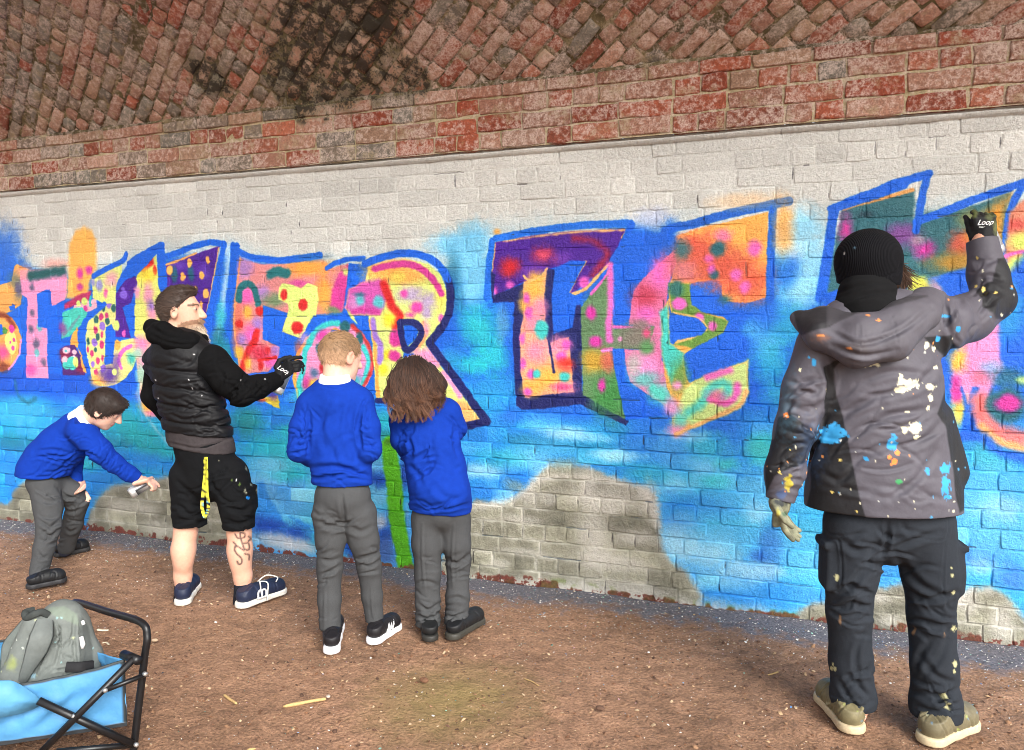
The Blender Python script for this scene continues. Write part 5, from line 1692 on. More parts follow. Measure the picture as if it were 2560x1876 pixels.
# ================================================================== the tall painter in beanie and stained jacket
def painter():
    d = 2.72
    K = lambda x, y, e=0.0: J(x, y, d + e)
    H = 1.0
    root = person(on_ground(2230, 1850), "tall person in black beanie and grey and black paint-stained jacket, arm raised to the wall")
    fx = unit(FW + RT * .15); rx = unit(np.cross(fx, UP)); ax = np.array([rx, fx, UP])
    # body
    hc = K(2172, 668, .05)
    F = Field(*bounds([hc, K(2200, 1850), K(2500, 600, .3), K(1940, 1280)], .16), .0105)
    A, hax = head(F, hc, unit(FW + RT * .35 + UP * .05), UP, 1.0)
    F.chain([K(2172, 720, .03), K(2180, 800, 0)], [.055, .07], .02)
    F.chain([K(2190, 840), K(2195, 1000), K(2205, 1250)], [.14, .14, .13], .03, (fx, .6))
    F.chain([K(2060, 860), K(1995, 1060), K(1955, 1230, -.04), K(1950, 1262, -.05)], [.05, .045, .03, .028])
    F.chain([K(2330, 810, .03), K(2478, 765, .2), K(2452, 610, .26), K(2455, 590, .27)], [.05, .045, .03, .028])
    F.chain([K(2140, 1290), K(2120, 1520, .04), K(2140, 1780, .05)], [.07, .05, .04]); F.chain([K(2290, 1290), K(2325, 1520, 0), K(2345, 1790, -.02)], [.07, .05, .04])
    Skin(F, SKIN_C).build("body", M_SKIN, root)
    # jacket
    F = Field(*bounds([K(1930, 1250), K(2520, 760, .3), K(2450, 590, .3), K(2300, 1300), K(2000, 1300)], .24), .0044)
    F.chain([K(2190, 860), K(2195, 960), K(2200, 1110), K(2205, 1230), K(2208, 1330)], [.185, .205, .228, .256, .268], .03, (fx, .60))
    F.cone(K(2070, 862, .01), K(2330, 812, .01), .100, .105, .05, (fx, .9))
    F.cone(K(2110, 800, .0), K(2250, 780, .0), .07, .07, .05)
    F.chain([K(2052, 872, 0), K(2015, 975, -.01), K(1990, 1075, -.02), K(1962, 1180, -.03), K(1952, 1240, -.04)], [.088, .080, .074, .066, .052], .025)
    F.chain([K(2335, 815, .03), K(2420, 795, .12), K(2482, 752, .2), K(2470, 690, .23), K(2455, 606, .26)], [.102, .084, .072, .066, .056], .03)
    F.cone(K(2356, 1040, -.02), K(2392, 1180, -.02), .03, .04, .05)
    F.plane_cut(K(2168, 1299, -.16), -UP)
    F.plane_cut(K(1950, 1252, -.04), unit(K(1950, 1252, -.04) - K(1965, 1180, -.03)), .1)
    F.plane_cut(K(2453, 600, .26), unit(K(2453, 600, .26) - K(2470, 690, .23)), .1)
    sk = Skin(F, (82, 79, 87))
    BLK = (30, 30, 33)
    z7 = lambda pts: [(1880 + x / 2.6647, 480 + y / 2.6647) for x, y in pts]
    z8 = lambda pts: [(1860 + x / 2.0757, 1080 + y / 2.0757) for x, y in pts]
    sk.paint(z7([(615, 1110), (540, 1180), (550, 1310), (600, 1480), (640, 1660), (440, 1660), (480, 1500), (495, 1300), (480, 1170), (540, 1130)]), BLK, 0)
    sk.paint(z8([(365, 0), (530, 0), (560, 150), (600, 340), (640, 470), (300, 470), (345, 300), (350, 120)]), BLK, 0)
    sk.paint(z7([(1140, 968), (1330, 955), (1362, 1050), (1340, 1150), (1290, 1360), (1310, 1500), (1400, 1700), (1230, 1480), (1300, 1290), (1290, 1110)]), BLK, 0)
    sk.paint(z7([(1290, 1100), (1380, 1050), (1420, 1300), (1500, 1700), (1330, 1800), (1265, 1430), (1300, 1280)]), BLK, 0)
    sk.paint(z8([(1060, 0), (1140, 0), (1300, 100), (1300, 320), (1120, 420), (1100, 330), (1080, 120)]), BLK, 0)
    sk.paint(z7([(170, 1500), (250, 1480), (340, 1540), (410, 1660), (380, 1800), (100, 1900)]), BLK, 0)
    sk.paint(z8([(140, 40), (230, 20), (350, -20), (360, 80), (270, 160), (160, 230), (110, 330), (110, 130)]), BLK, 0)
    sk.paint(z7([(1640, 440), (1800, 440), (1800, 860), (1620, 845), (1560, 760), (1490, 650), (1600, 600)]), BLK, 0)
    # soil and spray on the cloth
    sk.C *= (1 + .10 * fbm3(sk.V, 7, 3, 4) - .12 * np.clip(fbm3(sk.V, 11, 2, 8), 0, 1))[:, None]
    sk.spot(1960, 1000, 40, (70, 110, 130), .5, 120, 1.0); sk.spot(2030, 1120, 46, (50, 76, 110), .5, 90, 1.0); sk.spot(2040, 860, 60, (96, 80, 76), .6, 40, 1.0)
    for cx, cy, r, ry in ((2270, 960, 26, 14), (2252, 975, 12, 8), (2325, 968, 12, 9), (2287, 1070, 18, 13), (2262, 1075, 8, 8), (2175, 912, 22, 7), (2252, 950, 6, 14), (2325, 1000, 5, 16), (2292, 1095, 8, 7), (2322, 1020, 5, 7), (2316, 865, 7, 9), (2335, 872, 6, 6), (2340, 918, 4, 4), (2270, 1030, 6, 3), (2000, 925, 4, 4)):
        sk.spot(cx, cy, r, (226, 220, 186), 1, ry, .2, .9)
    for cx, cy, r, ry in ((2083, 1082, 34, 20), (2075, 1100, 24, 12), (2363, 1170, 14, 14), (2366, 1212, 12, 26), (2232, 1108, 14, 18), (2320, 1180, 6, 10), (2345, 850, 7, 8), (2262, 788, 7, 6), (2362, 790, 14, 4), (2340, 762, 12, 4), (2395, 822, 6, 8), (2035, 905, 6, 9), (2022, 895, 5, 4), (2370, 1244, 10, 8), (2165, 1150, 6, 8)):
        sk.spot(cx, cy, r, (52, 150, 206), 1, ry, .25, .8)
    for cx, cy, r, ry in ((2236, 1154, 12, 10), (2245, 1132, 7, 8), (2222, 1142, 5, 6), (1965, 1038, 8, 10), (2122, 872, 10, 3)):
        sk.spot(cx, cy, r, (236, 138, 66), 1, ry, .2, .7)
    sk.spot(2247, 1204, 8, (60, 150, 90), 1, 7, .2); sk.spot(1972, 1205, 10, (176, 160, 60), 1, 22, .3, .9); sk.spot(1955, 1236, 14, (70, 90, 130), .8, 14, .4)
    for (x, y) in ((1975, 1125), (1950, 1182), (2142, 1280), (2080, 1230), (2100, 1150), (2440, 716), (2460, 722), (2490, 730), (2430, 560), (2442, 645)):
        sk.spot(x, y, 4, (220, 196, 110), 1, 4, .3, .9)
    # seams and folds
    for pts, w_, a_ in (([(2090, 1060), (2150, 1010), (2240, 985)], 9, -.008), ([(2110, 1110), (2200, 1050), (2330, 1020)], 9, -.009), ([(2140, 960), (2230, 930), (2330, 940)], 8, -.005), ([(2350, 905), (2300, 960), (2230, 990)], 9, -.007),
                        ([(2120, 1160), (2190, 1130), (2300, 1100)], 10, -.006), ([(2360, 1050), (2310, 1100), (2220, 1140)], 9, -.007), ([(2060, 905), (2075, 960), (2062, 1020)], 8, -.012), ([(1985, 960), (2030, 985), (2055, 965)], 8, -.008), ([(1970, 1010), (2020, 1030), (2050, 1010)], 8, -.008),
                        ([(1960, 1075), (2000, 1085), (2030, 1060)], 8, -.008), ([(1938, 1170), (1970, 1165), (2000, 1140)], 7, -.008), ([(2395, 760), (2410, 800), (2400, 850)], 8, -.010), ([(2360, 755), (2365, 800), (2380, 850)], 7, -.007), ([(2440, 740), (2470, 725), (2500, 735)], 7, -.009), ([(2425, 715), (2470, 690), (2505, 700)], 6, -.006), ([(2430, 650), (2465, 660), (2500, 640)], 6, -.005),
                        ([(2050, 1180), (2100, 1200), (2140, 1170)], 8, -.006), ([(2230, 1250), (2290, 1200), (2340, 1130)], 9, -.006), ([(2010, 1180), (2040, 1100), (2060, 1040)], 8, -.010), ([(2390, 830), (2380, 880), (2360, 930)], 8, -.008)):
        sk.fold(pts, w_, a_)
    sk.crumple(2000, 1040, 44, 90, .35, 14, 5, .007, 1); sk.crumple(2470, 745, 44, 40, 1.1, 8, 5, .005, 2); sk.crumple(2395, 800, 40, 50, 1.4, 7, 5, .006, 3); sk.crumple(2210, 1080, 130, 100, .35, 14, 6, .005, 4, .3, .5); sk.crumple(2220, 1220, 130, 50, .15, 8, 6, .004, 5); sk.crumple(1965, 1190, 34, 40, .3, 8, 4, .006, 6); sk.crumple(2464, 660, 30, 30, .1, 5, 5, .003, 7)
    rr = np.random.default_rng(31)
    for _ in range(90):
        i = rr.integers(0, len(sk.V))
        sk.spot(*sk.px[i], rr.uniform(1.2, 3.2), [(222, 216, 186), (222, 216, 186), (70, 150, 196), (226, 150, 80), (190, 190, 180)][rr.integers(0, 5)], .85, rr.uniform(1.2, 4), .4, .9)
    sk.rumple(.0035, 12, 3, oct=2)
    sk.build("jacket", M_SHELL, root)
    # hood hanging at the back and collar
    F = Field(*bounds([K(1975, 770), K(2360, 740), K(2150, 930, -.25), K(2150, 700, .1)], .08), .006)
    F.chain([K(1996, 796, .02), K(2050, 838, -.08), K(2140, 878, -.155), K(2235, 858, -.155), K(2310, 790, -.08), K(2350, 745, .02)], [.030, .048, .052, .054, .044, .024], .03)
    F.chain([K(2060, 800, -.02), K(2150, 835, -.12), K(2250, 800, -.10), K(2310, 750, .0)], [.05, .055, .055, .045], .05)
    F.ell(K(2165, 790, -.015), (.105, .10, .045), ax, .02, cut=True)
    F.ell(K(2168, 745, .0), (.098, .098, .06), ax, .01, cut=True)
    sk = Skin(F, (82, 79, 86))
    sk.paint(z7([(270, 790), (500, 760), (700, 770), (520, 900), (430, 920), (320, 960)]), (38, 37, 40), 0); sk.paint(z7([(500, 760), (900, 700), (1170, 690), (1170, 700), (890, 775), (690, 815), (500, 900)]), (60, 58, 62), 0)
    sk.spot(2140, 870, 60, (70, 62, 62), .7, 22, .8, .3); sk.spot(2050, 845, 26, (150, 104, 80), .6, 14, .9, .6)
    for x, y in ((2052, 838), (2122, 872), (2190, 775), (2170, 790), (2195, 802)): sk.spot(x, y, 7, (226, 140, 70), .9, 3, .3, .9)
    for pts in ([(2060, 820), (2150, 860), (2250, 830), (2330, 770)], [(2080, 865), (2160, 890), (2240, 875)]): sk.fold(pts, 6, -.008)
    for pts in ([(2145, 800), (2150, 850), (2155, 885)], [(2225, 775), (2240, 825), (2245, 865)]): sk.fold(pts, 2.2, -.003)
    sk.rumple(.004, 18, 6, oct=3)
    sk.build("hood", M_SHELL, root)
    F = Field(*bounds([K(2080, 690), K(2260, 780)], .14), .006)
    F.chain([K(2170, 712, .03), K(2168, 745, .01), K(2166, 775, 0)], [.088, .098, .118], .02, (fx, .95))
    F.plane_cut(K(2170, 690, .03), UP); F.plane_cut(K(2170, 800, 0), -UP)
    sk = Skin(F, (24, 24, 25)).rumple(.007, (13, 13, 17), 2)
    for pts in ([(2085, 735), (2160, 712), (2240, 705)], [(2086, 765), (2160, 740), (2250, 728)]): sk.fold(pts, 5, -.006)
    sk.build("neck_warmer", M_FLEECE, root)
    # beanie
    F = Field(hc - .17, hc + .19, .005)
    hu = unit(UP + RT * .03)
    F.ell(K(2170, 652, .05), (.112, .122, .113), ax, .01)
    F.cone(K(2170, 655, .05), K(2172, 690, .05), .111, .108, .01)
    F.plane_cut(K(2172, 716, -.05), unit(-UP + FW * .12))
    sk = Skin(F, (19, 19, 22))
    sk.fold([(2096, 690), (2160, 704), (2240, 680), (2252, 640)], 3, -.003); sk.spot(2136, 620, 5, (90, 120, 140), .6, 3, .3); sk.spot(2110, 634, 2.5, (200, 200, 200), .8)
    sk.build("beanie", M_RIB, root)
    # hair showing beside the face
    rr = np.random.default_rng(2)
    n = 420
    t = rr.random(n)
    roots = np.array([K(2238 + 16 * a, 648 + 34 * a, .06 + .05 * b) for a, b in zip(t, rr.random(n))])
    dirs = -UP + RT * rr.uniform(.0, .7, (n, 1)) + rr.normal(0, .25, (n, 3))
    cols = np.array(srgb(84, 58, 42)) * rr.uniform(.5, 1.5, (n, 1))
    strands("hair", roots, dirs, rr.uniform(.05, .10, n), M_HAIR, root, cols, .002, 5, .3, .18, seed=3)
    # trousers
    F = Field(*bounds([K(2050, 1270), K(2410, 1270), K(2100, 1810, .1), K(2400, 1820, .05)], .16), .006)
    F.chain([K(2215, 1240), K(2218, 1285)], [.20, .185], .03, (fx, .66))
    F.chain([K(2140, 1310, .0), K(2126, 1430, .02), K(2122, 1530, .03), K(2126, 1650, .05), K(2132, 1740, .05), K(2134, 1772, .05)], [.110, .094, .076, .074, .076, .078], .024)
    F.chain([K(2305, 1310, 0), K(2326, 1430, .0), K(2328, 1540, -.01), K(2334, 1660, -.02), K(2340, 1760, -.02), K(2340, 1800, -.03)], [.112, .096, .076, .076, .084, .086], .024)
    F.box(K(2068, 1408, .02), (.018, .06, .09), ax, .014, .02); F.box(K(2386, 1415, .0), (.018, .06, .09), ax, .014, .02); F.box(K(2066, 1356, .02), (.024, .064, .014), ax, .008, .006); F.box(K(2389, 1362, .0), (.026, .064, .014), ax, .008, .006)
    F.plane_cut(np.array([0, 0, .058]), -UP)
    sk = Skin(F, (42, 46, 52))
    m = (sk.px[:, 0] > 2235)
    sk.C *= (1 + .16 * fbm3(sk.V, 9, 3, 2))[:, None]
    for pts, w_, a_ in (([(2080, 1530), (2130, 1510), (2175, 1525)], 7, -.012), ([(2080, 1480), (2130, 1470), (2180, 1490)], 8, -.010), ([(2100, 1350), (2150, 1380), (2195, 1360)], 9, -.010), ([(2120, 1690), (2150, 1720), (2178, 1750)], 7, -.009), ([(2095, 1700), (2120, 1740), (2140, 1765)], 6, -.007), ([(2110, 1755), (2145, 1768), (2178, 1755)], 6, -.012),
                        ([(2240, 1370), (2290, 1350), (2350, 1330)], 8, -.009), ([(2265, 1470), (2320, 1500), (2390, 1480)], 7, -.012), ([(2275, 1550), (2330, 1560), (2380, 1575)], 7, -.010), ([(2330, 1600), (2300, 1640), (2285, 1690)], 8, -.007), ([(2300, 1640), (2340, 1690), (2390, 1710)], 8, -.008), ([(2280, 1730), (2340, 1745), (2400, 1720)], 7, -.013), ([(2290, 1765), (2340, 1780), (2395, 1760)], 6, -.012), ([(2219, 1310), (2218, 1350), (2205, 1390)], 6, -.010), ([(2195, 1370), (2150, 1440), (2085, 1500)], 9, -.009), ([(2240, 1390), (2300, 1460), (2380, 1500)], 9, -.009), ([(2165, 1570), (2140, 1640), (2150, 1720)], 7, -.007), ([(2375, 1560), (2360, 1630), (2300, 1700)], 8, -.007),
                        ([(2062, 1352), (2098, 1356), (2104, 1470), (2070, 1478)], 2.5, -.004), ([(2362, 1360), (2358, 1480), (2385, 1492)], 2.5, -.004), ([(2070, 1290), (2075, 1335), (2170, 1335)], 2.5, -.003), ([(2280, 1345), (2360, 1348), (2372, 1290)], 2.5, -.003)):
        sk.fold(pts, w_, a_)
    sk.crumple(2124, 1530, 50, 60, .15, 14, 4.5, .005, 1); sk.crumple(2330, 1535, 54, 60, -.15, 14, 4.5, .005, 2); sk.crumple(2135, 1720, 46, 50, .5, 12, 4.5, .006, 3); sk.crumple(2340, 1745, 52, 45, -.2, 14, 4.5, .006, 4); sk.crumple(2215, 1370, 110, 50, .0, 12, 5, .006, 5, .5, .35)
    sk.rumple(.0035, (13, 13, 9), 3, oct=2)
    for x, y, r in ((2092, 1445, 5), (2378, 1420, 3), (2380, 1440, 4), (2384, 1482, 4), (2385, 1572, 5), (2387, 1660, 6), (2385, 1680, 4), (2078, 1672, 4), (2088, 1672, 4), (2082, 1660, 3), (2362, 1740, 8), (2370, 1765, 6)): sk.spot(x, y, r, (190, 186, 140), .8, r * 1.4, .3, .9)
    for x, y in ((2100, 1550), (2360, 1590), (2285, 1580)): sk.spot(x, y, 4, (170, 130, 90), .5, 12, .6, .8)
    sk.build("trousers", M_WOOL, root)
    # shoes
    def stain(sk, pt):
        sk.C *= (1 + .25 * fbm3(sk.V, 30, 3, 5))[:, None]
        rr = np.random.default_rng(8)
        for _ in range(14):
            i = rr.integers(0, len(sk.V)); sk.spot(*sk.px[i], rr.uniform(2, 6), [(90, 130, 160), (180, 180, 150), (60, 80, 60), (150, 160, 90)][rr.integers(0, 4)], .8, None, .4, .8)
    def seams(sk, pt):
        for a in (.10, .34, .62):
            q = proj(np.array([pt(a, -.06, .03), pt(a + .03, -.05, .06), pt(a + .05, 0, .10), pt(a + .03, .05, .06), pt(a, .06, .03)]))[0]
            sk.fold([tuple(t) for t in q], 2.2, -.004)
    s1 = make_shoe(root, on_ground(2140, 1838), on_ground(2058, 1738), (112, 104, 76), (196, 178, 144), M_LEATHER, hgt=.088, w=.053, sole=.03, bands=(stain, seams))
    s2 = make_shoe(root, on_ground(2310, 1862), on_ground(2428, 1806), (112, 104, 80), (200, 184, 150), M_LEATHER, hgt=.088, w=.053, sole=.03, bands=(stain, seams))
    for so, (x, y) in ((s1, (2154, 1793)), (s2, (2308, 1803))):
        q = on_ground(x, 1838 if so is s1 else 1862)
        text_on("heel_print", "DC", J(x, y, 2.70 if so is s1 else 2.635), RT, UP, .017, M_PRINT, so, 0, .006)
    # gloves
    F = Field(*bounds([K(2400, 510, .2), K(2510, 620, .45)], .05), .0038)
    wr = K(2454, 622, .255); pc = K(2460, 574, .285)
    finger_hand(F, wr, pc, RT + UP * .1, UP + RT * .06, FW, 1.12, curl=(.55, 1.15, 1.3, 1.35), thumb=.15, spread=.0, L=.62, tcurl=.3)
    F.cone(wr, pc, .036, .038, .01)
    sk = Skin(F, (22, 22, 24)); sk.spot(2434, 534, 14, (96, 104, 60), .8, 14, .6); sk.spot(2474, 540, 14, (86, 92, 60), .8, 14, .6); sk.spot(2490, 570, 8, (110, 116, 70), .7, 26, .6)
    gl = sk.rumple(.0015, 60, 2).build("glove", M_GLOVE, root)
    text_on("glove_print", "Loop", J(2461, 557, d + .285 - .034), RT + UP * .05, UP, .029, M_PRINT, gl, .5)
    text_on("glove_print", "FOR COLORS", J(2462, 569, d + .285 - .032), RT, UP, .008, M_PRINT, gl, .0)
    F = Field(*bounds([K(1915, 1240, -.06), K(1985, 1320, -.06)], .05), .0038)
    finger_hand(F, K(1950, 1250, -.045), K(1951, 1272, -.05), unit(FW * .8 + RT * .6), -UP + RT * .35, RT * .8 - FW * .6, 1.1, curl=(.2, .28, .32, .4), thumb=.6, L=.85)
    F.cone(K(1953, 1235, -.04), K(1951, 1268, -.05), .04, .032, .01)
    sk = Skin(F, (122, 122, 100)); sk.C *= (1 + .75 * fbm3(sk.V, 45, 3, 4))[:, None]; sk.spot(1950, 1258, 26, (46, 50, 54), .95, 12, .5); sk.spot(1962, 1285, 8, (60, 90, 70), .8, 8, .5); sk.spot(1945, 1282, 6, (200, 190, 90), .8, 12, .5)
    sk.rumple(.001, 60, 2).build("glove", M_GLOVE, root)
    spray_can(K(2494, 634, .345), K(2447, 533, .325), "silver spray can gripped in the raised glove at the upper right", r=.031, body=(150, 150, 152))


painter()
# ================================================================== bearded man in a quilted vest and shorts
def bearded():
    d = 4.0
    K = lambda x, y, e=0.0: J(x, y, d + e)
    root = person(on_ground(520, 1512), "bearded man in black quilted vest and black shorts spraying with outstretched arm")
    bx = unit(FW + RT * .45); rx = unit(np.cross(bx, UP)); bax = np.array([rx, bx, UP])
    fdir = unit(RT + FW * .12 - UP * .02); hu = unit(UP + RT * .06)
    hc = K(452, 778, 0)
    F = Field(*bounds([hc, K(500, 1500), K(715, 930, .1), K(400, 1000)], .16), .0062)
    A, hax = head(F, hc, fdir, hu, 1.02)
    F.chain([A(0, -.02, -.07), K(452, 870)], [.056, .066], .02)
    F.chain([K(470, 920), K(480, 1040), K(505, 1170)], [.11, .11, .11], .03, (bx, .6))
    F.chain([K(525, 905, -.05), K(608, 985, -.06), K(690, 950, .05)], [.05, .045, .03])
    F.chain([K(478, 1180, .02), K(464, 1330, .03), K(459, 1372, .03), K(457, 1440, .03), K(458, 1500, .03)], [.07, .058, .060, .044, .036], .02)
    F.chain([K(584, 1180, -.03), K(598, 1330, -.01), K(600, 1372, -.005), K(607, 1440, -.01), K(608, 1500, -.01)], [.07, .060, .062, .046, .037], .02)
    F.ell(K(457, 1385, .0), (.050, .05, .10), bax, .03); F.ell(K(598, 1388, -.03), (.052, .05, .10), bax, .03)
    sk = Skin(F, (222, 172, 146))
    loc = face_paint(sk, A, hax, 1.02, (104, 80, 60))
    x, y, z = loc.T
    hd = (np.abs(z) < .2) & (np.linalg.norm(loc, axis=1) < .2)
    beard = hd & (z < -.050 - .35 * np.clip(.05 - y, -.02, .06) + .006 * fbm3(sk.V, 120, 2, 5)) & (y > .0) & (z > -.13)
    sk.C[beard] = np.array(srgb(150, 116, 92)) * (1 + .3 * fbm3(sk.V[beard], 150, 2, 1))[:, None]
    stub = hd & (y > -.01) & (y < .05) & (z < .03) & (z > -.06)
    sk.C[stub] = sk.C[stub] * .93
    # leg tattoo
    def curve(pts, w_):
        p = spline(np.array([(380 + a / 3.442, 1080 + b / 3.442) for a, b in pts]), 6)
        dd = np.full(len(sk.V), 1e9)
        for i in range(len(p) - 1):
            e = p[i + 1] - p[i]; t = np.clip(((sk.px - p[i]) @ e) / (e @ e + 1e-9), 0, 1)
            dd = np.minimum(dd, np.linalg.norm(sk.px - p[i] - t[:, None] * e, axis=1))
        a = np.clip(1.7 - dd / w_, 0, 1) * (sk.N @ -_cf > -.2) * .85
        sk.C = sk.C * (1 - a[:, None]) + np.array(srgb(54, 46, 48)) * a[:, None]
    for c in ([(715, 880), (740, 915), (790, 910), (800, 880), (760, 870), (770, 940), (800, 1010), (835, 1010), (830, 960), (790, 960)], [(790, 1020), (760, 1000), (730, 985), (710, 1010), (730, 1050), (770, 1090), (770, 1130), (745, 1140), (735, 1115)], [(700, 950), (720, 970), (715, 990)], [(830, 900), (850, 920), (830, 940)], [(800, 1050), (835, 1060), (835, 1100)]): curve(c, 1.9)
    sk.build("body", M_SKIN, root)
    # beard
    F = Field(A(0, .05, -.09) - .13, A(0, .05, -.09) + .13, .0045)
    F.ell(A(0, .050, -.086), np.array([.057, .052, .036]), hax, .02); F.ell(A(0, .082, -.108), np.array([.036, .032, .042]), hax, .025); F.ell(A(0, .108, -.142), np.array([.022, .024, .030]), hax, .025)
    F.ell(A(0, .094, -.044), np.array([.030, .012, .008]), hax, .008)
    F.ell(A(0, .108, -.060), np.array([.022, .016, .008]), hax, .006, cut=True)
    sb = Skin(F, (150, 118, 92)); lb = (sb.V - hc) @ hax.T
    tw = np.clip((lb[:, 1] - .05) / .05, 0, 1)[:, None] * np.clip((-lb[:, 2] - .06) / .05, 0, 1)[:, None]
    sb.C = sb.C * (1 - tw) + np.array(srgb(206, 192, 170)) * tw
    sb.rumple(.003, 60, 2).build("beard", M_HAIR, root)
    rr = np.random.default_rng(5)
    n = 1500
    i_ = rr.integers(0, len(sb.V), n)
    dirs = (hax[1] * .45 - hax[2])[None] + rr.normal(0, .2, (n, 3)) + sb.N[i_] * .25
    strands("beard_hairs", sb.V[i_], dirs, rr.uniform(.010, .028, n), M_HAIR, root, sb.C[i_] * rr.uniform(.55, 1.3, (n, 1)), .0016, 4, .3, .1, seed=6)
    # hair
    cutf = lambda x, y, z: np.maximum(y + .008 - .80 * z - .10 * np.clip(z, 0, .1), -(z + .075))
    F = cap(A, hax, 1.02, cutf, .008, extra=lambda F: F.ell(A(0, .012, .104), np.array([.056, .070, .026]), hax, .02))
    sk = Skin(F, (58, 43, 34)); loc = (sk.V - hc) @ hax.T
    side = loc[:, 2] < .02
    sk.C[side] = sk.C[side] * 1.15
    sk.rumple(.0012, 45, 2, oct=2)
    sk.build("hair", M_HAIR, root)
    top = loc[:, 2] > .02
    hair_fuzz("hair_locks", sk, A, hax, 1, 5200, .026, -hax[1] * .9 + hax[2] * .25, (58, 43, 34), root, 4, .0013, .12, .10)
    # hooded sweatshirt
    F = Field(*bounds([K(360, 790), K(700, 960, .1), K(420, 1150), K(600, 1150)], .16), .006)
    F.chain([K(458, 905), K(475, 980), K(492, 1080), K(508, 1125)], [.155, .160, .168, .182], .03, (bx, .70))
    F.cone(K(405, 905, .08), K(530, 902, -.06), .075, .075, .04)
    F.chain([K(532, 905, -.05), K(570, 950, -.08), K(604, 980, -.07), K(645, 968, -.01), K(690, 950, .05)], [.082, .080, .074, .060, .044], .025)
    F.chain([K(400, 905, .1), K(385, 990, .14), K(430, 1050, .22)], [.07, .06, .05], .03)
    F.plane_cut(K(510, 1134, -.12), unit(-UP + RT * -.12))
    sk = Skin(F, (16, 16, 17))
    sk.paint([(380, 1085), (640, 1060), (640, 1160), (380, 1160)], (62, 57, 58), 0)
    for pts, w_, a_ in (([(575, 960), (590, 985), (585, 1005)], 5, -.01), ([(600, 955), (625, 965), (640, 985)], 5, -.008), ([(640, 945), (655, 960), (660, 980)], 4, -.006), ([(545, 920), (560, 950), (550, 980)], 5, -.008), ([(422, 1108), (500, 1120), (598, 1088)], 3, -.006)): sk.fold(pts, w_, a_)
    for x, y in ((602, 950), (662, 948)): sk.spot(x, y, 1.6, (210, 210, 210), .9)
    sk.crumple(595, 975, 34, 30, .9, 12, 3, .008, 1); sk.crumple(655, 958, 26, 18, 1.3, 7, 2.6, .006, 2); sk.crumple(545, 920, 26, 30, .4, 7, 3, .007, 3)
    sk.rumple(.004, 17, 5, oct=2).build("sweatshirt", M_FLEECE, root)
    # hood round the neck
    F = Field(*bounds([K(360, 790), K(510, 870)], .14), .0055)
    F.chain([K(384, 822, .06), K(392, 838, -.04), K(430, 852, -.10), K(472, 856, -.08), K(500, 852, .0), K(492, 846, .08)], [.040, .046, .048, .046, .034, .04], .03)
    F.chain([K(378, 812, .03), K(410, 822, -.07), K(445, 836, -.085)], [.028, .034, .030], .02)
    F.chain([K(384, 822, .06), K(430, 830, .12), K(492, 846, .08)], [.04, .045, .04], .03)
    sk = Skin(F, (15, 15, 16)); sk.fold([(372, 815), (420, 842), (480, 850)], 5, -.008); sk.fold([(380, 838), (430, 858), (490, 862)], 4, -.006); sk.rumple(.005, 22, 4, oct=2).build("hood", M_FLEECE, root)
    # quilted vest
    F = Field(*bounds([K(350, 860), K(610, 1130)], .2), .0058)
    F.chain([K(452, 905), K(470, 970), K(486, 1040), K(503, 1085)], [.188, .190, .186, .186], .03, (bx, .70))
    F.cone(K(398, 905, .07), K(520, 898, -.05), .085, .07, .04)
    F.chain([K(440, 866, .02), K(462, 868, -.01)], [.10, .10], .03)
    F.cone(K(545, 925, -.10), K(560, 965, -.12), .086, .075, .02, cut=True)
    F.plane_cut(K(505, 1092, -.12), unit(-UP - RT * .10))
    sk = Skin(F, (13, 13, 16))
    w0 = (sk.V[:, 2] + .10 * ((sk.V - K(480, 1000)) @ RT))
    zz = np.array([K(480, y_)[2] for y_ in (925, 968, 1012, 1052, 1085)]) + 0
    q = np.min(np.abs(w0[:, None] - zz[None, :]), 1)
    sk.V = sk.V - sk.N * (.013 * np.exp(-(q / .010) ** 2))[:, None]; sk.N = vnormals(sk.V, sk.Q)
    for pts, w_, a_ in (([(420, 1030), (460, 1050), (520, 1040)], 4, -.007), ([(450, 1000), (500, 1020), (560, 1010)], 4, -.007), ([(480, 960), (520, 985), (560, 990)], 4, -.006), ([(520, 1060), (560, 1050), (590, 1030)], 4, -.007), ([(400, 985), (430, 1000), (470, 990)], 4, -.005)): sk.fold(pts, w_, a_)
    sk.crumple(480, 1020, 90, 70, .1, 26, 3, .005, 1, .3, .35); sk.crumple(460, 920, 70, 25, .05, 8, 4, .004, 2)
    sk.rumple(.003, (18, 18, 30), 7, oct=2)
    for x, y in ((388, 951), (472, 951), (480, 972), (395, 997), (484, 887), (505, 990)): sk.spot(x, y, 1.8, (206, 206, 206), .9)
    sk.build("quilted_vest", M_QUILT, root)
    # shorts
    F = Field(*bounds([K(420, 1110), K(640, 1335)], .16), .0058)
    F.chain([K(510, 1120), K(518, 1180)], [.172, .160], .03, (bx, .72))
    F.chain([K(474, 1190, .02), K(474, 1270, .03), K(476, 1345, .03)], [.100, .088, .084], .025)
    F.chain([K(572, 1190, -.03), K(594, 1270, -.03), K(600, 1345, -.02)], [.104, .086, .078], .025)
    F.box(K(622, 1245, -.02), (.018, .055, .065), bax, .014, .02)
    F.plane_cut(K(535, 1328, -.09), -UP); F.plane_cut(K(500, 1100, -.1), UP)
    sk = Skin(F, (17, 18, 20))
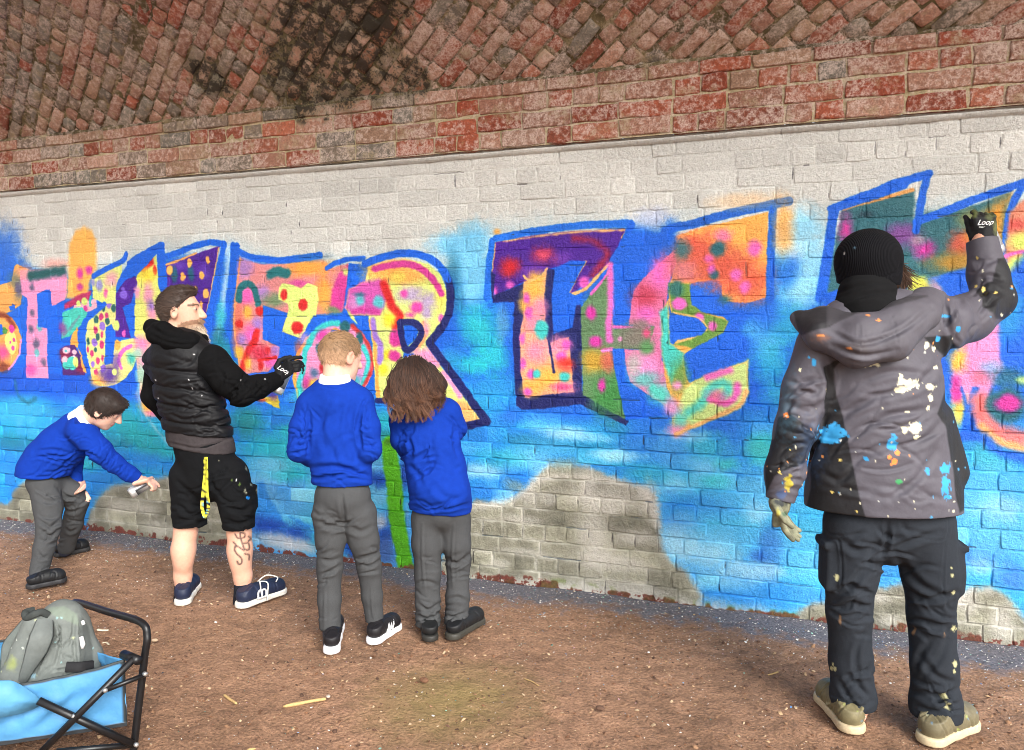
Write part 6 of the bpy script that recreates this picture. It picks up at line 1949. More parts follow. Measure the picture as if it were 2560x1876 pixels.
    for pts, w_, a_ in (([(440, 1260), (480, 1290), (515, 1280)], 6, -.01), ([(445, 1300), (480, 1300), (515, 1310)], 5, -.008), ([(560, 1260), (600, 1280), (635, 1260)], 6, -.01), ([(565, 1300), (600, 1310), (635, 1295)], 5, -.009), ([(528, 1190), (530, 1215), (550, 1235)], 5, -.01), ([(578, 1215), (600, 1232), (636, 1222)], 2, -.005), ([(545, 1150), (570, 1180), (610, 1190)], 6, -.006), ([(440, 1200), (470, 1230), (500, 1250)], 6, -.007)): sk.fold(pts, w_, a_)
    rr = np.random.default_rng(9)
    for _ in range(40):
        i = rr.integers(0, len(sk.V)); c = [(96, 120, 60), (150, 150, 130), (80, 90, 70), (120, 130, 120)][rr.integers(0, 4)]
        if sk.px[i, 0] > 545 and sk.px[i, 1] < 1230: sk.spot(*sk.px[i], rr.uniform(1.5, 4), c, .75, rr.uniform(2, 8), .5, 1.0)
    sk.spot(620, 1246, 6, (20, 110, 180), .9, 4, .3, .8); sk.spot(590, 1200, 2, (230, 230, 230), 1)
    sk.crumple(475, 1270, 40, 50, .2, 10, 3.2, .007, 1); sk.crumple(600, 1275, 38, 45, -.2, 10, 3.2, .007, 2); sk.crumple(530, 1200, 40, 25, .5, 7, 3, .006, 3)
    sk.rumple(.004, 15, 4, oct=2).build("shorts", M_WOOL, root)
    # strap hanging from the belt
    mb = MB()
    for off, x1, bottom in ((0, 505, 1288), (1, 521, 1285)):
        pts = [K(513 + 2 * off, 1143, -.135), K(513 + off * 3, 1180, -.15), K(508 + off * 9, 1230, -.14), K(x1, 1268, -.13), K(512, 1296 - off, -.13)]
        P_ = spline(pts, 8)
        wdt = RT * .0085
        V = np.stack([P_ - wdt, P_ + wdt, P_ + wdt + FW * .002, P_ - wdt + FW * .002], 1).reshape(-1, 3)
        m = len(P_)
        Q = [[4 * i + a, 4 * i + (a + 1) % 4, 4 * i + 4 + (a + 1) % 4, 4 * i + 4 + a] for i in range(m - 1) for a in range(4)]
        t = np.repeat(np.arange(m), 4)
        C = np.array([srgb(206, 200, 66)] * len(V))
        rr = np.random.default_rng(3 + off)
        C[rr.random(len(V)) < .34] = srgb(28, 26, 40); C[(rr.random(len(V)) < .2) & (t > m * .6)] = srgb(90, 160, 180)
        mb.add(V, Q, col=C)
    mb.build("hanging_strap", M_KNIT, root, False)
    # socks and shoes
    for a, b, r in ((K(458, 1462, .03), K(456, 1502, .03), .043), (K(608, 1458, -.01), K(606, 1504, -.01), .045)):
        F = Field(*bounds([a, b], .08), .005); F.cone(a, b, r, r * 1.05, .01); F.plane_cut(a + UP * .002, UP); Skin(F, (34, 36, 44)).build("sock", M_KNIT, root)
    def deco(sk, pt):
        sk.C *= (1 + .15 * fbm3(sk.V, 40, 2, 5))[:, None]
    sh = make_shoe(root, on_ground(452, 1518), on_ground(486, 1462), (28, 36, 60), (222, 218, 208), M_LEATHER, hgt=.088, w=.046, sole=.03, bands=(deco,))
    sh = make_shoe(root, on_ground(590, 1523), on_ground(716, 1476), (30, 38, 62), (222, 218, 208), M_LEATHER, hgt=.088, w=.048, sole=.03, bands=(deco,))
    f, s_, u, L = shoe_axes(on_ground(590, 1523), on_ground(716, 1476))
    ht = on_ground(590, 1523)
    pt = lambda a, b, c: ht + f * a * L + s_ * b + u * c
    mb = MB()
    for i in range(5):
        t = .40 + .075 * i
        mb.tube([pt(t, .030, .084 - .07 * (t - .4)), pt(t + .01, .0, .098 - .1 * (t - .4)), pt(t, -.030, .084 - .07 * (t - .4))], .004, 6, srgb(220, 218, 208))
    for q in ([(.42, .0, .105), (.55, .02, .13), (.70, .045, .11), (.66, .05, .09)], [(.42, 0, .105), (.5, .045, .10), (.46, .062, .05), (.44, .066, .012)], [(.42, 0, .105), (.34, .05, .12), (.36, .05, .07)]):
        mb.tube(spline([pt(*v) for v in q], 6), .0035, 6, srgb(226, 224, 214))
    mb.build("lace", M_KNIT, sh)
    mb = MB()
    for q in ([(.30, .052, .035), (.31, .050, .066), (.36, .049, .072), (.38, .050, .04)], [(.38, .050, .04), (.39, .049, .07), (.45, .050, .066), (.46, .052, .035)], [(.28, .053, .035), (.47, .053, .033)]):
        mb.tube(spline([pt(*v) for v in q], 5), .005, 6, srgb(226, 226, 222))
    mb.build("shoe_logo", M_PRINT, sh)
    # glove and can
    F = Field(*bounds([K(680, 895, .0), K(740, 975, .15)], .06), .0038)
    finger_hand(F, K(690, 948, .05), K(712, 926, .07), unit(-UP * .8 + RT * .5), unit(RT * .8 + UP * .55), unit(-UP * .35 + RT * .5 + FW * .6), 1.12, curl=(.5, .8, .9, .9), thumb=1)
    sk = Skin(F, (20, 20, 22)); gl = sk.rumple(.0012, 60, 2).build("glove", M_GLOVE, root)
    text_on("glove_print", "Loop", K(709, 925, .07 - .062), unit(RT * .85 - UP * .5 + FW * .25), UP, .034, M_PRINT, gl, .4)
    spray_can(K(692, 984, .07), K(727, 905, .13), "black and silver spray can in the bearded man's gloved hand", r=.031)


bearded()


# ================================================================== children in blue sweatshirts
def child_legs(K, root, legs, rad, pelvis, cut=None, seed=1, folds=(), crs=()):
    F = Field(*bounds([p for l in legs for p in l] + [p for p, _, _ in pelvis], .13), .0056)
    for p, r, fl in pelvis:
        F.ell(p, r, fl, .03)
    for l, r in zip(legs, rad):
        F.chain(l, r, .022)
    for c in cut or (): F.plane_cut(*c)
    sk = Skin(F, GREY_C)
    sk.C *= (1 + .08 * fbm3(sk.V, 12, 2, seed))[:, None]
    for f in folds: sk.fold(*f)
    for c in crs: sk.crumple(*c)
    sk.rumple(.0048, (15, 15, 10), seed + 2, oct=3)
    pass
    sk.build("trousers", M_WOOL, root)


def blond_boy():
    d = 3.47
    K = lambda x, y, e=0.0: J(x, y, d + e)
    root = person(on_ground(880, 1625), "boy with short fair hair in blue sweatshirt and white-soled trainers, seen from behind")
    bx = unit(FW + RT * .08); rx = unit(np.cross(bx, UP)); bax = np.array([rx, bx, UP])
    fdir = unit(FW * .75 + RT * .62 - UP * .22); hu = unit(UP + RT * .10 + FW * .2)
    hc = K(853, 893, .03)
    F = Field(*bounds([hc, K(860, 1640), K(720, 1140, .2), K(950, 1140, .2)], .14), .0062)
    s = .98
    A, hax = head(F, hc, fdir, hu, s)
    F.chain([A(0, -.03, -.06), K(838, 962, 0)], [.050, .058], .02)
    F.chain([K(840, 1010), K(845, 1100), K(855, 1220)], [.085, .085, .09], .03, (bx, .6))
    F.chain([K(778, 1022), K(757, 1070, -.03), K(749, 1125, -.04), K(790, 1152, .12)], [.03, .024, .022, .02]); F.chain([K(900, 1014), K(918, 1070, -.03), K(923, 1125, -.04), K(890, 1150, .12)], [.03, .024, .022, .02])
    F.chain([K(826, 1270), K(824, 1420, .01), K(825, 1600, -.01)], [.045, .028, .024]); F.chain([K(897, 1270), K(924, 1420, .05), K(938, 1575, .06)], [.045, .028, .024])
    sk = Skin(F, SKIN_K); face_paint(sk, A, hax, s, (170, 130, 90))
    loc = (sk.V - hc) @ hax.T / s
    ear = (np.abs(loc[:, 0]) > .074) & (np.abs(loc[:, 2]) < .05) & (np.abs(loc[:, 1]) < .05)
    sk.C[ear] = srgb(226, 158, 136)
    sk.build("body", M_SKIN, root)
    cutf = lambda x, y, z: np.maximum(y - .055 - .25 * (z - .03), -(z + .062) + np.clip(y + .04, 0, 1) * 1.0 + np.where(np.abs(x) > .045, .008, 0))
    F = cap(A, hax, s, cutf, .0055)
    sk = Skin(F, (138, 108, 78)); loc = (sk.V - hc) @ hax.T / s
    lo = np.clip((-loc[:, 2] + .03) / .09, 0, 1)[:, None]
    sk.C = sk.C * (1 - lo) + np.array(srgb(196, 158, 126)) * lo
    sk.rumple(.003, 50, 2)
    sk.C *= (1 + .22 * fbm3(sk.V, (60, 60, 90), 2, 4))[:, None]
    sk.build("hair", M_HAIR, root)
    hair_fuzz("hair_locks", sk, A, hax, s, 8000, .019, hax[1] * .8 - hax[2] * .5, None, root, 4, .0009, .18, .2)
    # shirt collar
    F = Field(*bounds([K(800, 930), K(876, 990)], .09), .005)
    F.chain([K(838, 935, .0), K(837, 955, -.005), K(836, 985, -.005)], [.060, .067, .078], .02, (bx, .95)); F.plane_cut(K(838, 942, -.06), unit(UP - FW * .15)); F.plane_cut(K(836, 992, 0), -UP)
    Skin(F, (232, 234, 238)).rumple(.001, 40).build("shirt_collar", M_KNIT, root)
    # sweatshirt
    F = Field(*bounds([K(720, 970), K(950, 1230)], .2), .0056)
    F.chain([K(838, 1010), K(842, 1080), K(850, 1150), K(855, 1190)], [.128, .138, .136, .132], .03, (bx, .68))
    F.chain([K(855, 1198), K(857, 1250)], [.136, .126], .012, (bx, .72))
    F.cone(K(780, 1010, 0), K(898, 1003, 0), .062, .062, .05)
    F.cone(K(838, 985, 0), K(838, 1005, 0), .085, .09, .04)
    F.chain([K(776, 1020, 0), K(757, 1070, -.03), K(749, 1125, -.04), K(790, 1152, .12)], [.062, .056, .052, .042], .022)
    F.chain([K(900, 1012, 0), K(918, 1070, -.03), K(923, 1125, -.04), K(890, 1150, .12)], [.062, .056, .052, .042], .022)
    F.plane_cut(K(838, 962, -.07), unit(UP - FW * .2), .12); F.plane_cut(K(855, 1221, -.10), -UP)
    sk = Skin(F, BLUE_C)
    for pts, w_, a_ in (([(772, 1172), (840, 1168), (922, 1192)], 7, -.013), ([(775, 1200), (850, 1190), (925, 1208)], 4, -.006), ([(770, 1185), (790, 1195), (830, 1192)], 5, -.007), ([(905, 1020), (896, 1060), (902, 1130)], 5, -.012), ([(775, 1030), (772, 1090), (770, 1140)], 5, -.012), ([(735, 1110), (755, 1115), (768, 1105)], 4, -.007), ([(728, 1140), (750, 1130), (768, 1125)], 4, -.007), ([(900, 1060), (915, 1075), (925, 1070)], 4, -.007), ([(880, 1010), (870, 1080), (900, 1160)], 8, -.005), ([(800, 1010), (800, 1080), (830, 1150)], 9, -.004), ([(905, 1110), (925, 1120), (945, 1112)], 4, -.006), ([(800, 966), (838, 972), (872, 962)], 2.5, -.004)): sk.fold(pts, w_, a_)
    sk.crumple(750, 1110, 26, 36, .35, 12, 3, .006, 1); sk.crumple(924, 1105, 26, 40, -.35, 12, 3, .006, 2); sk.crumple(850, 1185, 80, 18, .03, 12, 3, .005, 3, .15); sk.crumple(905, 1040, 24, 40, 1.2, 7, 3, .006, 4); sk.crumple(772, 1045, 24, 40, -1.2, 7, 3, .006, 5); sk.crumple(845, 1090, 60, 60, 1.3, 6, 6, .004, 6)
    sk.rumple(.004, 13, 2, oct=2).build("sweatshirt", M_KNIT, root)
    legs = [[K(826, 1285, .0), K(826, 1350, .0), K(824, 1420, .01), K(824, 1500, 0), K(825, 1592, -.01)], [K(897, 1285, .01), K(910, 1350, .02), K(924, 1420, .05), K(930, 1490, .06), K(938, 1560, .06)]]
    child_legs(K, root, legs, [[.082, .066, .056, .050, .048], [.082, .066, .054, .046, .042]],
               [(K(857, 1240, 0), (.128, .098, .11), bax)], [(K(826, 1581, -.06), unit(-UP + RT * .02))], 3,
               [([(790, 1300), (830, 1320), (858, 1300)], 6, -.008), ([(855, 1240), (858, 1270), (862, 1310)], 5, -.008), ([(870, 1310), (900, 1330), (935, 1315)], 6, -.007), ([(895, 1398), (920, 1392), (950, 1380)], 5, -.011), ([(900, 1415), (925, 1412), (952, 1402)], 4, -.008), ([(800, 1440), (825, 1430), (850, 1415)], 5, -.009), ([(800, 1400), (825, 1405), (850, 1395)], 5, -.007), ([(812, 1470), (812, 1530), (812, 1580)], 3, .004), ([(928, 1470), (930, 1520), (936, 1555)], 3, .004), ([(780, 1275), (800, 1290), (830, 1285)], 5, -.006)],
               [(825, 1420, 30, 50, .25, 9, 3, .005, 1), (928, 1405, 30, 40, .3, 9, 3, .006, 2), (855, 1300, 60, 30, .1, 8, 3.5, .005, 3), (826, 1560, 26, 25, .1, 5, 2.5, .004, 4)])
    for a, b, r in ((K(826, 1570, 0), K(827, 1605, 0), .036), (K(938, 1545, .06), K(940, 1572, .06), .034)):
        F = Field(*bounds([a, b], .07), .005); F.cone(a, b, r, r, .01); Skin(F, (70, 72, 80)).build("sock", M_KNIT, root)
    make_shoe(root, on_ground(827, 1643), on_ground(842, 1560), (26, 24, 28), (236, 236, 238), M_LEATHER, hgt=.078, w=.041, sole=.032)
    h2, t2 = on_ground(926, 1613), on_ground(994, 1566)
    sh = make_shoe(root, h2, t2, (27, 25, 28), (236, 236, 238), M_LEATHER, hgt=.078, w=.042, sole=.030)
    f, s_, u, L = shoe_axes(h2, t2)
    mb = MB()
    for i in range(3):
        t = .40 + .085 * i
        mb.tube([h2 + f * (t - .06) * L + s_ * .040 + u * .034, h2 + f * t * L + s_ * .0395 + u * .055, h2 + f * (t + .05) * L + s_ * .030 + u * .072], [.0055, .006, .005], 6, srgb(232, 232, 232))
    mb.build("shoe_stripe", M_PRINT, sh)


blond_boy()


def girl():
    d = 3.58
    K = lambda x, y, e=0.0: J(x, y, d + e)
    root = person(on_ground(1095, 1600), "child with long wavy brown hair in blue sweatshirt and grey trousers, head bowed")
    bx = unit(FW + RT * .05); rx = unit(np.cross(bx, UP)); bax = np.array([rx, bx, UP])
    hc = K(1035, 948, .10)
    fdir = unit(FW * .8 - UP * .55 - RT * .1); hu = unit(UP * .85 + FW * .5)
    F = Field(*bounds([hc, K(1100, 1600), K(980, 1100, .2), K(1160, 1100, .2)], .14), .008)
    s = .98
    A, hax = head(F, hc, fdir, hu, s)
    F.chain([A(0, -.03, -.06), K(1055, 1020, 0)], [.048, .056], .02)
    F.chain([K(1062, 1060, .02), K(1085, 1150), K(1100, 1260)], [.08, .085, .09], .03, (bx, .6))
    F.chain([K(1008, 1058, .03), K(1004, 1100, .02), K(1022, 1128, .06), K(1050, 1110, .22)], [.03, .022, .02, .02]); F.chain([K(1120, 1036, .03), K(1140, 1072, .05), K(1130, 1085, .12), K(1080, 1090, .24)], [.03, .022, .02, .02])
    F.chain([K(1066, 1310), K(1069, 1430), K(1070, 1580)], [.045, .028, .024]); F.chain([K(1140, 1310), K(1146, 1400, .03), K(1140, 1580, .0)], [.045, .028, .024])
    Skin(F, SKIN_K).build("body", M_SKIN, root)
    # sweatshirt
    F = Field(*bounds([K(975, 1000), K(1185, 1300)], .2), .0056)
    F.chain([K(1058, 1055, .02), K(1076, 1110, 0), K(1092, 1180, 0), K(1098, 1250, 0)], [.120, .132, .136, .142], .03, (bx, .72))
    F.chain([K(1102, 1262), K(1104, 1320)], [.146, .134], .012, (bx, .74))
    F.ell(K(1105, 1230, -.05), (.13, .10, .10), bax, .04)
    F.cone(K(1006, 1052, .03), K(1115, 1030, .03), .064, .066, .05); F.cone(K(1052, 1005, .05), K(1058, 1040, .02), .07, .085, .04)
    F.chain([K(1008, 1055, .03), K(1004, 1100, .02), K(1022, 1128, .06), K(1050, 1110, .22)], [.060, .050, .044, .038], .022)
    F.chain([K(1120, 1035, .03), K(1140, 1072, .05), K(1130, 1085, .12), K(1080, 1090, .24)], [.064, .050, .044, .038], .022)
    F.plane_cut(K(1102, 1292, -.11), unit(-UP - RT * .06))
    sk = Skin(F, BLUE_C)
    for pts, w_, a_ in (([(1020, 1090), (1030, 1130), (1022, 1148)], 5, -.012), ([(1022, 1152), (1050, 1140), (1080, 1125)], 5, -.008), ([(1140, 1070), (1135, 1100), (1145, 1150)], 5, -.008), ([(1020, 1160), (1045, 1185), (1055, 1210)], 6, -.007), ([(1105, 1130), (1130, 1160), (1150, 1230)], 8, -.004), ([(1030, 1278), (1100, 1276), (1178, 1258)], 3.5, -.006), ([(1080, 1210), (1110, 1240), (1150, 1250)], 8, -.005), ([(1000, 1075), (1012, 1090), (1010, 1110)], 4, -.006), ([(1060, 1100), (1055, 1140), (1050, 1180)], 7, -.004)): sk.fold(pts, w_, a_)
    sk.crumple(1012, 1110, 24, 36, .9, 12, 3, .007, 1); sk.crumple(1148, 1070, 22, 32, -.9, 10, 3, .006, 2); sk.crumple(1050, 1160, 40, 34, .5, 8, 3.2, .006, 3); sk.crumple(1100, 1255, 80, 22, .05, 7, 4, .004, 4, .15); sk.crumple(1090, 1150, 60, 60, 1.2, 6, 6, .004, 5)
    sk.rumple(.004, 13, 6, oct=2).build("sweatshirt", M_KNIT, root)
    legs = [[K(1068, 1300, 0), K(1068, 1360, 0), K(1069, 1430, 0), K(1069, 1500, 0), K(1070, 1585, -.01)], [K(1138, 1300, .01), K(1142, 1360, .01), K(1146, 1400, .03), K(1144, 1490, .02), K(1140, 1590, .0)]]
    child_legs(K, root, legs, [[.076, .070, .060, .056, .060], [.076, .066, .056, .054, .058]], [(K(1103, 1275, 0), (.13, .10, .10), bax)], [(K(1070, 1572, -.05), -UP)], 7,
               [([(1050, 1510), (1070, 1525), (1095, 1510)], 5, -.010), ([(1045, 1540), (1070, 1548), (1098, 1535)], 5, -.012), ([(1118, 1400), (1145, 1410), (1172, 1390)], 5, -.010), ([(1118, 1500), (1145, 1495), (1168, 1505)], 5, -.009), ([(1115, 1535), (1140, 1545), (1168, 1530)], 5, -.011), ([(1056, 1310), (1056, 1400), (1062, 1480)], 3, .004), ([(1135, 1310), (1130, 1390), (1132, 1470)], 3, .004), ([(1045, 1460), (1070, 1455), (1098, 1465)], 5, -.007)],
               [(1069, 1540, 32, 35, .1, 10, 3, .007, 1), (1142, 1545, 32, 35, .1, 10, 3, .007, 2), (1145, 1410, 32, 40, .2, 8, 3, .006, 3), (1068, 1440, 32, 50, -.1, 6, 3, .004, 4)])
    def deco(sk, pt): sk.C *= (1 + .2 * fbm3(sk.V, 40, 2, 5))[:, None]
    make_shoe(root, on_ground(1078, 1611), on_ground(1062, 1535), (27, 28, 29), (46, 45, 42), M_LEATHER, hgt=.07, w=.041, sole=.028, bands=(deco,))
    make_shoe(root, on_ground(1120, 1603), on_ground(1206, 1549), (24, 25, 27), (58, 56, 50), M_LEATHER, hgt=.07, w=.043, sole=.030, bands=(deco,))
    # hair: a full wavy mass over head and shoulders, then loose locks on it
    F = Field(*bounds([K(960, 880), K(1125, 1050)], .16), .0055)
    F.ell(hc + UP * .010, (.086, .100, .096), bax, .02)
    F.chain([K(1034, 940, .0), K(1030, 975, -.06), K(1022, 1005, -.085)], [.092, .096, .066], .04, (bx, .75))
    F.chain([K(1000, 945, .04), K(985, 985, .0), K(990, 1010, -.05)], [.05, .042, .032], .03)
    F.chain([K(1068, 935, .04), K(1090, 965, .0), K(1080, 995, -.06)], [.05, .044, .036], .03)
    F.plane_cut(K(1035, 1006, -.05), -UP)
    sk = Skin(F, (44, 29, 22))
    st = noise3(np.stack([sk.px[:, 0] * .16 + 2 * np.sin(sk.px[:, 1] * .05), sk.px[:, 1] * .02, sk.z * 8], -1), 1.0, 3)
    sk.V = sk.V + sk.N * (.006 * st)[:, None]; sk.C = sk.C * (1 + .35 * st)[:, None]
    sk.build("hair", M_HAIR, root)
    rr = np.random.default_rng(12)
    PP, CC, WW = [], [], []
    ncl, per = 190, 26
    for c in range(ncl):
        u_ = rr.uniform(-1, 1)
        x0, y0 = 1030 + 26 * u_ + rr.normal(0, 4), 890 + 14 * abs(u_) + rr.uniform(0, 30)
        x1 = 1034 + 56 * u_ + rr.normal(0, 5); y1 = 940 + rr.uniform(-8, 18)
        x2 = 1036 + 60 * u_ + rr.normal(0, 8); y2 = 985 + rr.uniform(-8, 10)
        x3 = x2 + rr.normal(0, 9) - 6 * u_; y3 = rr.uniform(1000, 1060) - 30 * max(0, u_) ** 2
        def surf(x, y, push):
            m_ = np.argmin((sk.px[:, 0] - x) ** 2 + (sk.px[:, 1] - y) ** 2 + 4000 * (sk.z - sk.z.min()))
            return sk.z[m_] - push
        z0, z1 = surf(x0, y0, .0), surf(x1, y1, .004)
        z2 = surf(x2, min(y2, 1000), .006)
        z3 = z2 - .012 + rr.normal(0, .012)
        pts = [J(x0, y0, z0 / 1.0), J(x1, y1, z1), J(x2, y2, z2), J(x3, y3, z3)]
        base = spline(pts, 8)
        t = np.linspace(0, 1, len(base))
        ph, fq, am = rr.uniform(0, 6.28), rr.uniform(1.3, 2.4), rr.uniform(.010, .022)
        wave = (np.sin(ph + t * fq * 6.28)[:, None] * RT - np.cos(ph + t * fq * 6.28)[:, None] * FW * .7) * (am * np.clip(t - .35, 0, 1) * 1.7)[:, None]
        tone = rr.uniform(.6, 1.45)
        for k in range(per):
            off = rr.normal(0, .0085, 3)
            q = base + wave * rr.uniform(.85, 1.15) + off * (1 - .7 * t ** 1.5)[:, None]
            PP.append(q); CC.append((np.array(srgb(40, 26, 20))[None] * (1 - t[:, None]) + np.array(srgb(92, 61, 43))[None] * t[:, None]) * tone * rr.uniform(.6, 1.5)); WW.append(rr.uniform(.0007, .0014))
    ribbons("hair_locks", np.array(PP), M_HAIR, root, np.array(CC), np.array(WW))


girl()


def bending_boy():
    d = 4.5
    K = lambda x, y, e=0.0: J(x, y, d + e)
    root = person(on_ground(120, 1440), "boy with dark brown hair in blue sweatshirt bending forward to spray low on the wall")
    hc = K(261, 1022, .0)
    fdir = unit(RT * .80 + FW * .30 - UP * .62); hu = unit(UP * .72 + RT * .62)
    F = Field(*bounds([hc, K(100, 1460), K(390, 1220, .1), K(190, 1400, .2), K(60, 1200)], .14), .0062)
    s = .98
    A, hax = head(F, hc, fdir, hu, s)
    F.chain([A(0, -.03, -.055), K(205, 1052, .0)], [.048, .056], .02)
    F.chain([K(193, 1082, .03), K(150, 1120, .03), K(110, 1190, .03)], [.08, .08, .085], .03)
    F.chain([K(214, 1090, -.08), K(285, 1158, -.05), K(345, 1196, 0)], [.03, .027, .024])
    F.chain([K(190, 1110, .14), K(182, 1165, .16), K(192, 1205, .14)], [.035, .03, .022])
    F.chain([K(112, 1215, -.02), K(122, 1314, -.1), K(97, 1432, -.18)], [.05, .034, .026]); F.chain([K(148, 1212, .08), K(192, 1250, .13), K(166, 1368, .25)], [.05, .034, .026])
    # hands: one round the can, one on the knee
    finger_hand(F, K(345, 1197, 0), K(358, 1203, .0), unit(-UP * .3 - FW * .8 + RT * .3), unit(RT * .9 - UP * .1), unit(-UP * .9 + RT * .2), .92, curl=(.45, .8, .9, 1.0), thumb=1)
    finger_hand(F, K(192, 1206, .13), K(198, 1220, .12), unit(RT * .8 + FW * .5), unit(-UP * .8 + RT * .4 - FW * .1), unit(FW * .3 + RT * .4 - UP * .6), .85, curl=(.25, .3, .3, .3), thumb=1, L=.8)
    sk = Skin(F, SKIN_K); loc = face_paint(sk, A, hax, s, (80, 56, 44), (206, 124, 116))
    sk.build("body", M_SKIN, root)
    cutf = lambda x, y, z: np.maximum(y - .080 - .15 * (z - .03), -(z + .055) + np.clip(y + .015, 0, 1) * 1.15)
    F = cap(A, hax, s, cutf, .011, extra=lambda F: F.ell(A(0, .055, .072), np.array([.066, .045, .036]), hax, .02))
    sk = Skin(F, (42, 30, 24)).rumple(.0015, 34, 2)
    sk.build("hair", M_HAIR, root)
    hair_fuzz("hair_locks", sk, A, hax, s, 5200, .026, hax[1] * .7 - hax[2] * .35, None, root, 4, .0014, .10, .10)
    F = Field(*bounds([K(195, 1010), K(236, 1070)], .08), .005)
    nd = unit(hc - K(190, 1070, 0))
    F.chain([K(212, 1040, 0) + nd * .012, K(205, 1052, 0) - nd * .01], [.064, .080], .015); F.plane_cut(K(214, 1038, 0) + nd * .016, nd); F.plane_cut(K(205, 1052, 0) - nd * .03, -nd)
    Skin(F, (234, 236, 240)).build("shirt_collar", M_KNIT, root)
    # sweatshirt
    F = Field(*bounds([K(50, 1020), K(350, 1210), K(180, 1200, .2)], .16), .0056)
    tb = unit(np.cross(unit(K(200, 1070) - K(90, 1180)), FW))
    F.chain([K(193, 1078, .03), K(155, 1115, .03), K(122, 1150, .03), K(108, 1178, .03), K(100, 1206, .03)], [.118, .130, .132, .134, .130], .03)
    F.cone(K(205, 1075, -.06), K(205, 1070, .12), .082, .07, .04)
    F.chain([K(214, 1090, -.08), K(250, 1128, -.08), K(285, 1158, -.05), K(322, 1184, -.02), K(346, 1196, 0)], [.075, .064, .052, .043, .036], .025)
    F.plane_cut(K(112, 1200, -.1), unit(-UP - RT * .05), .36); F.plane_cut(K(206, 1046, 0) + nd * .012, nd, .13)
    F.chain([K(196, 1110, .12), K(184, 1160, .16), K(190, 1202, .14)], [.06, .048, .038], .025)
    F.plane_cut(K(347, 1197, 0), unit(K(347, 1197, 0) - K(322, 1184, -.02)), .08)
    sk = Skin(F, BLUE_C)
    for pts, w_, a_ in (([(85, 1130), (130, 1125), (180, 1135)], 4, -.007), ([(150, 1170), (170, 1155), (190, 1135)], 4, -.008), ([(110, 1180), (140, 1180), (165, 1165)], 4, -.006), ([(195, 1130), (225, 1135), (250, 1150)], 4, -.008), ([(265, 1130), (275, 1150), (268, 1165)], 3, -.006), ([(300, 1165), (308, 1180), (300, 1190)], 3, -.005), ([(70, 1190), (110, 1192), (150, 1185)], 3, -.005), ([(150, 1085), (180, 1110), (200, 1140)], 5, -.004)): sk.fold(pts, w_, a_)
    sk.crumple(255, 1140, 40, 24, .9, 9, 2.4, .005, 1); sk.crumple(140, 1165, 60, 24, .25, 10, 2.6, .006, 2); sk.crumple(310, 1178, 26, 14, 1.0, 6, 2.2, .004, 3); sk.crumple(195, 1120, 34, 30, .5, 7, 2.6, .005, 4)
    sk.rumple(.004, 13, 9, oct=2).build("sweatshirt", M_KNIT, root)
    bax = np.array([RT, FW, UP])
    legs = [[K(112, 1222, -.02), K(120, 1270, -.06), K(122, 1318, -.1), K(110, 1370, -.14), K(97, 1432, -.18)], [K(148, 1215, .08), K(175, 1232, .1), K(194, 1252, .13), K(182, 1310, .19), K(166, 1368, .25)]]
    child_legs(K, root, legs, [[.082, .074, .062, .055, .049], [.080, .074, .062, .055, .049]], [(K(114, 1205, .02), (.102, .11, .085), bax)], [(K(120, 1194, -.1), UP)], 11,
               [([(100, 1300), (125, 1318), (150, 1300)], 5, -.012), ([(102, 1325), (125, 1340), (148, 1322)], 5, -.010), ([(95, 1240), (120, 1255), (145, 1250)], 5, -.008), ([(160, 1275), (185, 1280), (205, 1270)], 4, -.008), ([(95, 1380), (105, 1395), (120, 1390)], 4, -.007), ([(160, 1320), (175, 1330), (195, 1322)], 4, -.007), ([(140, 1215), (165, 1240), (200, 1250)], 4, -.007)],
               [(122, 1325, 30, 35, .2, 9, 2.6, .006, 1), (190, 1275, 26, 30, .1, 8, 2.6, .006, 2), (105, 1400, 24, 30, .3, 6, 2.4, .005, 3), (125, 1245, 34, 25, -.3, 6, 3, .005, 5)])
    for a, b, r in ((K(96, 1422, -.18), K(92, 1450, -.18), .037), (K(165, 1362, .25), K(162, 1378, .25), .037)):
        F = Field(*bounds([a, b], .07), .005); F.cone(a, b, r, r, .01); Skin(F, (52, 54, 66)).build("sock", M_KNIT, root)
    make_shoe(root, on_ground(70, 1473), on_ground(164, 1452), (24, 25, 27), (44, 44, 46), M_LEATHER, hgt=.064, w=.041, sole=.026)
    make_shoe(root, on_ground(138, 1393), on_ground(223, 1374), (22, 23, 26), (46, 46, 46), M_LEATHER, hgt=.064, w=.041, sole=.026)
    spray_can(K(325, 1236, -.02), K(386, 1197, .06), "silver spray can held low by the bending boy", r=.033, body=(56, 56, 60), band=(216, 216, 214))


bending_boy()
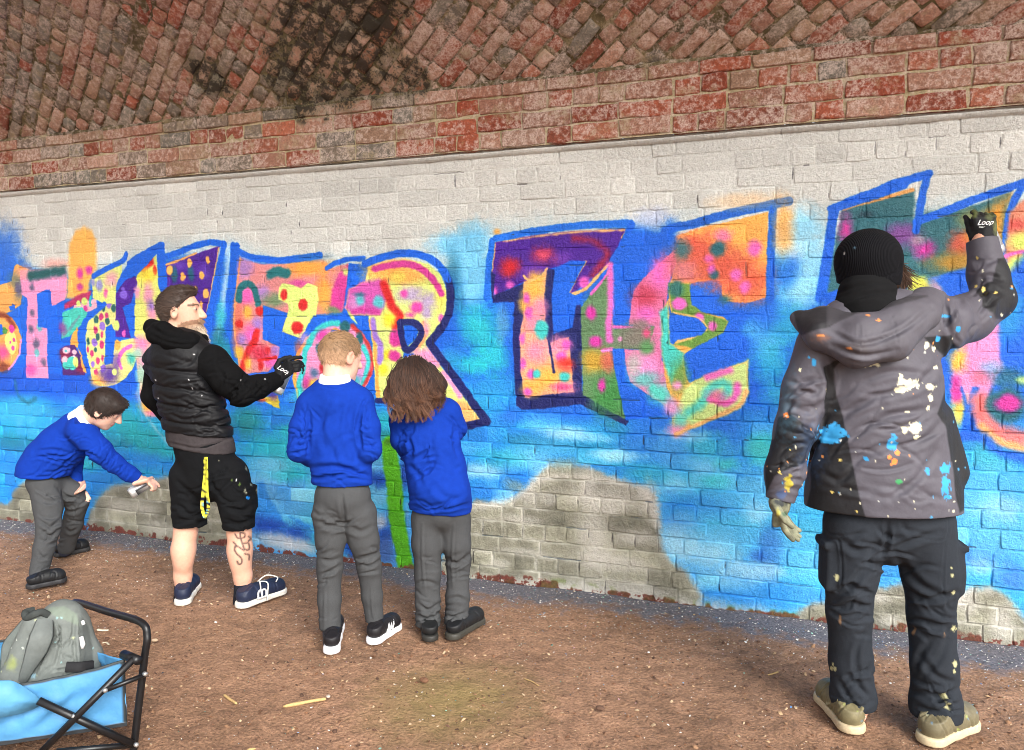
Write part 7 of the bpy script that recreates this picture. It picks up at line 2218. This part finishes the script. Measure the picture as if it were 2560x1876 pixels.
# ------------------------------------------------------------------ folding wagon with a rucksack in it
def wagon():
    A0 = J(312, 1652, 2.55); B0 = J(-190, 1716, 2.36); C0 = J(118, 1568, 2.82)
    zt = (A0[2] + C0[2]) / 2
    for q in (A0, B0, C0): q[2] = zt
    D0 = B0 + C0 - A0
    zb = .105
    ex, ey = unit(B0 - A0), unit(C0 - A0)              # along the side, along the end
    root = empty("folding_wagon", (A0 + B0 + C0 + D0) / 4 * np.array([1, 1, 0]))
    tag(root, "folding wagon with pale blue fabric sides and black tube frame", "wagon")
    MF = attr_mat("wagon_fabric", .55, .10, 16, .0005, 700, .4, fold=.010, fscale=13)
    MT = plain_mat("black_tube", srgb(20, 20, 22), .38, .3, 40, .0003, 300, .5)
    MW = plain_mat("wheel_rubber", srgb(30, 30, 30), .8)
    MR = plain_mat("rivet", srgb(190, 188, 184), .35, .1, metallic=.7)

    def panel(name, P0, P1, sag, nrm, seed, edge=True):
        nu, nv = 70, 34
        u, v = np.meshgrid(np.linspace(0, 1, nu), np.linspace(0, 1, nv))
        P_ = P0 + (P1 - P0) * u[..., None]
        top = zt - sag * np.sin(np.pi * np.clip(u, 0, 1))
        P_[..., 2] = zb + (top - zb) * v
        w_ = .016 * noise3(P_, (9, 9, 14), seed) + .006 * noise3(P_, 30, seed + 4) + .010 * np.sin((u * 9 + v * 5) * 2.2 + 3 * noise3(P_, 5, seed + 1)) * np.sin(np.pi * v)
        P_ = P_ + nrm * (w_ * np.sin(np.pi * np.clip(u * .96 + .02, 0, 1)) + .02 * np.sin(np.pi * v) * np.sin(np.pi * u))[..., None]
        V = P_.reshape(-1, 3)
        Q = (np.arange(nu - 1)[None, :] + np.arange(nv - 1)[:, None] * nu).reshape(-1); Q = np.stack([Q, Q + 1, Q + 1 + nu, Q + nu], 1)
        back = V - nrm * .004
        V2 = np.concatenate([V, back])
        n0 = len(V)
        bd = [np.arange(nu), np.arange(nu) + (nv - 1) * nu, np.arange(nv) * nu, np.arange(nv) * nu + nu - 1]
        S_ = [np.stack([b[:-1], b[1:], b[1:] + n0, b[:-1] + n0], 1) for b in bd]
        C = np.tile(np.array(srgb(76, 138, 184)), (len(V2), 1))
        C *= (1 + .10 * fbm3(V2, 6, 3, seed))[:, None]
        vv = np.concatenate([v.ravel(), v.ravel()]); uu = np.concatenate([u.ravel(), u.ravel()])
        if edge:
            C[(vv > .955) | (uu < .022) | (vv < .03)] = srgb(44, 50, 52)
        return obj(name, make_mesh(name, V2, np.concatenate([Q, Q[:, ::-1] + n0] + S_), True, C), MF, root)

    out = unit(-ey)
    panel("fabric_side", A0, B0, .035, out, 1)
    panel("fabric_side", C0, D0, .03, -out, 2)
    panel("fabric_end", C0, A0, .012, unit(-ex), 3, False)
    # floor of the tub
    mb = MB()
    mb.add([A0 * [1, 1, 0] + [0, 0, zb], B0 * [1, 1, 0] + [0, 0, zb], D0 * [1, 1, 0] + [0, 0, zb], C0 * [1, 1, 0] + [0, 0, zb],
            A0 * [1, 1, 0] + [0, 0, zb - .012], B0 * [1, 1, 0] + [0, 0, zb - .012], D0 * [1, 1, 0] + [0, 0, zb - .012], C0 * [1, 1, 0] + [0, 0, zb - .012]],
           [[0, 1, 2, 3], [7, 6, 5, 4], [0, 4, 5, 1], [1, 5, 6, 2], [2, 6, 7, 3], [3, 7, 4, 0]], col=srgb(40, 44, 48))
    mb.build("fabric_floor", MF, root, False)
    # flap pocket on the side
    q0, q1 = J(-60, 1712, 2.385), J(100, 1752, 2.47)
    nu = 26
    pts = [J(-70, 1708, 2.36), J(0, 1700, 2.40), J(40, 1706, 2.42), J(96, 1752, 2.445), J(60, 1776, 2.43), J(0, 1790, 2.40), J(-70, 1795, 2.36)]
    c = np.mean(pts, 0)
    P_ = spline(pts, 5, True)
    V = np.concatenate([P_ + out * .018, [c + out * .030], P_ + out * .008])
    m = len(P_)
    T = [[i, (i + 1) % m, m] for i in range(m)]
    Qs = [[(i + 1) % m, i, m + 1 + i, m + 1 + (i + 1) % m] for i in range(m)]
    obj("pocket_flap", make_mesh("pocket_flap", V, [np.array(Qs), np.array(T)], True, np.tile(np.array(srgb(88, 150, 190)), (len(V), 1))), MF, root)
    # frame tubes
    def tube(name, pts, r, parent=root, sm=8, n=10):
        mb = MB(); mb.tube(spline(pts, sm) if len(pts) > 2 else np.array(pts), r, n); return mb.build(name, MT, parent)
    hb = J(332, 1890, 2.545)
    h1, h2, h3 = J(362, 1640, 2.56), J(368, 1590, 2.565), J(352, 1556, 2.59)
    h4, h5, h6 = J(200, 1508, 2.86), J(182, 1510, 2.90), J(170, 1530, 2.92)
    h7 = h6 + (hb - h1) * .9
    tube("push_handle", [hb, h1 + (hb - h1) * .5, h1, h2, h3, h3 + (h4 - h3) * .5, h4, h5, h6, h6 + (h7 - h6) * .5, h7], .0125)
    xa = J(82, 1876 + 26, 2.40); xb = J(334, 1648, 2.50)
    tube("cross_brace", [xa, xb], .0115)
    tube("cross_brace", [J(96, 1752, 2.41), J(334, 1862, 2.52)], .0125)
    tube("cross_brace", [J(318, 1640, 2.56) + ey * .02, J(346, 1652, 2.50)], .016)
    tube("link_bar", [J(262, 1727, 2.455), J(366, 1686, 2.53)], .008)
    tube("floor_rail", [J(335, 1862, 2.53), J(140, 1880, 2.42)], .010)
    tube("floor_rail", [J(335, 1862, 2.55), J(335, 1862, 2.55) + ey * .48], .010)
    for p_ in (J(262, 1726, 2.44), J(362, 1685, 2.515), J(184, 1791, 2.44), J(340, 1862, 2.50)):
        mb = MB()
        mb.tube([p_ - out * .004, p_ + out * .006, p_ + out * .009], [.0075, .0075, .004], 10)
        mb.build("rivet", MR, root)
    # wheels under the tub, below the frame
    for b in (A0 + ex * .46 + ey * .04, A0 + ex * .46 + ey * .46):
        w0 = np.array([b[0], b[1], .052]); mb = MB()
        mb.tube([w0 - ey * .018, w0 - ey * .013, w0 + ey * .013, w0 + ey * .018], [.040, .052, .052, .040], 22)
        wh = mb.build("wheel", MW, root)
        mb = MB(); mb.tube([w0 - ey * .020, w0 + ey * .020], .022, 14); mb.build("hub", MT, wh)

    # ---- rucksack
    bag = empty("rucksack", (A0 * .5 + C0 * .25 + B0 * .25) * np.array([1, 1, 0]) + np.array([0, 0, zb]))
    tag(bag, "grey-green rucksack speckled with paint, standing in the wagon", "rucksack")
    MBG = attr_mat("rucksack_cloth", .8, .12, 40, .0006, 900, .25, fold=.006, fscale=24)
    K = lambda x, y, e=0.0: J(x, y, 2.60 + e)
    bx = unit(RT * .94 - FW * .34); by = unit(np.cross(UP, bx))
    ax = np.array([bx, by, UP])
    F = Field(*bounds([K(20, 1500), K(240, 1780), K(150, 1500, .2)], .12), .0058)
    F.chain([K(158, 1560, .06), K(142, 1640, .05), K(128, 1730, .03)], [.085, .115, .12], .03, (by, .85))
    F.chain([K(190, 1570, .05), K(208, 1640, .04), K(206, 1730, .03)], [.045, .055, .06], .03)
    F.cone(K(88, 1560, -.02), K(40, 1690, -.05), .04, .05, .04)
    sk = Skin(F, (108, 113, 109))
    z6 = lambda pts: [(x / 3.97, 1460 + y / 3.97) for x, y in pts]
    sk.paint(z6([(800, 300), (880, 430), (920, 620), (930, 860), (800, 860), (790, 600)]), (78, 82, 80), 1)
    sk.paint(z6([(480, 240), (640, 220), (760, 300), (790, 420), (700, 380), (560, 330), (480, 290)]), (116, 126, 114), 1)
    sk.C *= (1 + .10 * fbm3(sk.V, 14, 3, 4))[:, None]
    for pts, w_, a_ in ((z6([(600, 420), (600, 560), (580, 700), (530, 860)]), 4, -.008), (z6([(740, 330), (730, 480), (740, 700), (760, 850)]), 4, -.008), (z6([(520, 540), (570, 520), (600, 500)]), 3, -.006), (z6([(500, 620), (560, 600), (590, 580)]), 3, -.006), (z6([(610, 650), (680, 580), (720, 500)]), 4, -.006), (z6([(610, 700), (680, 740), (730, 720)]), 4, -.006), (z6([(400, 920), (460, 850), (520, 820)]), 3, -.005), (z6([(790, 310), (800, 560), (810, 850)]), 2.5, -.006), (z6([(330, 940), (440, 700), (500, 560)]), 3, -.010), (z6([(560, 380), (600, 480), (590, 640)]), 3, -.008), (z6([(520, 860), (640, 850), (760, 870)]), 2.5, -.008)): sk.fold(pts, w_, a_ * 1.3)
    rr = np.random.default_rng(4)
    for _ in range(46):
        i = rr.integers(0, len(sk.V)); sk.spot(*sk.px[i], rr.uniform(.8, 2.2), [(206, 210, 200), (190, 196, 150), (150, 190, 190)][rr.integers(0, 3)], .8, None, .4, .8)
    sk.spot(30, 1660, 22, (150, 160, 80), .6, 22, .8, .5); sk.spot(82, 1690, 10, (150, 190, 206), .8, 10, .7, .6)
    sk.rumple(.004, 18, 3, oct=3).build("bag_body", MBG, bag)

    def strap(name, pts, w_, th, col, parent=bag, side=None):
        P_ = spline(pts, 9)
        T = np.gradient(P_, axis=0); T /= np.linalg.norm(T, axis=1)[:, None]
        nrm = np.tile(unit(CAM - P_.mean(0)), (len(P_), 1)) if side is None else np.tile(unit(side), (len(P_), 1))
        s_ = np.cross(T, nrm); s_ /= np.linalg.norm(s_, axis=1)[:, None]; nn = np.cross(s_, T)
        W = np.asarray(w_) if np.ndim(w_) else np.full(len(P_), w_)
        W = np.interp(np.linspace(0, 1, len(P_)), np.linspace(0, 1, len(W)), W)[:, None] if np.ndim(w_) else W[:, None]
        ring = np.stack([P_ - s_ * W, P_ - s_ * W * .8 + nn * th, P_ + s_ * W * .8 + nn * th, P_ + s_ * W, P_ - nn * th * .2], 1)
        m = len(P_)
        Q = [[5 * i + a, 5 * i + (a + 1) % 5, 5 * i + 5 + (a + 1) % 5, 5 * i + 5 + a] for i in range(m - 1) for a in range(5)]
        V = ring.reshape(-1, 3)
        C = np.tile(np.array(srgb(*col)), (len(V), 1)) * (1 + .1 * fbm3(V, 30, 2, 3))[:, None]
        if col[1] > 100: C[(np.arange(len(V)) % 5 == 0) | (np.arange(len(V)) % 5 == 3)] *= 1.25
        return obj(name, make_mesh(name, V, np.array(Q), True, C), MBG, parent)
    st = strap("shoulder_strap", [K(112, 1552, -.035), K(104, 1590, -.075), K(92, 1625, -.085), K(72, 1668, -.085), K(52, 1712, -.07)], [.026, .036, .034, .022, .014], .010, (104, 109, 106))
    strap("shoulder_strap", [K(72, 1548, -.02), K(48, 1580, -.03), K(24, 1614, -.04), K(16, 1660, -.05), K(14, 1700, -.05)], [.016, .02, .022, .018, .014], .010, (98, 104, 100), side=-FW + RT * .5)
    strap("grab_handle", [K(120, 1538, -.01), K(104, 1531, -.03), K(86, 1536, -.05), K(68, 1545, -.04), K(64, 1532, -.02), K(84, 1526, .01)], .012, .007, (62, 66, 64))
    strap("waist_belt", [K(165, 1668, -.10), K(200, 1668, -.09), K(232, 1664, -.05)], .017, .006, (34, 34, 36))
    mb = MB(); mb.tube([K(203, 1592, -.075), K(207, 1612, -.078), K(206, 1622, -.078)], [.006, .008, .004], 8); mb.tube([K(206, 1552, -.045), K(209, 1562, -.046)], [.005, .006], 8); mb.build("zip_pull", M_PRINT, bag)


wagon()

# ------------------------------------------------------------------ small things on the ground
M_WOODS = plain_mat("dry_wood", srgb(190, 158, 106), .85, .25, 120, .0008, 300)


def stick(name, pts, r, label, cat, flat=1.0, mat=M_WOODS):
    mb = MB()
    P_ = np.array([on_ground(*p) for p in pts])
    P_[:, 2] = [float(ground_z(np.array([q[0]]), np.array([q[1]]))[0]) + r * flat + .002 for q in P_]
    P_ = spline(P_, 6)
    P_ += .0015 * np.stack([noise3(P_, 40, 1), noise3(P_, 40, 2), 0 * P_[:, 0]], -1)
    rr_ = r * (1 + .25 * noise3(P_, 30, 3))
    rr_[0] *= .5; rr_[-1] *= .6
    mb.tube(P_, rr_, 7, flat=flat)
    o = mb.build(name, mat)
    tag(o, label, cat)
    return o


stick("wood_splinter", [(708, 1765), (760, 1755), (815, 1747)], .0068, "long pale splinter of wood lying on the open ground", "splinter")
stick("wood_splinter", [(560, 1734), (575, 1745), (592, 1756)], .0048, "short broken splinter lying midway between the wagon and the long splinter", "splinter")
stick("wood_splinter", [(618, 1870), (640, 1869)], .004, "tiny sliver of wood at the bottom edge of the picture", "splinter")
M_PAPER = plain_mat("pale_card", srgb(212, 200, 172), .8, .1, 80)
stick("card_strip", [(242, 1577), (258, 1576), (272, 1574)], .010, "folded pale strip of card on the earth behind the wagon", "card scrap", .35, M_PAPER)
stick("card_strip", [(256, 1602), (266, 1600), (272, 1606)], .0045, "small bent strip of pale card beside the wagon handle", "card scrap", .4, M_PAPER)
stick("grass_stalk", [(1310, 1696), (1330, 1706), (1348, 1718)], .0022, "thin dry grass stalk on the ground below the big grey painted rock", "stalk")
stick("twig", [(1920, 1688), (1935, 1684), (1946, 1680)], .003, "thin dry twig lying near the tall painter's feet", "twig")


def stone(px, py, r, col, label, seed):
    c = on_ground(px, py)
    F = Field(c - r * 1.6, c + r * 1.6, r / 7)
    F.ell(c + UP * r * .25, (r, r * .75, r * .5), None, .004)
    sk = Skin(F, col).rumple(r * .25, 1.1 / r, seed, oct=2)
    o = sk.build("stone", attr_mat("pebble", .9, .2, 120, .0006, 300))
    tag(o, label, "stone")


stone(387, 1603, .015, (184, 160, 132), "pale round stone right beside the wagon handle", 1)
stone(1500, 1774, .017, (96, 72, 58), "smooth dark brown stone half sunk in the open ground", 2)
stone(1060, 1704, .020, (112, 80, 60), "flat brown stone on the ground below the long-haired child", 3)
stone(820, 1743, .010, (188, 172, 156), "small pale stone at the tip of the long splinter", 4)
